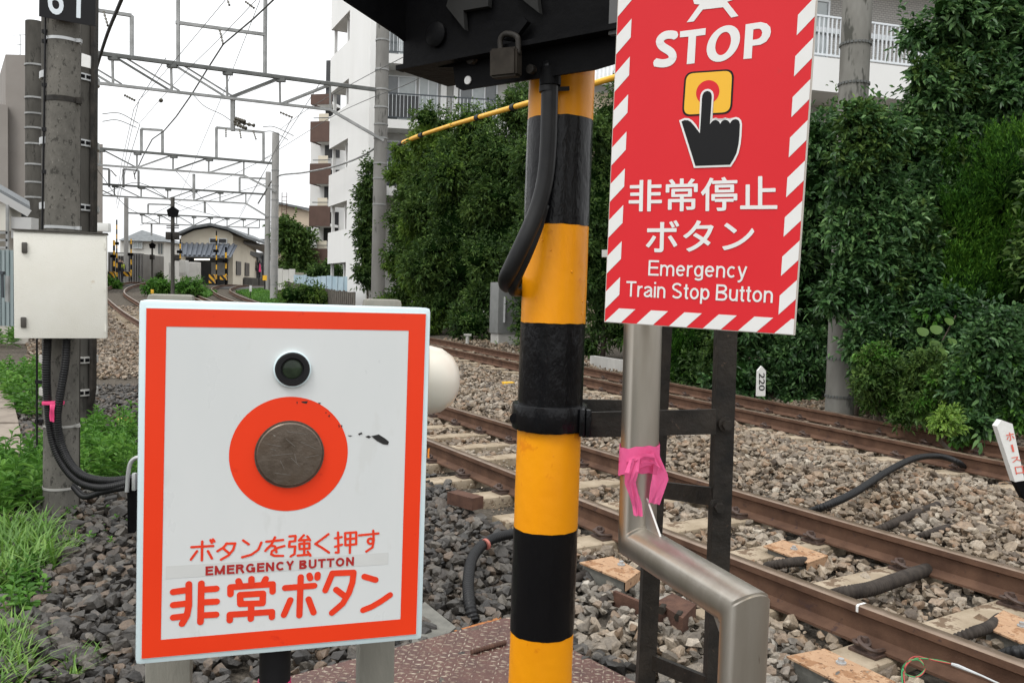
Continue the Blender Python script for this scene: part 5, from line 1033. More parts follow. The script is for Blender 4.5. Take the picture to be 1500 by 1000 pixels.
for lab, pts, r in (('thin straight wire from the nearest gantry to the station', [(243, 85, 31), (196, 160, 42), (178, 240, 60), (170, 300, 75)], .014), ('thin straight wire right of the feeder frame', [(389, -20, 30), (330, 130, 44), (262, 290, 75)], .013), ('faint wire from the light grey pole to the far gantry', [(404, 225, 46), (330, 262, 56), (215, 318, 68)], .016), ('faint wire under the third gantry', [(392, 268, 56), (300, 296, 62), (205, 330, 72)], .018), ('faint contact wire over the near track', [(205, 182, 44), (184, 250, 58), (172, 305, 75)], .016), ('faint contact wire over the far track', [(428, 172, 34), (388, 250, 48), (350, 320, 72)], .014), ('messenger wire above the far track', [(470, 120, 32), (404, 222, 46), (352, 312, 74)], .013)): wire(lab, pts, r, straight=True)
# concrete pole in the greenery at right
YU = 11.1; t = thing('concrete_pole', 'grey concrete pole standing in the bushes at right', 'pole', at(1230, 600, YU)); a = at(1256, 0, YU); b = at(1230, 602, YU); dd3 = (a - b) / (a[2] - b[2]); mb = MB(); mb.tube([b - dd3 * .3, a + dd3 * 1.5], [.188, .182], 32); part(t, 'shaft', mb, mat('bush_pole_concrete', (.14, .135, .12), (.235, .23, .21), .9, scale=3, bump=.4, bscale=30, stretch=(1, 1, .3), spots=[((.08, .08, .07), 4, .58), ((.30, .295, .27), 2, .66)], spec=.15))
for y in (66, 124, 185, 465, 525, 580):
    p = b + dd3 * (at(1240, y, YU)[2] - b[2]); mb = MB()
    for k in range(26): an = 2 * math.pi * k / 26; mb.box(p + np.array([math.cos(an), math.sin(an), 0]) * .192, (.014, .034, .03), Matrix.Rotation(an, 3, 'Z'))
    part(t, 'chain_band', mb, M_galvd, False)

# ---------------------------------------------------------------- buildings
M_plaster = mat('white_plaster', (.73, .73, .71), (.77, .77, .755), .85, scale=.7, spots=[((.68, .68, .655), 1.1, .66)], stretch=(1, 1, .25))
M_brown = mat('brown_panel', (.085, .048, .036), (.105, .06, .046), .75, scale=2)
M_beige = mat('beige_wall', (.50, .41, .31), (.55, .455, .35), .85, scale=1)
M_cream2 = mat('station_cream', (.62, .56, .45), (.67, .615, .50), .85, scale=1)
M_glass = mat('window_glass', (.09, .105, .11), (.14, .155, .16), .1, scale=.8, spec=.8)
M_gdark = mat('dark_opening', (.022, .024, .026), (.04, .04, .042), .4, scale=1)
M_curt = mat('curtained_pane', (.36, .40, .41), (.48, .52, .52), .15, scale=1.2, spec=.7)
M_sash = mat('aluminium_sash', (.62, .64, .65), None, .4, metal=.3); M_rail_w = mat('white_railing', (.62, .66, .69), (.68, .71, .73), .45, scale=5); M_rail_d = mat('dark_railing', (.045, .055, .065), None, .5)
M_roofm = mat('blue_grey_metal_roof', (.10, .115, .14), (.14, .155, .18), .5, scale=2, metal=.2); M_tile = mat('grey_roof_tile', (.13, .14, .145), (.19, .20, .205), .8, scale=3, spec=.2)
M_grey = mat('taupe_building', (.215, .195, .175), (.245, .225, .205), .9, scale=.5); M_corr = mat('corrugated_grey', (.155, .15, .145), (.20, .195, .19), .7, scale=1.5)
M_teal = mat('weathered_teal_sheet', (.20, .255, .26), (.27, .32, .325), .7, scale=2, stretch=(4, 4, .5)); M_wfence = mat('pale_concrete_fence', (.50, .49, .46), (.58, .57, .54), .85, scale=1.5); M_bfence = mat('pale_blue_fence', (.33, .45, .52), (.45, .56, .62), .6, scale=1.5); M_wood = mat('old_wood', (.085, .075, .062), (.14, .125, .105), .95, scale=5)
UPZ = np.array([0, 0, 1.0])
class Wall:
    """vertical wall frame: along d from origin, outward normal n"""
    def __init__(s, o, d, toward=None):
        s.o = np.array([o[0], o[1], 0.0]); s.d = np.array([d[0], d[1], 0.0]) / math.hypot(d[0], d[1]); n = np.array([s.d[1], -s.d[0], 0]); s.n = n if np.dot(n, EYE - s.o) > 0 else -n
    def p(s, u, z, out=0.0): return s.o + s.d * u + UPZ * z + s.n * out
    def px(s, x, y, out=0.0):
        q = on_plane(x, y, s.o + s.n * out, s.n); return (q - s.o) @ s.d, q[2]
    def slab(s, mb, u0, u1, z0, z1, o0, o1): mb.prism([s.p(u0, z0, o0), s.p(u1, z0, o0), s.p(u1, z1, o0), s.p(u0, z1, o0)], s.n * (o1 - o0)); return mb
def window(parent, W, u0, u1, z0, z1, n=2, glass=None, out=.0, fw_=.06):
    mb = MB(); W.slab(mb, u0, u1, z0, z0 + fw_, out, out + .08); W.slab(mb, u0, u1, z1 - fw_, z1, out, out + .08)
    for k in range(n + 1): u = u0 + (u1 - u0 - fw_) * k / n; W.slab(mb, u, u + fw_, z0 + fw_, z1 - fw_, out, out + .078)
    w = part(parent, 'window', mb, M_sash, False)
    for k in range(n): mb = MB(); W.slab(mb, u0 + (u1 - u0) * k / n + .01, u0 + (u1 - u0) * (k + 1) / n - .01, z0 + .02, z1 - .02, out + .02, out + .04); part(w, 'pane', mb, glass or (M_curt if k % 2 else M_glass), False)
    return w
# white apartment block behind the hedge
C1 = at(539, 300, 36); C2 = at(481, 300, 42.1)
apt = thing('apartment_building', 'white apartment building with balconies behind the hedge', 'building', (C1[0], C1[1], .3)); FRT = Wall(C1, (1, .17)); SDE = Wall(C2, C1 - C2); SL_ = np.linalg.norm((C1 - C2)[:2]); ZT = 17.0
un = SDE.px(508, 300)[0]
mb = MB(); SDE.slab(mb, un, SL_, 0, ZT, -.3, 0); part(apt, 'wall', mb, M_plaster, False)
mb = MB(); SDE.slab(mb, 0.1, un, 0, ZT, -1.7, -1.5); part(apt, 'wall', mb, M_brown, False)
mb = MB(); SDE.slab(mb, -.15, .05, 0, ZT, -6, -1.4); part(apt, 'wall', mb, M_plaster, False)
for ya, yb in ((-60, 34), (75, 128), (163, 211), (251, 298), (338, 385)):
    z1, z0 = SDE.px(495, ya)[1], SDE.px(495, yb)[1]; mb = MB(); SDE.slab(mb, 0, un, z0, z1, -.14, 0); par = part(apt, 'parapet', mb, M_plaster, False)
    mb = MB(); SDE.slab(mb, 0.02, un, z1 - .32 if False else z0 - .0, z0 + .22, -1.5, -.15); part(par, 'floor_slab', mb, M_plaster, False)
mb = MB(); SDE.slab(mb, un, un + .2, 0, ZT, -1.5, -.31); part(apt, 'wall', mb, M_brown, False)
uc = SDE.px(497, 200)[0]; mb = MB(); SDE.slab(mb, uc, uc + .16, 0, ZT, -.45, -.3); part(apt, 'downpipe', mb, M_plaster, False)
mb = MB(); SDE.slab(mb, 0.02, .14, 0, ZT, -.3, -.16); part(apt, 'corner_post', mb, M_plaster, False)
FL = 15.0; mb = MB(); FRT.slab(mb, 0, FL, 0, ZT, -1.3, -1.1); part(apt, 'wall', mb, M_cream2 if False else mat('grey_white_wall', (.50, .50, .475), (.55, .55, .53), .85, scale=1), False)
mb = MB(); FRT.slab(mb, -.02, .28, 0, ZT, -1.1, .02); part(apt, 'fin_wall', mb, M_plaster, False)
rows = [(-30, 40), (78, 92), (174, 187), (272, 286)]
for ya, yb in rows:
    z1, z0 = FRT.px(560, ya)[1], FRT.px(560, yb)[1]
    if ya == -30: z0 = z1 - .4
    mb = MB(); FRT.slab(mb, .28, FL, z0, z1, -1.1, .05); sl_ = part(apt, 'balcony', mb, M_plaster, False); zr = z1 + 1.12
    mb = MB(); FRT.slab(mb, .28, FL, zr - .05, zr, -.02, .03); FRT.slab(mb, .28, FL, z1 + .08, z1 + .12, -.02, .03); part(sl_, 'rail', mb, M_rail_d, False)
    mb = MB()
    for k in range(int(FL / .16)): FRT.slab(mb, .3 + k * .16, .318 + k * .16, z1 + .12, zr - .05, -.01, .015)
    part(sl_, 'balusters', mb, M_rail_w, False)
    if ya > 100: mb = MB(); FRT.slab(mb, .3, 2.1, z1 + .12, zr - .08, -.05, -.03); part(sl_, 'screen', mb, M_gdark, False)
    zw = z1 + .06
    window(apt, FRT, .45, 2.0, zw, zw + 2.05, 2, out=-1.1); window(apt, FRT, 2.1, 2.95, zw, zw + 2.05, 2, M_curt, out=-1.1); window(apt, FRT, 3.9, 5.6, zw, zw + 2.05, 3, out=-1.1); window(apt, FRT, 7, 9, zw, zw + 2.0, 2, out=-1.1)
    mb = MB(); FRT.slab(mb, 3.05, 3.3, zw - .05, zw + 2.5, -1.1, -.7); FRT.slab(mb, 3.62, 3.8, zw - .05, zw + 2.5, -1.1, -.7); part(apt, 'pier', mb, M_plaster, False)
# wing with brown balconies behind it
CW = at(479, 300, 57); WB = Wall(CW, (-1, 0.25)); wing = thing('apartment_building', 'apartment wing with stacked brown balconies left of the white wall', 'building', (CW[0], CW[1], 1.0))
mb = MB(); WB.slab(mb, -3, 2.0, 1, 12.5, -5, -1.4); part(wing, 'wall', mb, M_plaster, False)
for yt, yb in ((137, 152), (177, 207), (239, 269), (301, 331), (364, 410)):
    z1, z0 = at(466, yt, 57)[2], at(466, yb, 57)[2]; mb = MB(); WB.slab(mb, -.2, 1.32, z0, z1, -.12, 0); WB.slab(mb, 1.22, 1.32, z0, z1, -1.4, -.12); bal = part(wing, 'balcony', mb, M_brown, False)
    mb = MB(); WB.slab(mb, -.2, 1.0, z0, z0 + .18, -1.4, -.12); part(bal, 'floor_slab', mb, M_plaster, False)
    if yt > 150: mb = MB(); WB.slab(mb, .1, .8, z1 + .02, z1 + .55, -.25, -.2); part(bal, 'screen', mb, M_cream2, False); mb = MB(); WB.slab(mb, -.2, 1.1, z1 + .2, z1 + .25, -.05, 0); part(bal, 'rail', mb, M_rail_d, False)
    mb = MB(); WB.slab(mb, -.2, .9, z1 + .6, z1 + 2.6, -1.4, -1.35); part(bal, 'window', mb, M_gdark, False)
# second apartment at top right
RW = Wall(at(1180, 100, 22), (1, .28)); rb_ = thing('apartment_building', 'brick walled apartment with white balcony at top right', 'building', (*at(1260, 100, 22)[:2], .3)); z82 = RW.px(1190, 82)[1]; z130 = RW.px(1190, 132)[1]; z20 = RW.px(1200, 20)[1]
mbk = bpy.data.materials.new('pale_brick'); mbk.use_nodes = True; nb = mbk.node_tree.nodes; lb = mbk.node_tree.links; bt = nb.new('ShaderNodeTexBrick'); bt.inputs['Scale'].default_value = 4.2; bt.inputs['Color1'].default_value = (.40, .385, .36, 1); bt.inputs['Color2'].default_value = (.46, .44, .41, 1); bt.inputs['Mortar'].default_value = (.22, .21, .20, 1); bt.inputs['Mortar Size'].default_value = .025
tcb = nb.new('ShaderNodeTexCoord'); mpb = nb.new('ShaderNodeMapping'); mpb.inputs['Rotation'].default_value = (math.radians(90), 0, 0); lb.new(tcb.outputs['Object'], mpb.inputs[0]); lb.new(mpb.outputs[0], bt.inputs[0]); lb.new(bt.outputs[0], nb['Principled BSDF'].inputs['Base Color']); nb['Principled BSDF'].inputs['Roughness'].default_value = .8
mb = MB(); RW.slab(mb, -3, 9, .2, z82 + 9, -1.7, -1.4); part(rb_, 'wall', mb, mbk, False)
mb = MB(); RW.slab(mb, -3, 9, z130, z82, -.2, 0); RW.slab(mb, -3, 9, z130, z130 + .2, -1.4, -.2); bal = part(rb_, 'balcony', mb, M_plaster, False)
mb = MB(); RW.slab(mb, -3, 9, z20 - .05, z20, -.1, -.05); RW.slab(mb, -3, 9, z82 + .06, z82 + .11, -.1, -.05)
part(bal, 'rail', mb, M_rail_w, False); mb = MB()
for k in range(92): RW.slab(mb, -3 + k * .13, -2.96 + k * .13, z82 + .11, z20 - .05, -.09, -.06)
part(bal, 'balusters', mb, M_rail_w, False)
for k in range(6): mb = MB(); RW.slab(mb, -3 + k * 2.1, -2.93 + k * 2.1, z82, z20, -.12, -.04); part(bal, 'rail_post', mb, M_rail_w, False)
mb = MB(); RW.slab(mb, -3, 9, z20 + .0, z20 + .14, -1.4, -1.25); part(rb_, 'pipe', mb, M_sash, False); mb = MB(); RW.slab(mb, -3, 9, z20 + 1.6, z20 + 1.9, -1.4, .0); part(rb_, 'balcony', mb, M_plaster, False); window(rb_, RW, .2, 1.6, z82, z82 + 2, 2, out=-1.4)
# ribbed roof seen between post and sign
hr = thing('house', 'house with pale ribbed metal roof between the striped post and the red sign', 'house', (*at(890, 400, 31)[:2], .5)); a, b, c, d = at(820, 118, 29), at(960, 112, 29), at(960, 92, 33), at(820, 100, 33)
mb = MB(); mb.prism([a + [0, 0, -.2], b + [0, 0, -.2], c + [0, 0, .9], d + [0, 0, .9]], (0, 0, .08)); rf = part(hr, 'roof', mb, mat('pale_metal_roof', (.45, .46, .46), (.52, .53, .53), .5, scale=1), False)
for k in range(24): mb = MB(); f = k / 24; mb.bar(lerp(a, b, f) + [0, 0, -.08], lerp(d, c, f) + [0, 0, 1.02], .05, .07); part(rf, 'rib', mb, M_sash, False)
mb = MB(); mb.prism([np.array([p[0], p[1], .3]) for p in (a + [.2, .3, 0], b + [-.2, .3, 0], c, d)], (0, 0, a[2] - .6)); part(hr, 'wall', mb, M_beige, False)
# taupe building at left
tb_ = thing('office_building', 'taupe windowless building stepping up behind the left poles', 'building', (*at(80, 330, 50)[:2], 1.2))
for x0, x1, yt, Y in ((-150, 12, 149, 49.5), (9, 108, 80, 50), (100, 150.5, 210, 50.5)):
    a, b = at(x0, 300, Y), at(x1, 300, Y); zt = at(x0, yt, Y)[2]; mb = MB(); kk = (Y + 9) / Y * 1.02; mb.prism([(a[0], a[1], .8), (b[0], b[1], .8), (b[0] * kk, b[1] + 9, .8), (a[0] * kk, a[1] + 9, .8)], (0, 0, zt - .8)); part(tb_, 'block', mb, M_grey, False)
t = thing('tv_antenna', 'thin television antenna on the taupe building', 'antenna', at(30, 80, 50.5)); a = at(29.5, 84, 52); b = at(29.5, 51, 52); mb = MB(); mb.cyl(a, b, .02, 5); part(t, 'mast', mb, M_galvd); mb = MB()
for y, w in ((52, 10), (66, 4)): mb.cyl(at(29 - w, y, 52), at(29 + w, y - 1, 52), .014, 5)
part(t, 'element', mb, M_galvd)
b = at(146, 333, 50); t = thing('air_unit', 'small white box on the side of the taupe building', 'wall unit', b); mb = MB(); mb.box(b, (1.2, .4, .5), bevel=.04); part(t, 'case', mb, M_wht)
# near left house, sheet fence
hl = thing('house', 'pale house with dark sloping roof at the left edge', 'house', (*at(10, 400, 19)[:2], .0)); a, b = at(-60, 250, 18), at(44, 309, 18.6); c, d = at(-60, 240, 24), at(43, 300, 24)
mb = MB(); mb.prism([a, b, d, c], (0, 0, .10)); part(hl, 'roof', mb, M_tile, False); mb = MB(); mb.bar(a - [0, .02, .06], b - [0, .02, .06], .06, .16); part(hl, 'eaves_board', mb, mat('pale_eaves', (.45, .45, .44)), False)
mb = MB(); a2, b2 = at(-60, 300, 19.2), at(41, 300, 19.4); mb.prism([(a2[0], a2[1], -.2), (b2[0], b2[1], -.2), (b2[0] * 1.22, b2[1] + 4, -.2), (a2[0] * 1.22, a2[1] + 4, -.2)], (0, 0, b[2] + .05)); part(hl, 'wall', mb, mat('house_cream', (.46, .43, .38), (.53, .50, .45), .85, scale=2), False)
WL = Wall(at(-30, 350, 18.4), (1, .02)); mb = MB(); u1_, z1_ = WL.px(12, 299); _, z0_ = WL.px(12, 338); WL.slab(mb, -2, u1_, z0_, z1_, -.5, 0); part(hl, 'balcony', mb, mat('balcony_cream', (.55, .53, .47)), False); u2_, za = WL.px(42, 318); _, zb_ = WL.px(42, 349); mb = MB(); WL.slab(mb, u1_, u2_, zb_, za, -.4, -.1); part(hl, 'balcony', mb, mat('pale_eaves', (.5, .5, .49)), False)
mb = MB(); mb.prism([at(25, 309, 19.1), at(38, 311, 19.1), at(38, 318, 19.1), at(25, 318, 19.1)], (0, -.02, 0)); part(hl, 'window', mb, M_glass, False)
for x in (11,): mb = MB(); mb.bar(at(x, 300, 17.9), at(x, 410, 17.9), .05, .05); part(hl, 'steel_post', mb, M_galv, False)
for y in (340, 351, 362): mb = MB(); mb.bar(at(-30, y, 17.9), at(12, y + 1, 17.9), .05, .05); part(hl, 'steel_beam', mb, M_galv, False)
t = thing('sheet_fence', 'weathered teal corrugated sheet fence at the left edge', 'fence', at(0, 430, 16.5)); WF = Wall(at(-40, 400, 16.8), (1, .02))
for k in range(18):
    u = k * .085; z0_ = WF.px(5, 448)[1]; z1_ = WF.px(5, 366)[1]; mb = MB(); WF.slab(mb, u, u + .05, z0_ - .4, z1_, 0, .03); WF.slab(mb, u + .05, u + .085, z0_ - .4, z1_, 0, .004); part(t, 'sheet', mb, M_teal, False)
mb = MB(); mb.bar(at(11.5, 404, 13), at(11, 442, 13), .05, .05); pf = part(t, 'post', mb, M_galv, False); mb = MB(); mb.bar(at(3, 398, 12.5), at(4, 436, 12.5), .03, .03); mb.bar(at(-6, 398, 12.5), at(6, 400, 12.5), .06, .05); part(t, 'gate_frame', mb, M_rail_d, False)

# ---------------------------------------------------------------- far: station, crossing, houses
ST = 66.0; stn = thing('station_house', 'small cream station house with curved grey roof and ribbed awning', 'station', (*at(315, 418, ST)[:2], 1.6)); SF = Wall(at(264, 400, ST), (1, .10))
uR, _ = SF.px(341, 400); zg = SF.px(300, 420)[1]
prof = [(SF.px(262, 345)), (SF.px(285, 335)), (SF.px(310, 331)), (SF.px(335, 337)), (SF.px(363, 350))]
mb = MB(); P = [SF.p(0, zg - .3), SF.p(uR, zg - .3), SF.p(uR, SF.px(341, 345)[1])] + [SF.p(u, z - .12) for u, z in prof[1:4][::-1]] + [SF.p(0, SF.px(264, 347)[1])]; mb.prism(P, -SF.n * 9); part(stn, 'wall', mb, M_cream2, False)
for (ua, za), (ub, zb_) in zip(prof[:-1], prof[1:]): mb = MB(); mb.prism([SF.p(ua - .0, za, .5), SF.p(ub, zb_, .5), SF.p(ub, zb_ + .2, .5), SF.p(ua, za + .2, .5)], -SF.n * 10); part(stn, 'roof_panel', mb, M_tile, False)
a, b = SF.px(264, 358), SF.px(348, 360); c, d = SF.px(262, 376, 2.2), SF.px(338, 378, 2.2)
mb = MB(); mb.prism([SF.p(a[0], a[1], .05), SF.p(b[0], b[1], .05), SF.p(d[0], d[1], 2.2), SF.p(c[0], c[1], 2.2)], (0, 0, .07)); aw = part(stn, 'awning', mb, M_roofm, False)
for k in range(11): f = (k + .3) / 11; mb = MB(); p = lerp(SF.p(a[0], a[1], .05), SF.p(b[0], b[1], .05), f); q = lerp(SF.p(c[0], c[1], 2.2), SF.p(d[0], d[1], 2.2), f); mb.bar(p + [0, 0, .12], q + [0, 0, .12], .16, .12); part(aw, 'rib', mb, M_roofm, False)
window(stn, SF, SF.px(307, 350)[0], SF.px(333, 350)[0], SF.px(320, 357)[1], SF.px(320, 349)[1], 2, M_gdark, .02)
mb = MB(); u0_, u1_ = SF.px(272, 400)[0], SF.px(334, 400)[0]; SF.slab(mb, u0_, u1_, zg, SF.px(300, 378)[1], .02, .06); part(stn, 'shaded_entrance_panel', mb, M_gdark, False)  # flat dark panel on the wall, painted as the shadowed interior
mb = MB(); SF.slab(mb, SF.px(310, 400)[0], SF.px(331, 400)[0], zg + .9, SF.px(300, 384)[1], .07, .12); part(stn, 'notice_board', mb, mat('grey_board', (.28, .28, .27), (.36, .35, .34), .7, scale=4), False)
em = bpy.data.materials.new('lit_tube'); em.use_nodes = True; em.node_tree.nodes['Principled BSDF'].inputs['Emission Color'].default_value = (1, .96, .82, 1); em.node_tree.nodes['Principled BSDF'].inputs['Emission Strength'].default_value = 2.0
mb = MB(); mb.bar(SF.p(*SF.px(285, 380, 1.4), 1.4), SF.p(*SF.px(307, 380, 1.4), 1.4), .14, .10); part(stn, 'lamp_tube', mb, em, False)
SS = Wall(SF.p(uR, 0), (.20, 1)); 
for x in (343, 351): 
    u = 1.0 if x == 343 else 4.2; mb = MB(); mb.prism([SF.p(uR + .02, 2.5, -u), SF.p(uR + .02, 2.5, -u - 1.6), SF.p(uR + .02, 3.6, -u - 1.6), SF.p(uR + .02, 3.6, -u)], SF.d * .06); part(stn, 'window', mb, M_gdark, False)
cn = thing('platform_canopy', 'dark platform canopy and platform right of the station house', 'canopy', (*at(375, 410, 74)[:2], 1.8)); mb = MB(); mb.prism([at(357, 352, 70), at(392, 370, 78), at(392, 373, 78), at(357, 357, 70)], (0, 8, 0)); part(cn, 'roof', mb, M_gdark, False); mb = MB(); mb.prism([at(357, 366, 71), at(388, 379, 77), at(388, 381, 77), at(357, 370, 71)], (0, 6, 0)); part(cn, 'lower_roof', mb, M_rail_d, False)
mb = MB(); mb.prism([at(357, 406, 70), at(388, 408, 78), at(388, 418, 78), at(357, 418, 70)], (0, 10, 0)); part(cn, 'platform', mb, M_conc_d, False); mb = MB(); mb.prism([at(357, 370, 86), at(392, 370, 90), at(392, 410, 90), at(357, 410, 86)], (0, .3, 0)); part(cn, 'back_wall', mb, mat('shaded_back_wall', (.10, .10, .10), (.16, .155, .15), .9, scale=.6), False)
for x in (360, 368, 377, 385): mb = MB(); mb.bar(at(x, 374, 76), at(x, 408, 76), .14, .14); part(cn, 'column', mb, M_rail_d, False)
def simple_house(label, x0, x1, yw, yb, peak, yp, Y, mw, mr, over=3):
    t = thing('house', label, 'house', (*at((x0 + x1) / 2, yb, Y)[:2], 1.6)); a, b = at(x0, yw, Y), at(x1, yw, Y); z0 = 1.2; mb = MB(); mb.prism([(a[0], a[1], z0), (b[0], b[1], z0), (b[0], b[1] + 6, z0), (a[0], a[1] + 6, z0)], (0, 0, a[2] - z0)); part(t, 'wall', mb, mw, False)
    e0, e1 = at(x0 - over, yw + 1, Y - .5), at(x1 + over, yw + 3, Y - .5); pk_ = at(peak, yp, Y + 3); mb = MB(); mb._add([e0, e1, e1 + np.array([0, 7, 0]), e0 + np.array([0, 7, 0]), pk_], [(0, 1, 4), (1, 2, 4), (2, 3, 4), (3, 0, 4), (3, 2, 1, 0)]); part(t, 'roof', mb, mr, False); return t
h1 = simple_house('white two storey house with grey hip roof at the far crossing', 176, 240, 351, 415, 208, 337, 78, mat('house_white', (.62, .61, .57), (.67, .66, .62), .85, scale=1), M_tile)
WH = Wall(at(176, 380, 77.9), (1, 0)); window(h1, WH, WH.px(195, 360)[0], WH.px(209, 360)[0], WH.px(195, 364)[1], WH.px(195, 354)[1], 2, M_curt, .0); 
for x in (232, 236): mb = MB(); WH.slab(mb, WH.px(x, 360)[0], WH.px(x + 2, 360)[0], WH.px(x, 372)[1], WH.px(x, 357)[1], 0, .05); part(h1, 'window', mb, M_glass, False)
t = thing('corrugated_shed', 'grey corrugated wall shed beside the far crossing', 'shed', (*at(180, 412, 67)[:2], 1.5)); a, b = at(158, 369, 67), at(208, 371, 67)
for k in range(14): f0, f1 = k / 14, (k + .55) / 14; mb = MB(); p, q = lerp(a, b, f0), lerp(a, b, f1); mb.prism([(p[0], p[1], 1.2), (q[0], q[1], 1.2), q, p], (0, .5 + (k % 2) * .05, 0)); part(t, 'sheet', mb, M_corr, False)
mb = MB(); mb.prism([(a[0], a[1] + .2, 1.2), (b[0], b[1] + .2, 1.2), b + np.array([0, .2, -.05]), a + np.array([0, .2, -.05])], (0, 4, 0)); part(t, 'wall', mb, M_corr, False); mb = MB(); p = at(177, 373, 66.8); mb.box(p, (.45, .1, .18)); part(t, 'lamp', mb, M_wht)
t = thing('tan_building', 'tan building with rusty ladder behind the round tree', 'building', (*at(430, 340, 80)[:2], 1.5)); a, b = at(405, 298, 80), at(458, 310, 80); mb = MB(); mb.prism([(a[0], 80, 1), (b[0], 80, 1), b, a], (0, 6, 0)); part(t, 'wall', mb, M_beige, False); mb = MB(); mb.bar(a + [-.3, -.2, .1], b + [.2, -.2, .1], .5, .2); part(t, 'roof_edge', mb, M_tile, False)
mb = MB(); WT = Wall((a[0], 79.9), (1, 0)); WT.slab(mb, WT.px(440, 330)[0], WT.px(456, 330)[0], WT.px(440, 348)[1], WT.px(440, 333)[1], 0, .05); part(t, 'window', mb, M_glass, False); mb = MB(); p = at(413, 296, 79.5)
for dx in (0, .45): mb.bar(p + [dx, 0, .9], p + [dx, 0, -2], .05, .05)
for k in range(6): mb.bar(p + [0, 0, .5 - k * .4], p + [.45, 0, .5 - k * .4], .04, .04)
part(t, 'ladder', mb, M_rustdark, False)
# fences on the right bank
def fence(label, pts, h, m_, step, wdt, name='fence', gap=0.0):
    t = thing(name, label, 'fence', at(*pts[0])); P = [at(*p) for p in pts]
    for a, b in zip(P[:-1], P[1:]):
        L_ = np.linalg.norm(b - a); n = max(1, int(L_ / step))
        for k in range(n):
            p, q = lerp(a, b, k / n), lerp(a, b, (k + 1 - gap) / n); hh = h * random.uniform(.93, 1.04) if gap else h; mb = MB(); mb.prism([p - [0, 0, .4], q - [0, 0, .4], q + [0, 0, hh], p + [0, 0, hh]], (.02, wdt, 0)); part(t, 'panel', mb, m_, False)
    return t
fence('pale concrete panel fence behind the light grey pole', [(405, 415, 53), (432, 416, 52)], .95, M_wfence, .5, .06, gap=.06); fence('pale blue sheet fence below the white apartment wall', [(430, 432, 45), (470, 436, 41), (522, 440, 38)], 1.05, M_bfence, .55, .04, gap=.1); fence('old dark timber fence beside the far track', [(418, 426, 47), (455, 436, 41), (490, 443, 37), (520, 447, 35)], .55, M_wood, .22, .08, gap=.2)
t = thing('low_shed', 'low flat roofed shed behind the pale blue fence', 'shed', at(465, 415, 48)); mb = MB(); mb.prism([at(434, 413, 47), at(500, 415, 47), at(500, 402, 47), at(434, 402, 47)], (0, 2, 0)); part(t, 'wall', mb, M_wfence, False); mb = MB(); mb.prism([at(432, 403, 46.8), at(502, 405, 46.8), at(502, 401, 46.8), at(432, 399, 46.8)], (0, 2.4, 0)); part(t, 'roof', mb, mat('shed_roof', (.30, .28, .22), (.36, .33, .27), .8, scale=2), False)
# signal posts
def signal_post(label, x, ytop, ybot, Y, r, pent, ps, boxes=()):
    t = thing('signal_post', label, 'signal', at(x, ybot, Y)); mb = MB(); mb.cyl(at(x, ybot, Y) - [0, 0, .4], at(x, ytop, Y), r, 12); part(t, 'pole', mb, M_conc_d)
    c = at(x, pent, Y - r - .05); w = ps / F * Y; mb = MB(); mb.prism([c + np.array(p) * w for p in ((0, 0, 1), (-1, 0, .35), (-.72, 0, -.75), (.72, 0, -.75), (1, 0, .35))], (0, .05, 0)); part(t, 'pentagon_plate', mb, M_blkflat, False)
    for (dx, y0, y1, w_) in boxes: p0, p1 = at(x + dx, y0, Y - .2), at(x + dx, y1, Y - .2); mb = MB(); mb.box((p0 + p1) / 2, (w_ / F * Y, .3, p0[2] - p1[2]), bevel=.02); part(t, 'box', mb, M_steelblk)
    return t
s1 = signal_post('dark signal post with pentagon plate between the tracks', 253, 289, 424, 45, .10, 311, 9, boxes=((-5, 340, 351, 8), (5, 340, 351, 7), (6, 373, 382, 5))); mb = MB()
for y in (331, 334): mb.bar(at(244, y, 44.8), at(262, y, 44.8), .06, .05)
part(s1, 'platform', mb, M_steelblk, False)
signal_post('small signal post with pentagon plate at the far crossing', 223, 352, 413, 58, .06, 360, 5, boxes=((0, 373, 380, 5),))
def crossing_mast(label, x, yt, yb, Y, r, arm=None):
    t = thing('crossing_mast', label, 'crossing post', at(x, yb, Y), group='striped posts at the far crossing'); a, b = at(x, yb, Y), at(x, yt, Y); n = max(4, int((b[2] - a[2]) / .34))
    for k in range(n): mb = MB(); mb.cyl(lerp(a, b, k / n), lerp(a, b, (k + 1) / n), r, 8); part(t, 'band', mb, M_signyel if k % 2 else M_blkflat)
    mb = MB(); mb.box(lerp(a, b, .62) + np.array([0, -.1, 0]), (.34, .2, .2)); part(t, 'lamp_box', mb, M_blkflat)
    if arm:
        p, q = at(arm[0], arm[1], Y - .3), at(arm[2], arm[3], Y - .3); mb = MB(); mb.box((p + q) / 2, (abs(q[0] - p[0]), .3, abs(p[2] - q[2]))); part(t, 'striped_barrier_box', mb, STR)
    return t
STR = bpy.data.materials.new('yellow_black_stripe'); STR.use_nodes = True; ns = STR.node_tree.nodes; ls = STR.node_tree.links; wv = ns.new('ShaderNodeTexWave'); wv.bands_direction = 'DIAGONAL'; wv.inputs['Scale'].default_value = 1.4; rp = ns.new('ShaderNodeValToRGB'); rp.color_ramp.interpolation = 'CONSTANT'; rp.color_ramp.elements[0].color = (.02, .02, .02, 1); rp.color_ramp.elements[1].position = .5; rp.color_ramp.elements[1].color = (.75, .40, .03, 1); tcs = ns.new('ShaderNodeTexCoord'); ls.new(tcs.outputs['Object'], wv.inputs[0]); ls.new(wv.outputs[0], rp.inputs[0]); ls.new(rp.outputs[0], ns['Principled BSDF'].inputs['Base Color'])
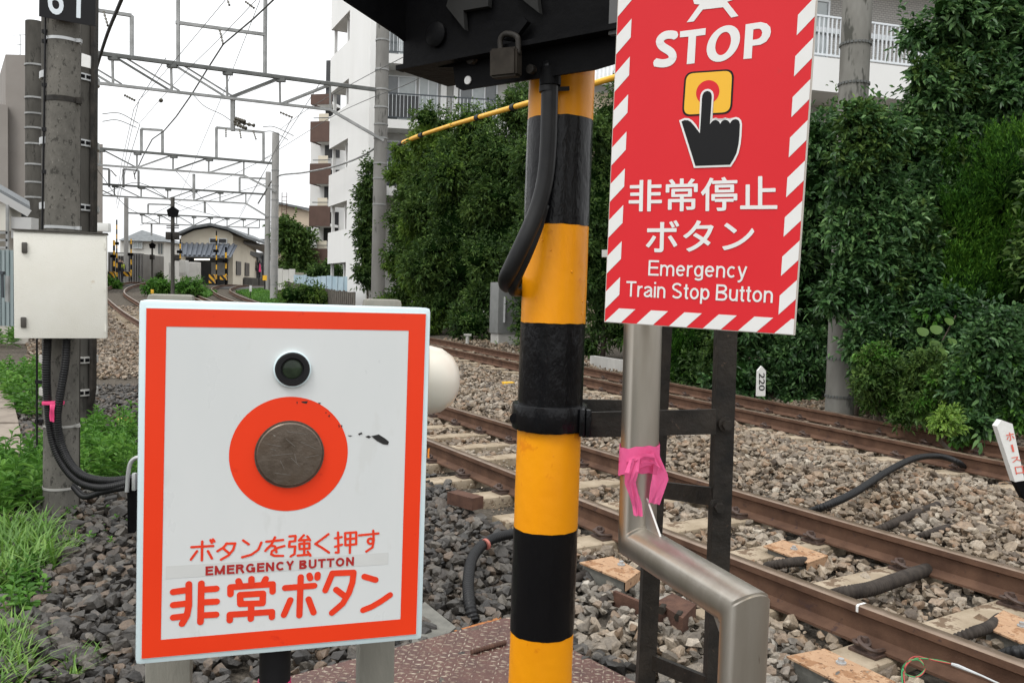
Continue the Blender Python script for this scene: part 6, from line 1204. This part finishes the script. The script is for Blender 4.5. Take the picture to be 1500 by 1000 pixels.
crossing_mast('leftmost striped mast at the far crossing', 167, 352, 413, 61, .075, (159, 398, 168, 407)); crossing_mast('tall thin striped mast second from left at the far crossing', 171, 322, 413, 62, .05); crossing_mast('striped mast in front of the corrugated shed', 192, 350, 410, 62, .05, (182, 398, 191, 405)); crossing_mast('striped mast under the left end of the station awning', 264, 350, 400, 62, .05); crossing_mast('thin striped mast in front of the station entrance', 317, 338, 416, 61, .045, (307, 402, 315, 415)); crossing_mast('thick striped mast right of the station entrance', 331, 362, 417, 61, .07, (323, 403, 332, 410))
for lab, x0, x1, y0, y1, Y in (('white signal cabinet left of the dark signal post', 247, 252, 384, 416, 60), ('white cabinet right of the dark signal post', 262, 272, 381, 405, 61), ('tall white cabinet in front of the station', 276, 290, 384, 416, 60)):
    t = thing('equipment_cabinet', lab, 'cabinet', at((x0 + x1) / 2, y1, Y)); a, b = at(x0, y1, Y), at(x1, y0, Y); mb = MB(); mb.box((a + b) / 2 + np.array([0, .3, 0]), (b[0] - a[0], .6, b[2] - a[2]), bevel=.03); part(t, 'body', mb, M_wfence); mb = MB(); mb.box((a + b) / 2 + np.array([0, -.02, .1]), ((b[0] - a[0]) * .8, .03, (b[2] - a[2]) * .75)); part(t, 'door', mb, M_wfence)
# crossing road between the barriers
rd = bpy.data.objects.new('road', None); COL.objects.link(rd); MW[rd] = Matrix.Identity(4); rd['kind'] = 'structure'; mb = MB(); z_ = 1.56; mb.prism([(-60, 59.6, z_ - .25), (10, 59.6, z_ - .25), (10, 65, z_), (-60, 65, z_)], (0, 0, .06)); part(rd, 'crossing_deck', mb, M_asph, False)

# people near the far crossing and on the platform
def person(label, base, h, coat, legs, turn=0.0, stride=.12, vest=None):
    s = h / 1.7; t = thing('person', label, 'person', base, turn); J = [(0, 0, .92), (0, 0, 1.2), (0, 0, 1.42), (0, 0, 1.5), (0, -.01, 1.62), (-.1, 0, .88), (-.11, -stride, .48), (-.11, -stride * .6, .08), (-.11, -stride - .12, .04), (.1, 0, .88), (.11, stride * .6, .48), (.11, stride * 1.4, .1), (.11, stride * 1.2 - .12, .04), (-.19, 0, 1.38), (-.25, .04, 1.1), (-.24, -.08, .86), (.19, 0, 1.38), (.25, -.03, 1.1), (.24, -.14, .88)]
    Rr = [.13, .14, .12, .055, .10, .09, .065, .045, .04, .09, .065, .045, .04, .06, .045, .035, .06, .045, .035]; E = [(0, 1), (1, 2), (2, 3), (3, 4), (0, 5), (5, 6), (6, 7), (7, 8), (0, 9), (9, 10), (10, 11), (11, 12), (2, 13), (13, 14), (14, 15), (2, 16), (16, 17), (17, 18)]
    me = bpy.data.meshes.new('b'); me.from_pydata([tuple(c * s for c in j) for j in J], E, []); o = bpy.data.objects.new('b', me); COL.objects.link(o); m = o.modifiers.new('s', 'SKIN')
    for i, v in enumerate(me.skin_vertices[0].data): v.radius = (Rr[i] * s, Rr[i] * s * .85)
    me.skin_vertices[0].data[0].use_root = True; o.modifiers.new('d', 'SUBSURF').levels = 1; bpy.context.view_layer.update(); dg = bpy.context.evaluated_depsgraph_get(); m2 = bpy.data.meshes.new_from_object(o.evaluated_get(dg)); COL.objects.unlink(o); bpy.data.objects.remove(o)
    for c in (coat, legs, (.45, .28, .2), (.015, .012, .01)): m2.materials.append(mat('cloth_%.2f_%.2f_%.2f' % c, c, rough=.85))
    for p in m2.polygons: z = p.center[2] / s; p.material_index = 1 if z < .88 else 0 if z < 1.45 else (3 if z > 1.64 or p.center[1] > .03 * s else 2)
    m2.shade_smooth(); b = bpy.data.objects.new('body', m2); COL.objects.link(b); b.parent = t; MW[b] = MW[t]
    if vest:
        mb = MB(); M_ = MW[t]; mb.lathe([(.165 * s, 1.0 * s), (.17 * s, 1.2 * s), (.15 * s, 1.38 * s)], V(base), (0, 0, 1), 12); part(t, 'vest', mb, mat('lime_vest', vest, rough=.7), True)
    return t
gp = lambda x, Y: np.array([at(x, 400, Y)[0], Y, float(rise(Y))])
person('person in dark suit standing at the far crossing', gp(175.5, 63), 1.72, (.02, .022, .03), (.025, .026, .032)); person('person in lime vest behind the dark suited person', gp(179, 65.5), 1.68, (.03, .03, .05), (.03, .03, .035), 1.0, vest=(.50, .60, .05))
for k, (x, c) in enumerate(((363, (.10, .10, .11)), (368.5, (.03, .03, .035)), (374, (.22, .2, .18)), (380, (.05, .04, .05)))): person(['person in grey at the left end of the platform', 'person in black second on the platform', 'person in pale top third on the platform', 'person in dark clothes at the right end of the platform'][k], np.array([at(x, 400, 75)[0], 75, at(x, 407, 75)[2]]), 1.65, c, (.03, .03, .04), k * 1.3)
t = thing('red_flag', 'small red banner at the platform fence', 'banner', at(380, 400, 60)); mb = MB(); mb.prism([at(379, 398, 60), at(382.5, 398, 60), at(381.5, 388, 60), at(380, 386, 60)], (0, .03, 0)); part(t, 'cloth', mb, M_pink2, False); mb = MB(); mb.cyl(at(379.5, 418, 60.05), at(379.5, 386, 60.05), .03, 6); part(t, 'pole', mb, M_blkflat)
t = thing('yellow_sign_box', 'small yellow sign on a post left of the light grey pole', 'sign', at(388, 412, 52)); mb = MB(); mb.box(at(388, 407, 52), (.24, .1, .3)); part(t, 'panel', mb, M_signyel); mb = MB(); mb.cyl(at(388, 424, 52.1), at(388, 404, 52.1), .04, 6); part(t, 'post', mb, M_blkflat)
for lab, x, y, Y in (('small white post in the grass beside the far track', 367, 427, 49), ('white stake by the far track behind the button box', 432, 443, 38)): stub(lab, x - 1.6, y - 9, x + 1.6, y, Y, M_wht, 'white_stake')
# ---------------------------------------------------------------- greenery
G_dark = leafmat('evergreen_leaf', (.016, .038, .010), (.054, .108, .026), (.155, .25, .06), .5, .2, .3)
G_gloss = leafmat('glossy_leaf', (.016, .046, .015), (.060, .140, .044), (.195, .34, .115), .38, .34, .3)
G_light = leafmat('light_bamboo_leaf', (.05, .11, .015), (.115, .205, .03), (.23, .34, .07), .5, .2, .35)
G_mid = leafmat('mid_green_leaf', (.024, .056, .012), (.066, .125, .026), (.16, .245, .06), .5, .22, .3)
G_conif = leafmat('conifer_spray', (.010, .045, .005), (.042, .125, .013), (.125, .27, .030), .6, .12, .28)
G_weed = leafmat('weed_leaf', (.035, .11, .014), (.085, .215, .030), (.17, .34, .06), .45, .25, .35)
G_grass = leafmat('grass_blade', (.06, .14, .02), (.12, .25, .04), (.24, .38, .08), .45, .4, .3)
G_lime = leafmat('lime_leaf', (.10, .20, .03), (.19, .32, .05), (.30, .44, .09), .45, .4, .3)
M_core = mat('shaded_core', (.006, .018, .004), (.016, .040, .009), 1.0, scale=9, bump=1.0, bscale=12, bdist=.1, spec=.0)  # solid crown filler; its dark green stands in for shade between the leaves
M_bark = mat('bark', (.06, .045, .035), (.10, .08, .06), .95, scale=8, bump=.6, bscale=20)
def unit(v): return v / (np.linalg.norm(v, axis=-1, keepdims=True) + 1e-9)
def leaf_arrays(base, dirv, nrm, ln, wd, droop=.25, fold=.25, six=True):
    side = unit(np.cross(dirv, nrm)); nrm = unit(np.cross(side, dirv)); l = ln[:, None]; w = wd[:, None]; dr = np.array([0, 0, -1.0]) * l * droop
    if six:
        V_ = [base, base + dirv * l * .3 + side * w * .46 + nrm * w * fold + dr * .08, base + dirv * l * .68 + side * w * .38 + nrm * w * fold * .8 + dr * .45, base + dirv * l + dr, base + dirv * l * .68 - side * w * .38 + nrm * w * fold * .8 + dr * .45, base + dirv * l * .3 - side * w * .46 + nrm * w * fold + dr * .08]
        V_ = np.stack(V_, 1); F_ = np.array([[0, 1, 2, 3], [0, 3, 4, 5]]); k = 6
    else:
        V_ = np.stack([base, base + dirv * l * .45 + side * w * .5 + nrm * w * fold, base + dirv * l + dr, base + dirv * l * .45 - side * w * .5 + nrm * w * fold], 1); F_ = np.array([[0, 1, 2], [0, 2, 3]]); k = 4
    n = len(base); F_ = (F_[None] + (np.arange(n) * k)[:, None, None]).reshape(-1, F_.shape[1]); return V_.reshape(-1, 3), F_
def blob_points(blobs, n, lo=.72, hi=1.04):
    """points in the outer shell of a set of ellipsoids, with outward directions"""
    B = np.array([list(c) + list(r) for c, r in blobs]); ar = (B[:, 3] * B[:, 5] + B[:, 4] * B[:, 5] + B[:, 3] * B[:, 4]); pick = RNG.choice(len(B), n, p=ar / ar.sum()); d = unit(RNG.normal(size=(n, 3))); d[:, 1] = np.where(RNG.random(n) < .6, -np.abs(d[:, 1]), d[:, 1])
    rad = RNG.uniform(lo, hi, n) ** .7; p = B[pick, :3] + d * B[pick, 3:] * rad[:, None]; o = unit(d / B[pick, 3:]); keep = np.ones(n, bool)
    for i in range(len(B)):                                # drop what lies deep inside a neighbour
        q = ((p - B[i, :3]) / B[i, 3:]); keep &= ~((np.sum(q * q, 1) < .45) & (pick != i))
    return p[keep], o[keep]
def foliage(parent, name, blobs, clumps, per, ln, wd, m_, spread, six=False, up=.35, droop=.25, lo=.72, hi=1.05, twig=True):
    c, o = blob_points(blobs, clumps, lo, hi); n = len(c); tw = unit(o + RNG.normal(0, .45, (n, 3)) + np.array([0, 0, up])); tot = n * per
    C = np.repeat(c, per, 0); T = np.repeat(tw, per, 0); t = np.tile(np.linspace(0, 1, per) ** .6, n)[:, None]; base = C + T * (t - .5) * spread + RNG.normal(0, spread * .05, (tot, 3))
    rad = RNG.normal(size=(tot, 3)); rad = unit(rad - T * np.sum(rad * T, 1)[:, None])              # leaves stand in whorls round each twig
    dv = unit(T * (.15 + .75 * t) + rad * (1.05 - .45 * t) + RNG.normal(0, .18, (tot, 3))); nv = unit(T + np.array([0, 0, .7]) + RNG.normal(0, .3, (tot, 3)))
    Vv, Ff = leaf_arrays(base, dv, nv, RNG.uniform(.7, 1.25, tot) * ln, RNG.uniform(.75, 1.2, tot) * wd, droop, .22, six)
    o_ = npmesh(parent, name, Vv, Ff, np.full(len(Ff), Ff.shape[1]), m_); o_['kind'] = 'stuff'; return o_
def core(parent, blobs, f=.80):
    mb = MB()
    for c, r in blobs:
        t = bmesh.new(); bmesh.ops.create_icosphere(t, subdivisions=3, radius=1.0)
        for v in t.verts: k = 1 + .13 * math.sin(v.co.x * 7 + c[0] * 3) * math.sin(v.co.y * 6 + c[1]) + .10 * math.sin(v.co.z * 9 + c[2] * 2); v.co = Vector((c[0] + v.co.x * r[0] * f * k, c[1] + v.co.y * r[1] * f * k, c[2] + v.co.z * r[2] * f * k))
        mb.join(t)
    return part(parent, 'shaded_core', mb, M_core, True)
def trunk(parent, base, top, r):
    mb = MB(); p = [lerp(base, top, k / 4) + np.array([.06 * math.sin(k * 2.1), .05 * math.sin(k * 1.3), 0]) for k in range(5)]; mb.tube(p, [r * (1 - .14 * k) for k in range(5)], 8)
    for k in range(4): a = p[2 + k % 2]; an = k * 1.7; mb.tube([a, a + np.array([math.cos(an) * .8, math.sin(an) * .6, 1.5]) * r * 3], [r * .5, r * .2], 6)
    return part(parent, 'trunk', mb, M_bark, True)
def tree(name, label, px, yt, yb, wpx, Y, clumps, per, ln, wd, m_, spread, nb=9, seed=1, group=None, six=False, depth=.8, accents=(), up=.35, blobs=None, flat=False):
    r = random.Random(seed); base = np.array([at(px, 430, Y)[0], Y, float(rise(Y)) - .2]); zt, zb_ = at(px, yt, Y)[2], at(px, yb, Y)[2]; W = wpx / F * Y; H = zt - zb_; t = thing(name, label, 'tree' if 'tree' in name else 'bush', base, group=group)
    if blobs is None:
        blobs = [((base[0], Y + W * .15, zb_ + H * .46), (W * .62, W * depth * .62, H * .40))]
        nb = int(nb * 2.1)
        for k in range(nb):
            an = r.uniform(0, 6.28); hz_ = (k + r.random()) / nb; zz_ = zb_ + H * (.04 + .90 * hz_); f = r.uniform(.3, .85) * (1.0 if hz_ < .75 else .6); s = W * r.uniform(.22, .46)
            blobs.append(((base[0] + math.cos(an) * W * f, Y + (math.sin(an) * .8 - .25) * W * f * depth, zz_), (s, s * depth, s * r.uniform(.5, .85))))
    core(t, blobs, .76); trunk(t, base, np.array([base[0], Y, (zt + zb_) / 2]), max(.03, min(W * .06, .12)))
    foliage(t, 'crown', blobs, clumps, per, ln, wd, m_, spread, six, up)
    foliage(t, 'outer_twigs', blobs, clumps // 9, per + 3, ln, wd, m_, spread * 2.3, six, up + .5, lo=1.0, hi=1.12)
    for m2, frac in accents:
        bb = r.sample(blobs[1:], max(2, len(blobs) // 3)) if len(blobs) > 3 else blobs; foliage(t, 'crown', bb, int(clumps * frac), per, ln, wd, m2, spread, six, up, lo=.9, hi=1.15)
    return t
# hedge behind the far track, left of the striped post
tree('dense_tree', 'dark evergreen tree just left of the grey line pole', 537, 228, 436, 23, 35.3, 800, 9, .17, .075, G_dark, .38, nb=7, seed=2, group='trees in the hedge')
tree('dense_tree', 'tree with bright bamboo-like leaves right of the grey line pole', 632, 150, 478, 50, 28.0, 1400, 9, .17, .06, G_mid, .42, nb=10, seed=3, group='trees in the hedge', accents=((G_light, 1.1),))
tree('dense_tree', 'tree filling the hedge between the bamboo-like tree and the dark middle tree', 598, 205, 472, 36, 31.2, 1200, 9, .16, .06, G_mid, .40, nb=10, seed=34, group='trees in the hedge', accents=((G_light, .6),))
tree('dense_tree', 'dark dense tree in the middle of the hedge behind the yellow cable covers', 672, 150, 490, 66, 26.0, 1900, 9, .14, .055, G_dark, .36, nb=11, seed=4, group='trees in the hedge', accents=((G_mid, .3), (G_light, .12)))
tree('dense_tree', 'tall tree whose light top touches the black indicator box', 732, 112, 500, 70, 24.8, 1900, 9, .14, .05, G_dark, .36, nb=11, seed=5, group='trees in the hedge', accents=((G_mid, .35),))
tree('dense_tree', 'dark tree directly behind the striped post', 798, 110, 515, 66, 22.2, 1700, 9, .13, .05, G_dark, .32, nb=11, seed=6, group='trees in the hedge')
tree('dense_tree', 'dark tree between the striped post and the red sign', 885, 105, 540, 72, 18.9, 1900, 9, .11, .045, G_dark, .28, nb=11, seed=7, group='trees in the hedge', accents=((G_mid, .25),))
tree('dense_tree', 'dark tree behind the red sign and stainless pipe', 985, 110, 560, 70, 15.8, 1600, 9, .10, .042, G_dark, .26, nb=11, seed=8, group='trees in the hedge', accents=((G_conif, .3),))
tree('dense_tree', 'dark tree hidden behind the right half of the red sign', 1070, 120, 570, 75, 14.4, 1000, 9, .10, .042, G_dark, .26, nb=11, seed=58, group='trees in the hedge')
tree('dense_tree', 'dark tree just beyond the right edge of the bank', 1590, 60, 660, 110, 9.6, 900, 9, .10, .046, G_dark, .24, nb=12, seed=59, group='trees in the hedge')
tree('low_bush', 'light leafy bush at the hedge foot left of the grey cabinet', 640, 398, 482, 36, 26.2, 420, 9, .15, .055, G_mid, .32, nb=5, seed=9, accents=((G_light, .8),))
tree('low_bush', 'dark low bush right of the grey cabinet', 800, 440, 512, 40, 20.5, 420, 9, .12, .05, G_dark, .26, nb=5, seed=10)
# right bank
tree('broadleaf_tree', 'large glossy leaved tree hugging the grey concrete pole from the left', 1150, 165, 585, 105, 12.9, 2000, 9, .105, .05, G_gloss, .24, nb=13, seed=11, six=True, depth=.6)
tree('broadleaf_tree', 'glossy leaved shrub in front of the grey concrete pole', 1262, 148, 470, 62, 10.55, 1050, 10, .098, .046, G_gloss, .22, nb=10, seed=12, six=True, depth=.55, accents=((G_mid, .18),))
tree('broadleaf_tree', 'tall leafy tree top at the upper right corner', 1425, -70, 215, 112, 11.6, 1900, 10, .105, .048, G_gloss, .24, nb=12, seed=13, six=True, depth=.6, accents=((G_mid, .22),))
tree('broadleaf_tree', 'glossy leaved tree in the middle of the right bank', 1345, 300, 560, 85, 10.7, 1500, 10, .098, .046, G_gloss, .22, nb=11, seed=14, six=True, depth=.5, accents=((G_mid, .10),))
tree('leafy_bush', 'pale green bush at the foot of the grey concrete pole', 1298, 515, 606, 52, 9.6, 620, 10, .06, .026, G_mid, .15, nb=6, seed=15, six=False, depth=.5, accents=((G_weed, .5),))
tree('leafy_bush', 'tangled green bush at the right edge beside the far track', 1452, 455, 640, 70, 8.6, 900, 10, .075, .036, G_gloss, .17, nb=8, seed=16, six=True, depth=.5, accents=((G_weed, .35),))
tree('leafy_bush', 'fine leaved green bush low on the right bank', 1370, 520, 620, 52, 9.2, 620, 10, .06, .026, G_mid, .15, nb=6, seed=17, depth=.5)
tree('leafy_bush', 'low dark bush behind the number 220 marker', 1075, 500, 560, 48, 13.4, 520, 9, .08, .036, G_dark, .2, nb=6, seed=18, depth=.5, accents=((G_mid, .4),))
tree('leafy_bush', 'dark leafy bush left of the concrete pole foot', 1176, 480, 600, 48, 12.5, 600, 9, .085, .04, G_gloss, .2, nb=6, seed=19, six=True, depth=.5)
tree('broadleaf_tree', 'dark tree filling the bank behind the concrete pole', 1240, 135, 600, 90, 14.2, 1000, 9, .10, .046, G_dark, .24, nb=12, seed=51, depth=.6)
tree('broadleaf_tree', 'dark tree deep in the middle of the right bank', 1335, 150, 610, 90, 13.4, 900, 9, .10, .046, G_dark, .24, nb=12, seed=52, depth=.6)
tree('broadleaf_tree', 'dark tree deep behind the right conifer', 1450, 160, 640, 110, 12.8, 900, 9, .10, .046, G_dark, .24, nb=12, seed=53, depth=.6)
tree('broadleaf_tree', 'leafy branches joining the upper right tree to the shrub by the pole', 1345, 95, 330, 62, 11.3, 900, 10, .10, .046, G_gloss, .22, nb=9, seed=54, six=True, depth=.6, accents=((G_mid, .2),))
tree('leafy_bush', 'trailing green bush between the pole foot and the right edge', 1410, 545, 632, 60, 8.95, 700, 10, .065, .03, G_mid, .16, nb=7, seed=55, depth=.5, accents=((G_weed, .4),))
tree('leafy_bush', 'glossy bush filling the bank above the trailing bushes', 1390, 430, 560, 70, 9.9, 800, 10, .085, .04, G_gloss, .19, nb=8, seed=56, six=True, depth=.5, accents=((G_weed, .15),))
tree('leafy_bush', 'leafy bush between the concrete pole foot and the middle tree', 1292, 440, 560, 45, 10.3, 500, 10, .09, .042, G_gloss, .19, nb=7, seed=57, six=True, depth=.5)
# conifer hedge at right: upright feathery sprays
def conifer(label, px, yt, yb, wpx, Y, n, seed):
    r = random.Random(seed); base = np.array([at(px, 430, Y)[0], Y, -.2]); zt, zb_ = at(px, yt, Y)[2], at(px, yb, Y)[2]; W = wpx / F * Y; t = thing('conifer_tree', label, 'tree', base); blobs = []
    for k in range(16): an = r.uniform(0, 6.28); z = zb_ + (zt - zb_) * r.uniform(.05, .86); f = .55 * (1 - .5 * (z - zb_) / (zt - zb_)); s = W * r.uniform(.32, .46); blobs.append(((base[0] + math.cos(an) * W * f * 1.3, Y + math.sin(an) * W * f * .7, z), (s, s * .8, s * r.uniform(1.2, 1.7))))
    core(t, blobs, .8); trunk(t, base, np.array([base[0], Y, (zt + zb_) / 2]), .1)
    c, o = blob_points(blobs, n, .82, 1.03); per = 46; tot = len(c) * per; tw = unit(o * .55 + np.array([0, 0, 1.1]) + RNG.normal(0, .2, c.shape)); C = np.repeat(c, per, 0); T = np.repeat(tw, per, 0); tt = RNG.random(tot)[:, None]; hgt = np.repeat(RNG.uniform(.16, .42, len(c)), per)[:, None]
    rad = RNG.normal(size=(tot, 3)); rad = unit(rad - T * np.sum(rad * T, 1)[:, None]); b_ = C + T * (tt - .25) * hgt + rad * (1.02 - tt) * hgt * .24 * RNG.random((tot, 1)) ** .5; dv = unit(T * .9 + rad * .55 + RNG.normal(0, .2, (tot, 3))); nv = unit(rad + np.array([0, 0, .4])); Vv, Ff = leaf_arrays(b_, dv, nv, RNG.uniform(.03, .065, tot), RNG.uniform(.012, .02, tot), -.1, .15, False)
    npmesh(t, 'crown', Vv, Ff, np.full(len(Ff), 3), G_conif)['kind'] = 'stuff'; return t
conifer('feathery green conifer at the right edge', 1465, 150, 470, 95, 10.6, 1500, 21); conifer('smaller feathery conifer behind the glossy shrubs', 1392, 190, 480, 52, 11.3, 650, 22); conifer('feathery conifer in the gap below the red sign', 1010, 470, 560, 45, 14.6, 300, 23)
# vine with large round leaves, each leaf its own piece
vin = thing('vine', 'vine with large round dark leaves low on the right bank', 'vine', at(1380, 540, 9.6)); rr = random.Random(31)
for (x, y) in ((1352, 485), (1372, 482), (1395, 500), (1370, 505), (1382, 515), (1345, 535), (1362, 540), (1378, 548), (1400, 530), (1330, 552), (1390, 470), (1410, 515), (1350, 515)):
    c = at(x, y, 9.55 + rr.uniform(-.2, .1)); a = rr.uniform(0, 6.28); n_ = unit(np.array([rr.uniform(-.4, .4), -.8, .7])); u = unit(np.cross(n_, [0, 0, 1.0])); v = np.cross(n_, u); s = rr.uniform(.05, .072); mb = MB(); ring = [c + s * (math.cos(q) * u + math.sin(q) * v) * (1 + .08 * math.cos(q - a)) + n_ * (.008 * math.cos(2 * q)) for q in [2 * math.pi * k / 14 for k in range(14)]]; mb._add([c - n_ * .008] + ring, [(0, 1 + k, 1 + (k + 1) % 14) for k in range(14)]); part(vin, 'leaf', mb, G_dark, True)
mb = MB(); mb.tube(smooth_path([at(1340, 570, 9.6), at(1365, 530, 9.62), at(1380, 500, 9.62), at(1400, 462, 9.62)], 6), .008, 6); part(vin, 'stem', mb, M_bark, True)
tree('low_bush', 'bright lime green sprout beside the far rail at right', 1398, 600, 634, 22, 8.15, 130, 9, .055, .024, G_lime, .10, nb=4, seed=33)
# far greenery
tree('round_tree', 'round green tree left of the brown balconies', 432, 322, 422, 30, 57, 800, 8, .34, .16, G_mid, .7, nb=8, seed=41); tree('low_bush', 'weeds at the foot of the dark signal post', 283, 414, 429, 26, 47, 260, 8, .18, .07, G_weed, .35, nb=5, seed=42, depth=1.2); tree('low_bush', 'clump of weeds left of the dark signal post', 238, 415, 429, 22, 47, 260, 8, .22, .09, G_weed, .4, nb=5, seed=43); tree('low_bush', 'ivy and weeds over the timber fence', 452, 422, 448, 44, 38.5, 260, 8, .16, .07, G_mid, .32, nb=7, seed=44, accents=((G_light, .5),)); tree('low_bush', 'weeds on the bank beside the curving left track', 162, 410, 432, 20, 56, 200, 8, .24, .1, G_weed, .4, nb=5, seed=45); tree('low_bush', 'dark shrubs under the apartment parapets', 480, 388, 412, 30, 46, 220, 8, .22, .1, G_dark, .4, nb=5, seed=46); tree('hedge_bush', 'clipped low hedge in front of the white house', 226, 404, 414, 18, 70, 260, 8, .24, .12, G_dark, .35, nb=5, seed=47)
# grass bank between far track and timber fence; scattered grass
def blades(P, hgt, m_, name, label, lean=.5, w=.006, parent=None):
    n = len(P); a = RNG.uniform(0, 2 * np.pi, n); d = np.stack([np.cos(a), np.sin(a), np.zeros(n)], 1); s = np.stack([-np.sin(a), np.cos(a), np.zeros(n)], 1); h = hgt * RNG.uniform(.55, 1.25, n); L_ = lean * RNG.uniform(.3, 1.3, n) * h; Vv = []
    for t, ww in ((0, 1), (.35, .95), (.7, .7), (1, .0)): c = P + d * (L_ * t * t)[:, None] + np.array([0, 0, 1.0]) * (h * (t - .28 * t * t * np.minimum(L_ / h, 1.2)))[:, None]; Vv += [c - s * w * ww, c + s * w * ww]
    Vv = np.stack(Vv, 1).reshape(-1, 3); F_ = np.array([[0, 1, 3, 2], [2, 3, 5, 4], [4, 5, 7, 6]]); Ff = (F_[None] + (np.arange(n) * 8)[:, None, None]).reshape(-1, 4); o = npmesh(parent, name, Vv, Ff, np.full(len(Ff), 4), m_)
    if parent is None: tag(o, label, 'grass', kind='stuff')
    return o
def ground_pts(n, quad, off=0.0):
    """random points inside a measured patch of ground"""
    Q = [on_ground(x, y, -.12) for x, y in quad]; s, t = RNG.random(n), RNG.random(n); p = (1 - s)[:, None] * (1 - t)[:, None] * Q[0] + s[:, None] * (1 - t)[:, None] * Q[1] + s[:, None] * t[:, None] * Q[2] + (1 - s)[:, None] * t[:, None] * Q[3]; p[:, 2] = bed(p[:, 0], p[:, 1])[0] - .03; return p
blades(ground_pts(6000, ((345, 426), (385, 424), (440, 446), (392, 444))), .22, G_weed, 'grass', 'green grass bank beside the far track near the light grey pole', .6, .02)
blades(ground_pts(5000, ((300, 424), (318, 426), (300, 436), (280, 428))), .2, G_weed, 'grass', 'green grass between the tracks near the station', .6, .02)
# weeds round the left pole: leafy stems
def weed_patch(label, quad, n, h0, h1, ln, m_, seed, per=16, wd=None):
    P = ground_pts(n, quad); t = thing('leafy_weeds', label, 'weeds', P.mean(0), kind='stuff'); h = RNG.uniform(h0, h1, n); lean = RNG.normal(0, .16, (n, 3)); lean[:, 2] = 1; ax = unit(lean); tot = n * per; f = np.tile(np.linspace(.25, 1, per), n)[:, None]; B = np.repeat(P, per, 0) + np.repeat(ax * h[:, None], per, 0) * f; an = np.tile(np.arange(per) * 2.4, n) + np.repeat(RNG.uniform(0, 6.28, n), per); dv = unit(np.stack([np.cos(an), np.sin(an), .25 + .9 * f[:, 0] ** 2 + RNG.normal(0, .2, tot)], 1)); nv = unit(np.array([0, 0, 1.0]) + RNG.normal(0, .2, (tot, 3)))
    sz = ln * (1.0 - .35 * f[:, 0]) * RNG.uniform(.75, 1.2, tot); Vv, Ff = leaf_arrays(B, dv, nv, sz, sz * (wd or .27), .35, .18, True); npmesh(t, 'leaves', Vv, Ff, np.full(len(Ff), 4), m_)
    vs, fs = [], []
    for i in range(n):
        a, b = P[i], P[i] + ax[i] * h[i]; k = len(vs)
        for q in (a, b):
            for j in range(3): vs.append(q + .0035 * np.array([math.cos(2.09 * j), math.sin(2.09 * j), 0]))
        fs += [(k + j, k + (j + 1) % 3, k + 3 + (j + 1) % 3, k + 3 + j) for j in range(3)]
    npmesh(t, 'stems', vs, fs, np.full(len(fs), 4), m_); return t
weed_patch('lush green weeds right of the left pole', ((116, 632), (200, 622), (196, 706), (122, 716)), 105, .18, .36, .12, G_weed, 1)
weed_patch('lush green weeds left of the left pole', ((-30, 680), (62, 672), (66, 742), (-30, 765)), 95, .2, .38, .13, G_weed, 2)
weed_patch('green weeds behind the left pole near the path', ((-20, 545), (60, 545), (60, 610), (20, 600)), 80, .2, .42, .13, G_weed, 3, wd=.4)
weed_patch('far green weeds left of the white cabinet', ((-30, 470), (18, 455), (30, 505), (-30, 515)), 60, .25, .5, .2, G_weed, 4, wd=.4)
weed_patch('small weeds in the dark ballast at the left edge', ((0, 830), (60, 815), (58, 880), (0, 900)), 26, .06, .14, .07, G_weed, 5, per=9, wd=.5)
weed_patch('tiny weeds scattered in the ballast below the hoses', ((100, 742), (190, 735), (190, 790), (110, 800)), 12, .04, .09, .05, G_weed, 6, per=8, wd=.5)
blades(ground_pts(620, ((-10, 765), (64, 760), (82, 818), (-10, 860))), .19, G_grass, 'grass', 'bright long grass in front of the left pole', 1.0, .007)
blades(ground_pts(330, ((-20, 915), (38, 900), (48, 985), (-20, 1010))), .13, G_grass, 'grass', 'short grass at the bottom left corner', .9, .004)
blades(ground_pts(110, ((84, 772), (112, 770), (108, 800), (86, 802))), .12, G_grass, 'grass', 'small grass tuft right of the left pole foot', .6, .004); blades(ground_pts(70, ((95, 950), (120, 945), (116, 985), (95, 990))), .10, G_grass, 'grass', 'small grass tuft in the foreground ballast', .8, .003); blades(ground_pts(60, ((120, 935), (150, 930), (148, 950), (125, 955))), .06, G_grass, 'grass', 'dry grass tuft beside the button box', 1.1, .003)
weed_patch('green creepers at the hedge foot behind the far rail', ((1010, 558), (1200, 590), (1200, 578), (1010, 545)), 70, .12, .3, .09, G_mid, 7, wd=.45)
weed_patch('green weeds along the far rail at right', ((1260, 606), (1480, 648), (1480, 630), (1260, 592)), 90, .1, .26, .09, G_weed, 8, wd=.45)
weed_patch('young weeds at the foot of the grey cabinet', ((725, 497), (760, 500), (762, 506), (728, 503)), 14, .1, .25, .14, G_lime, 9, per=9, wd=.45)
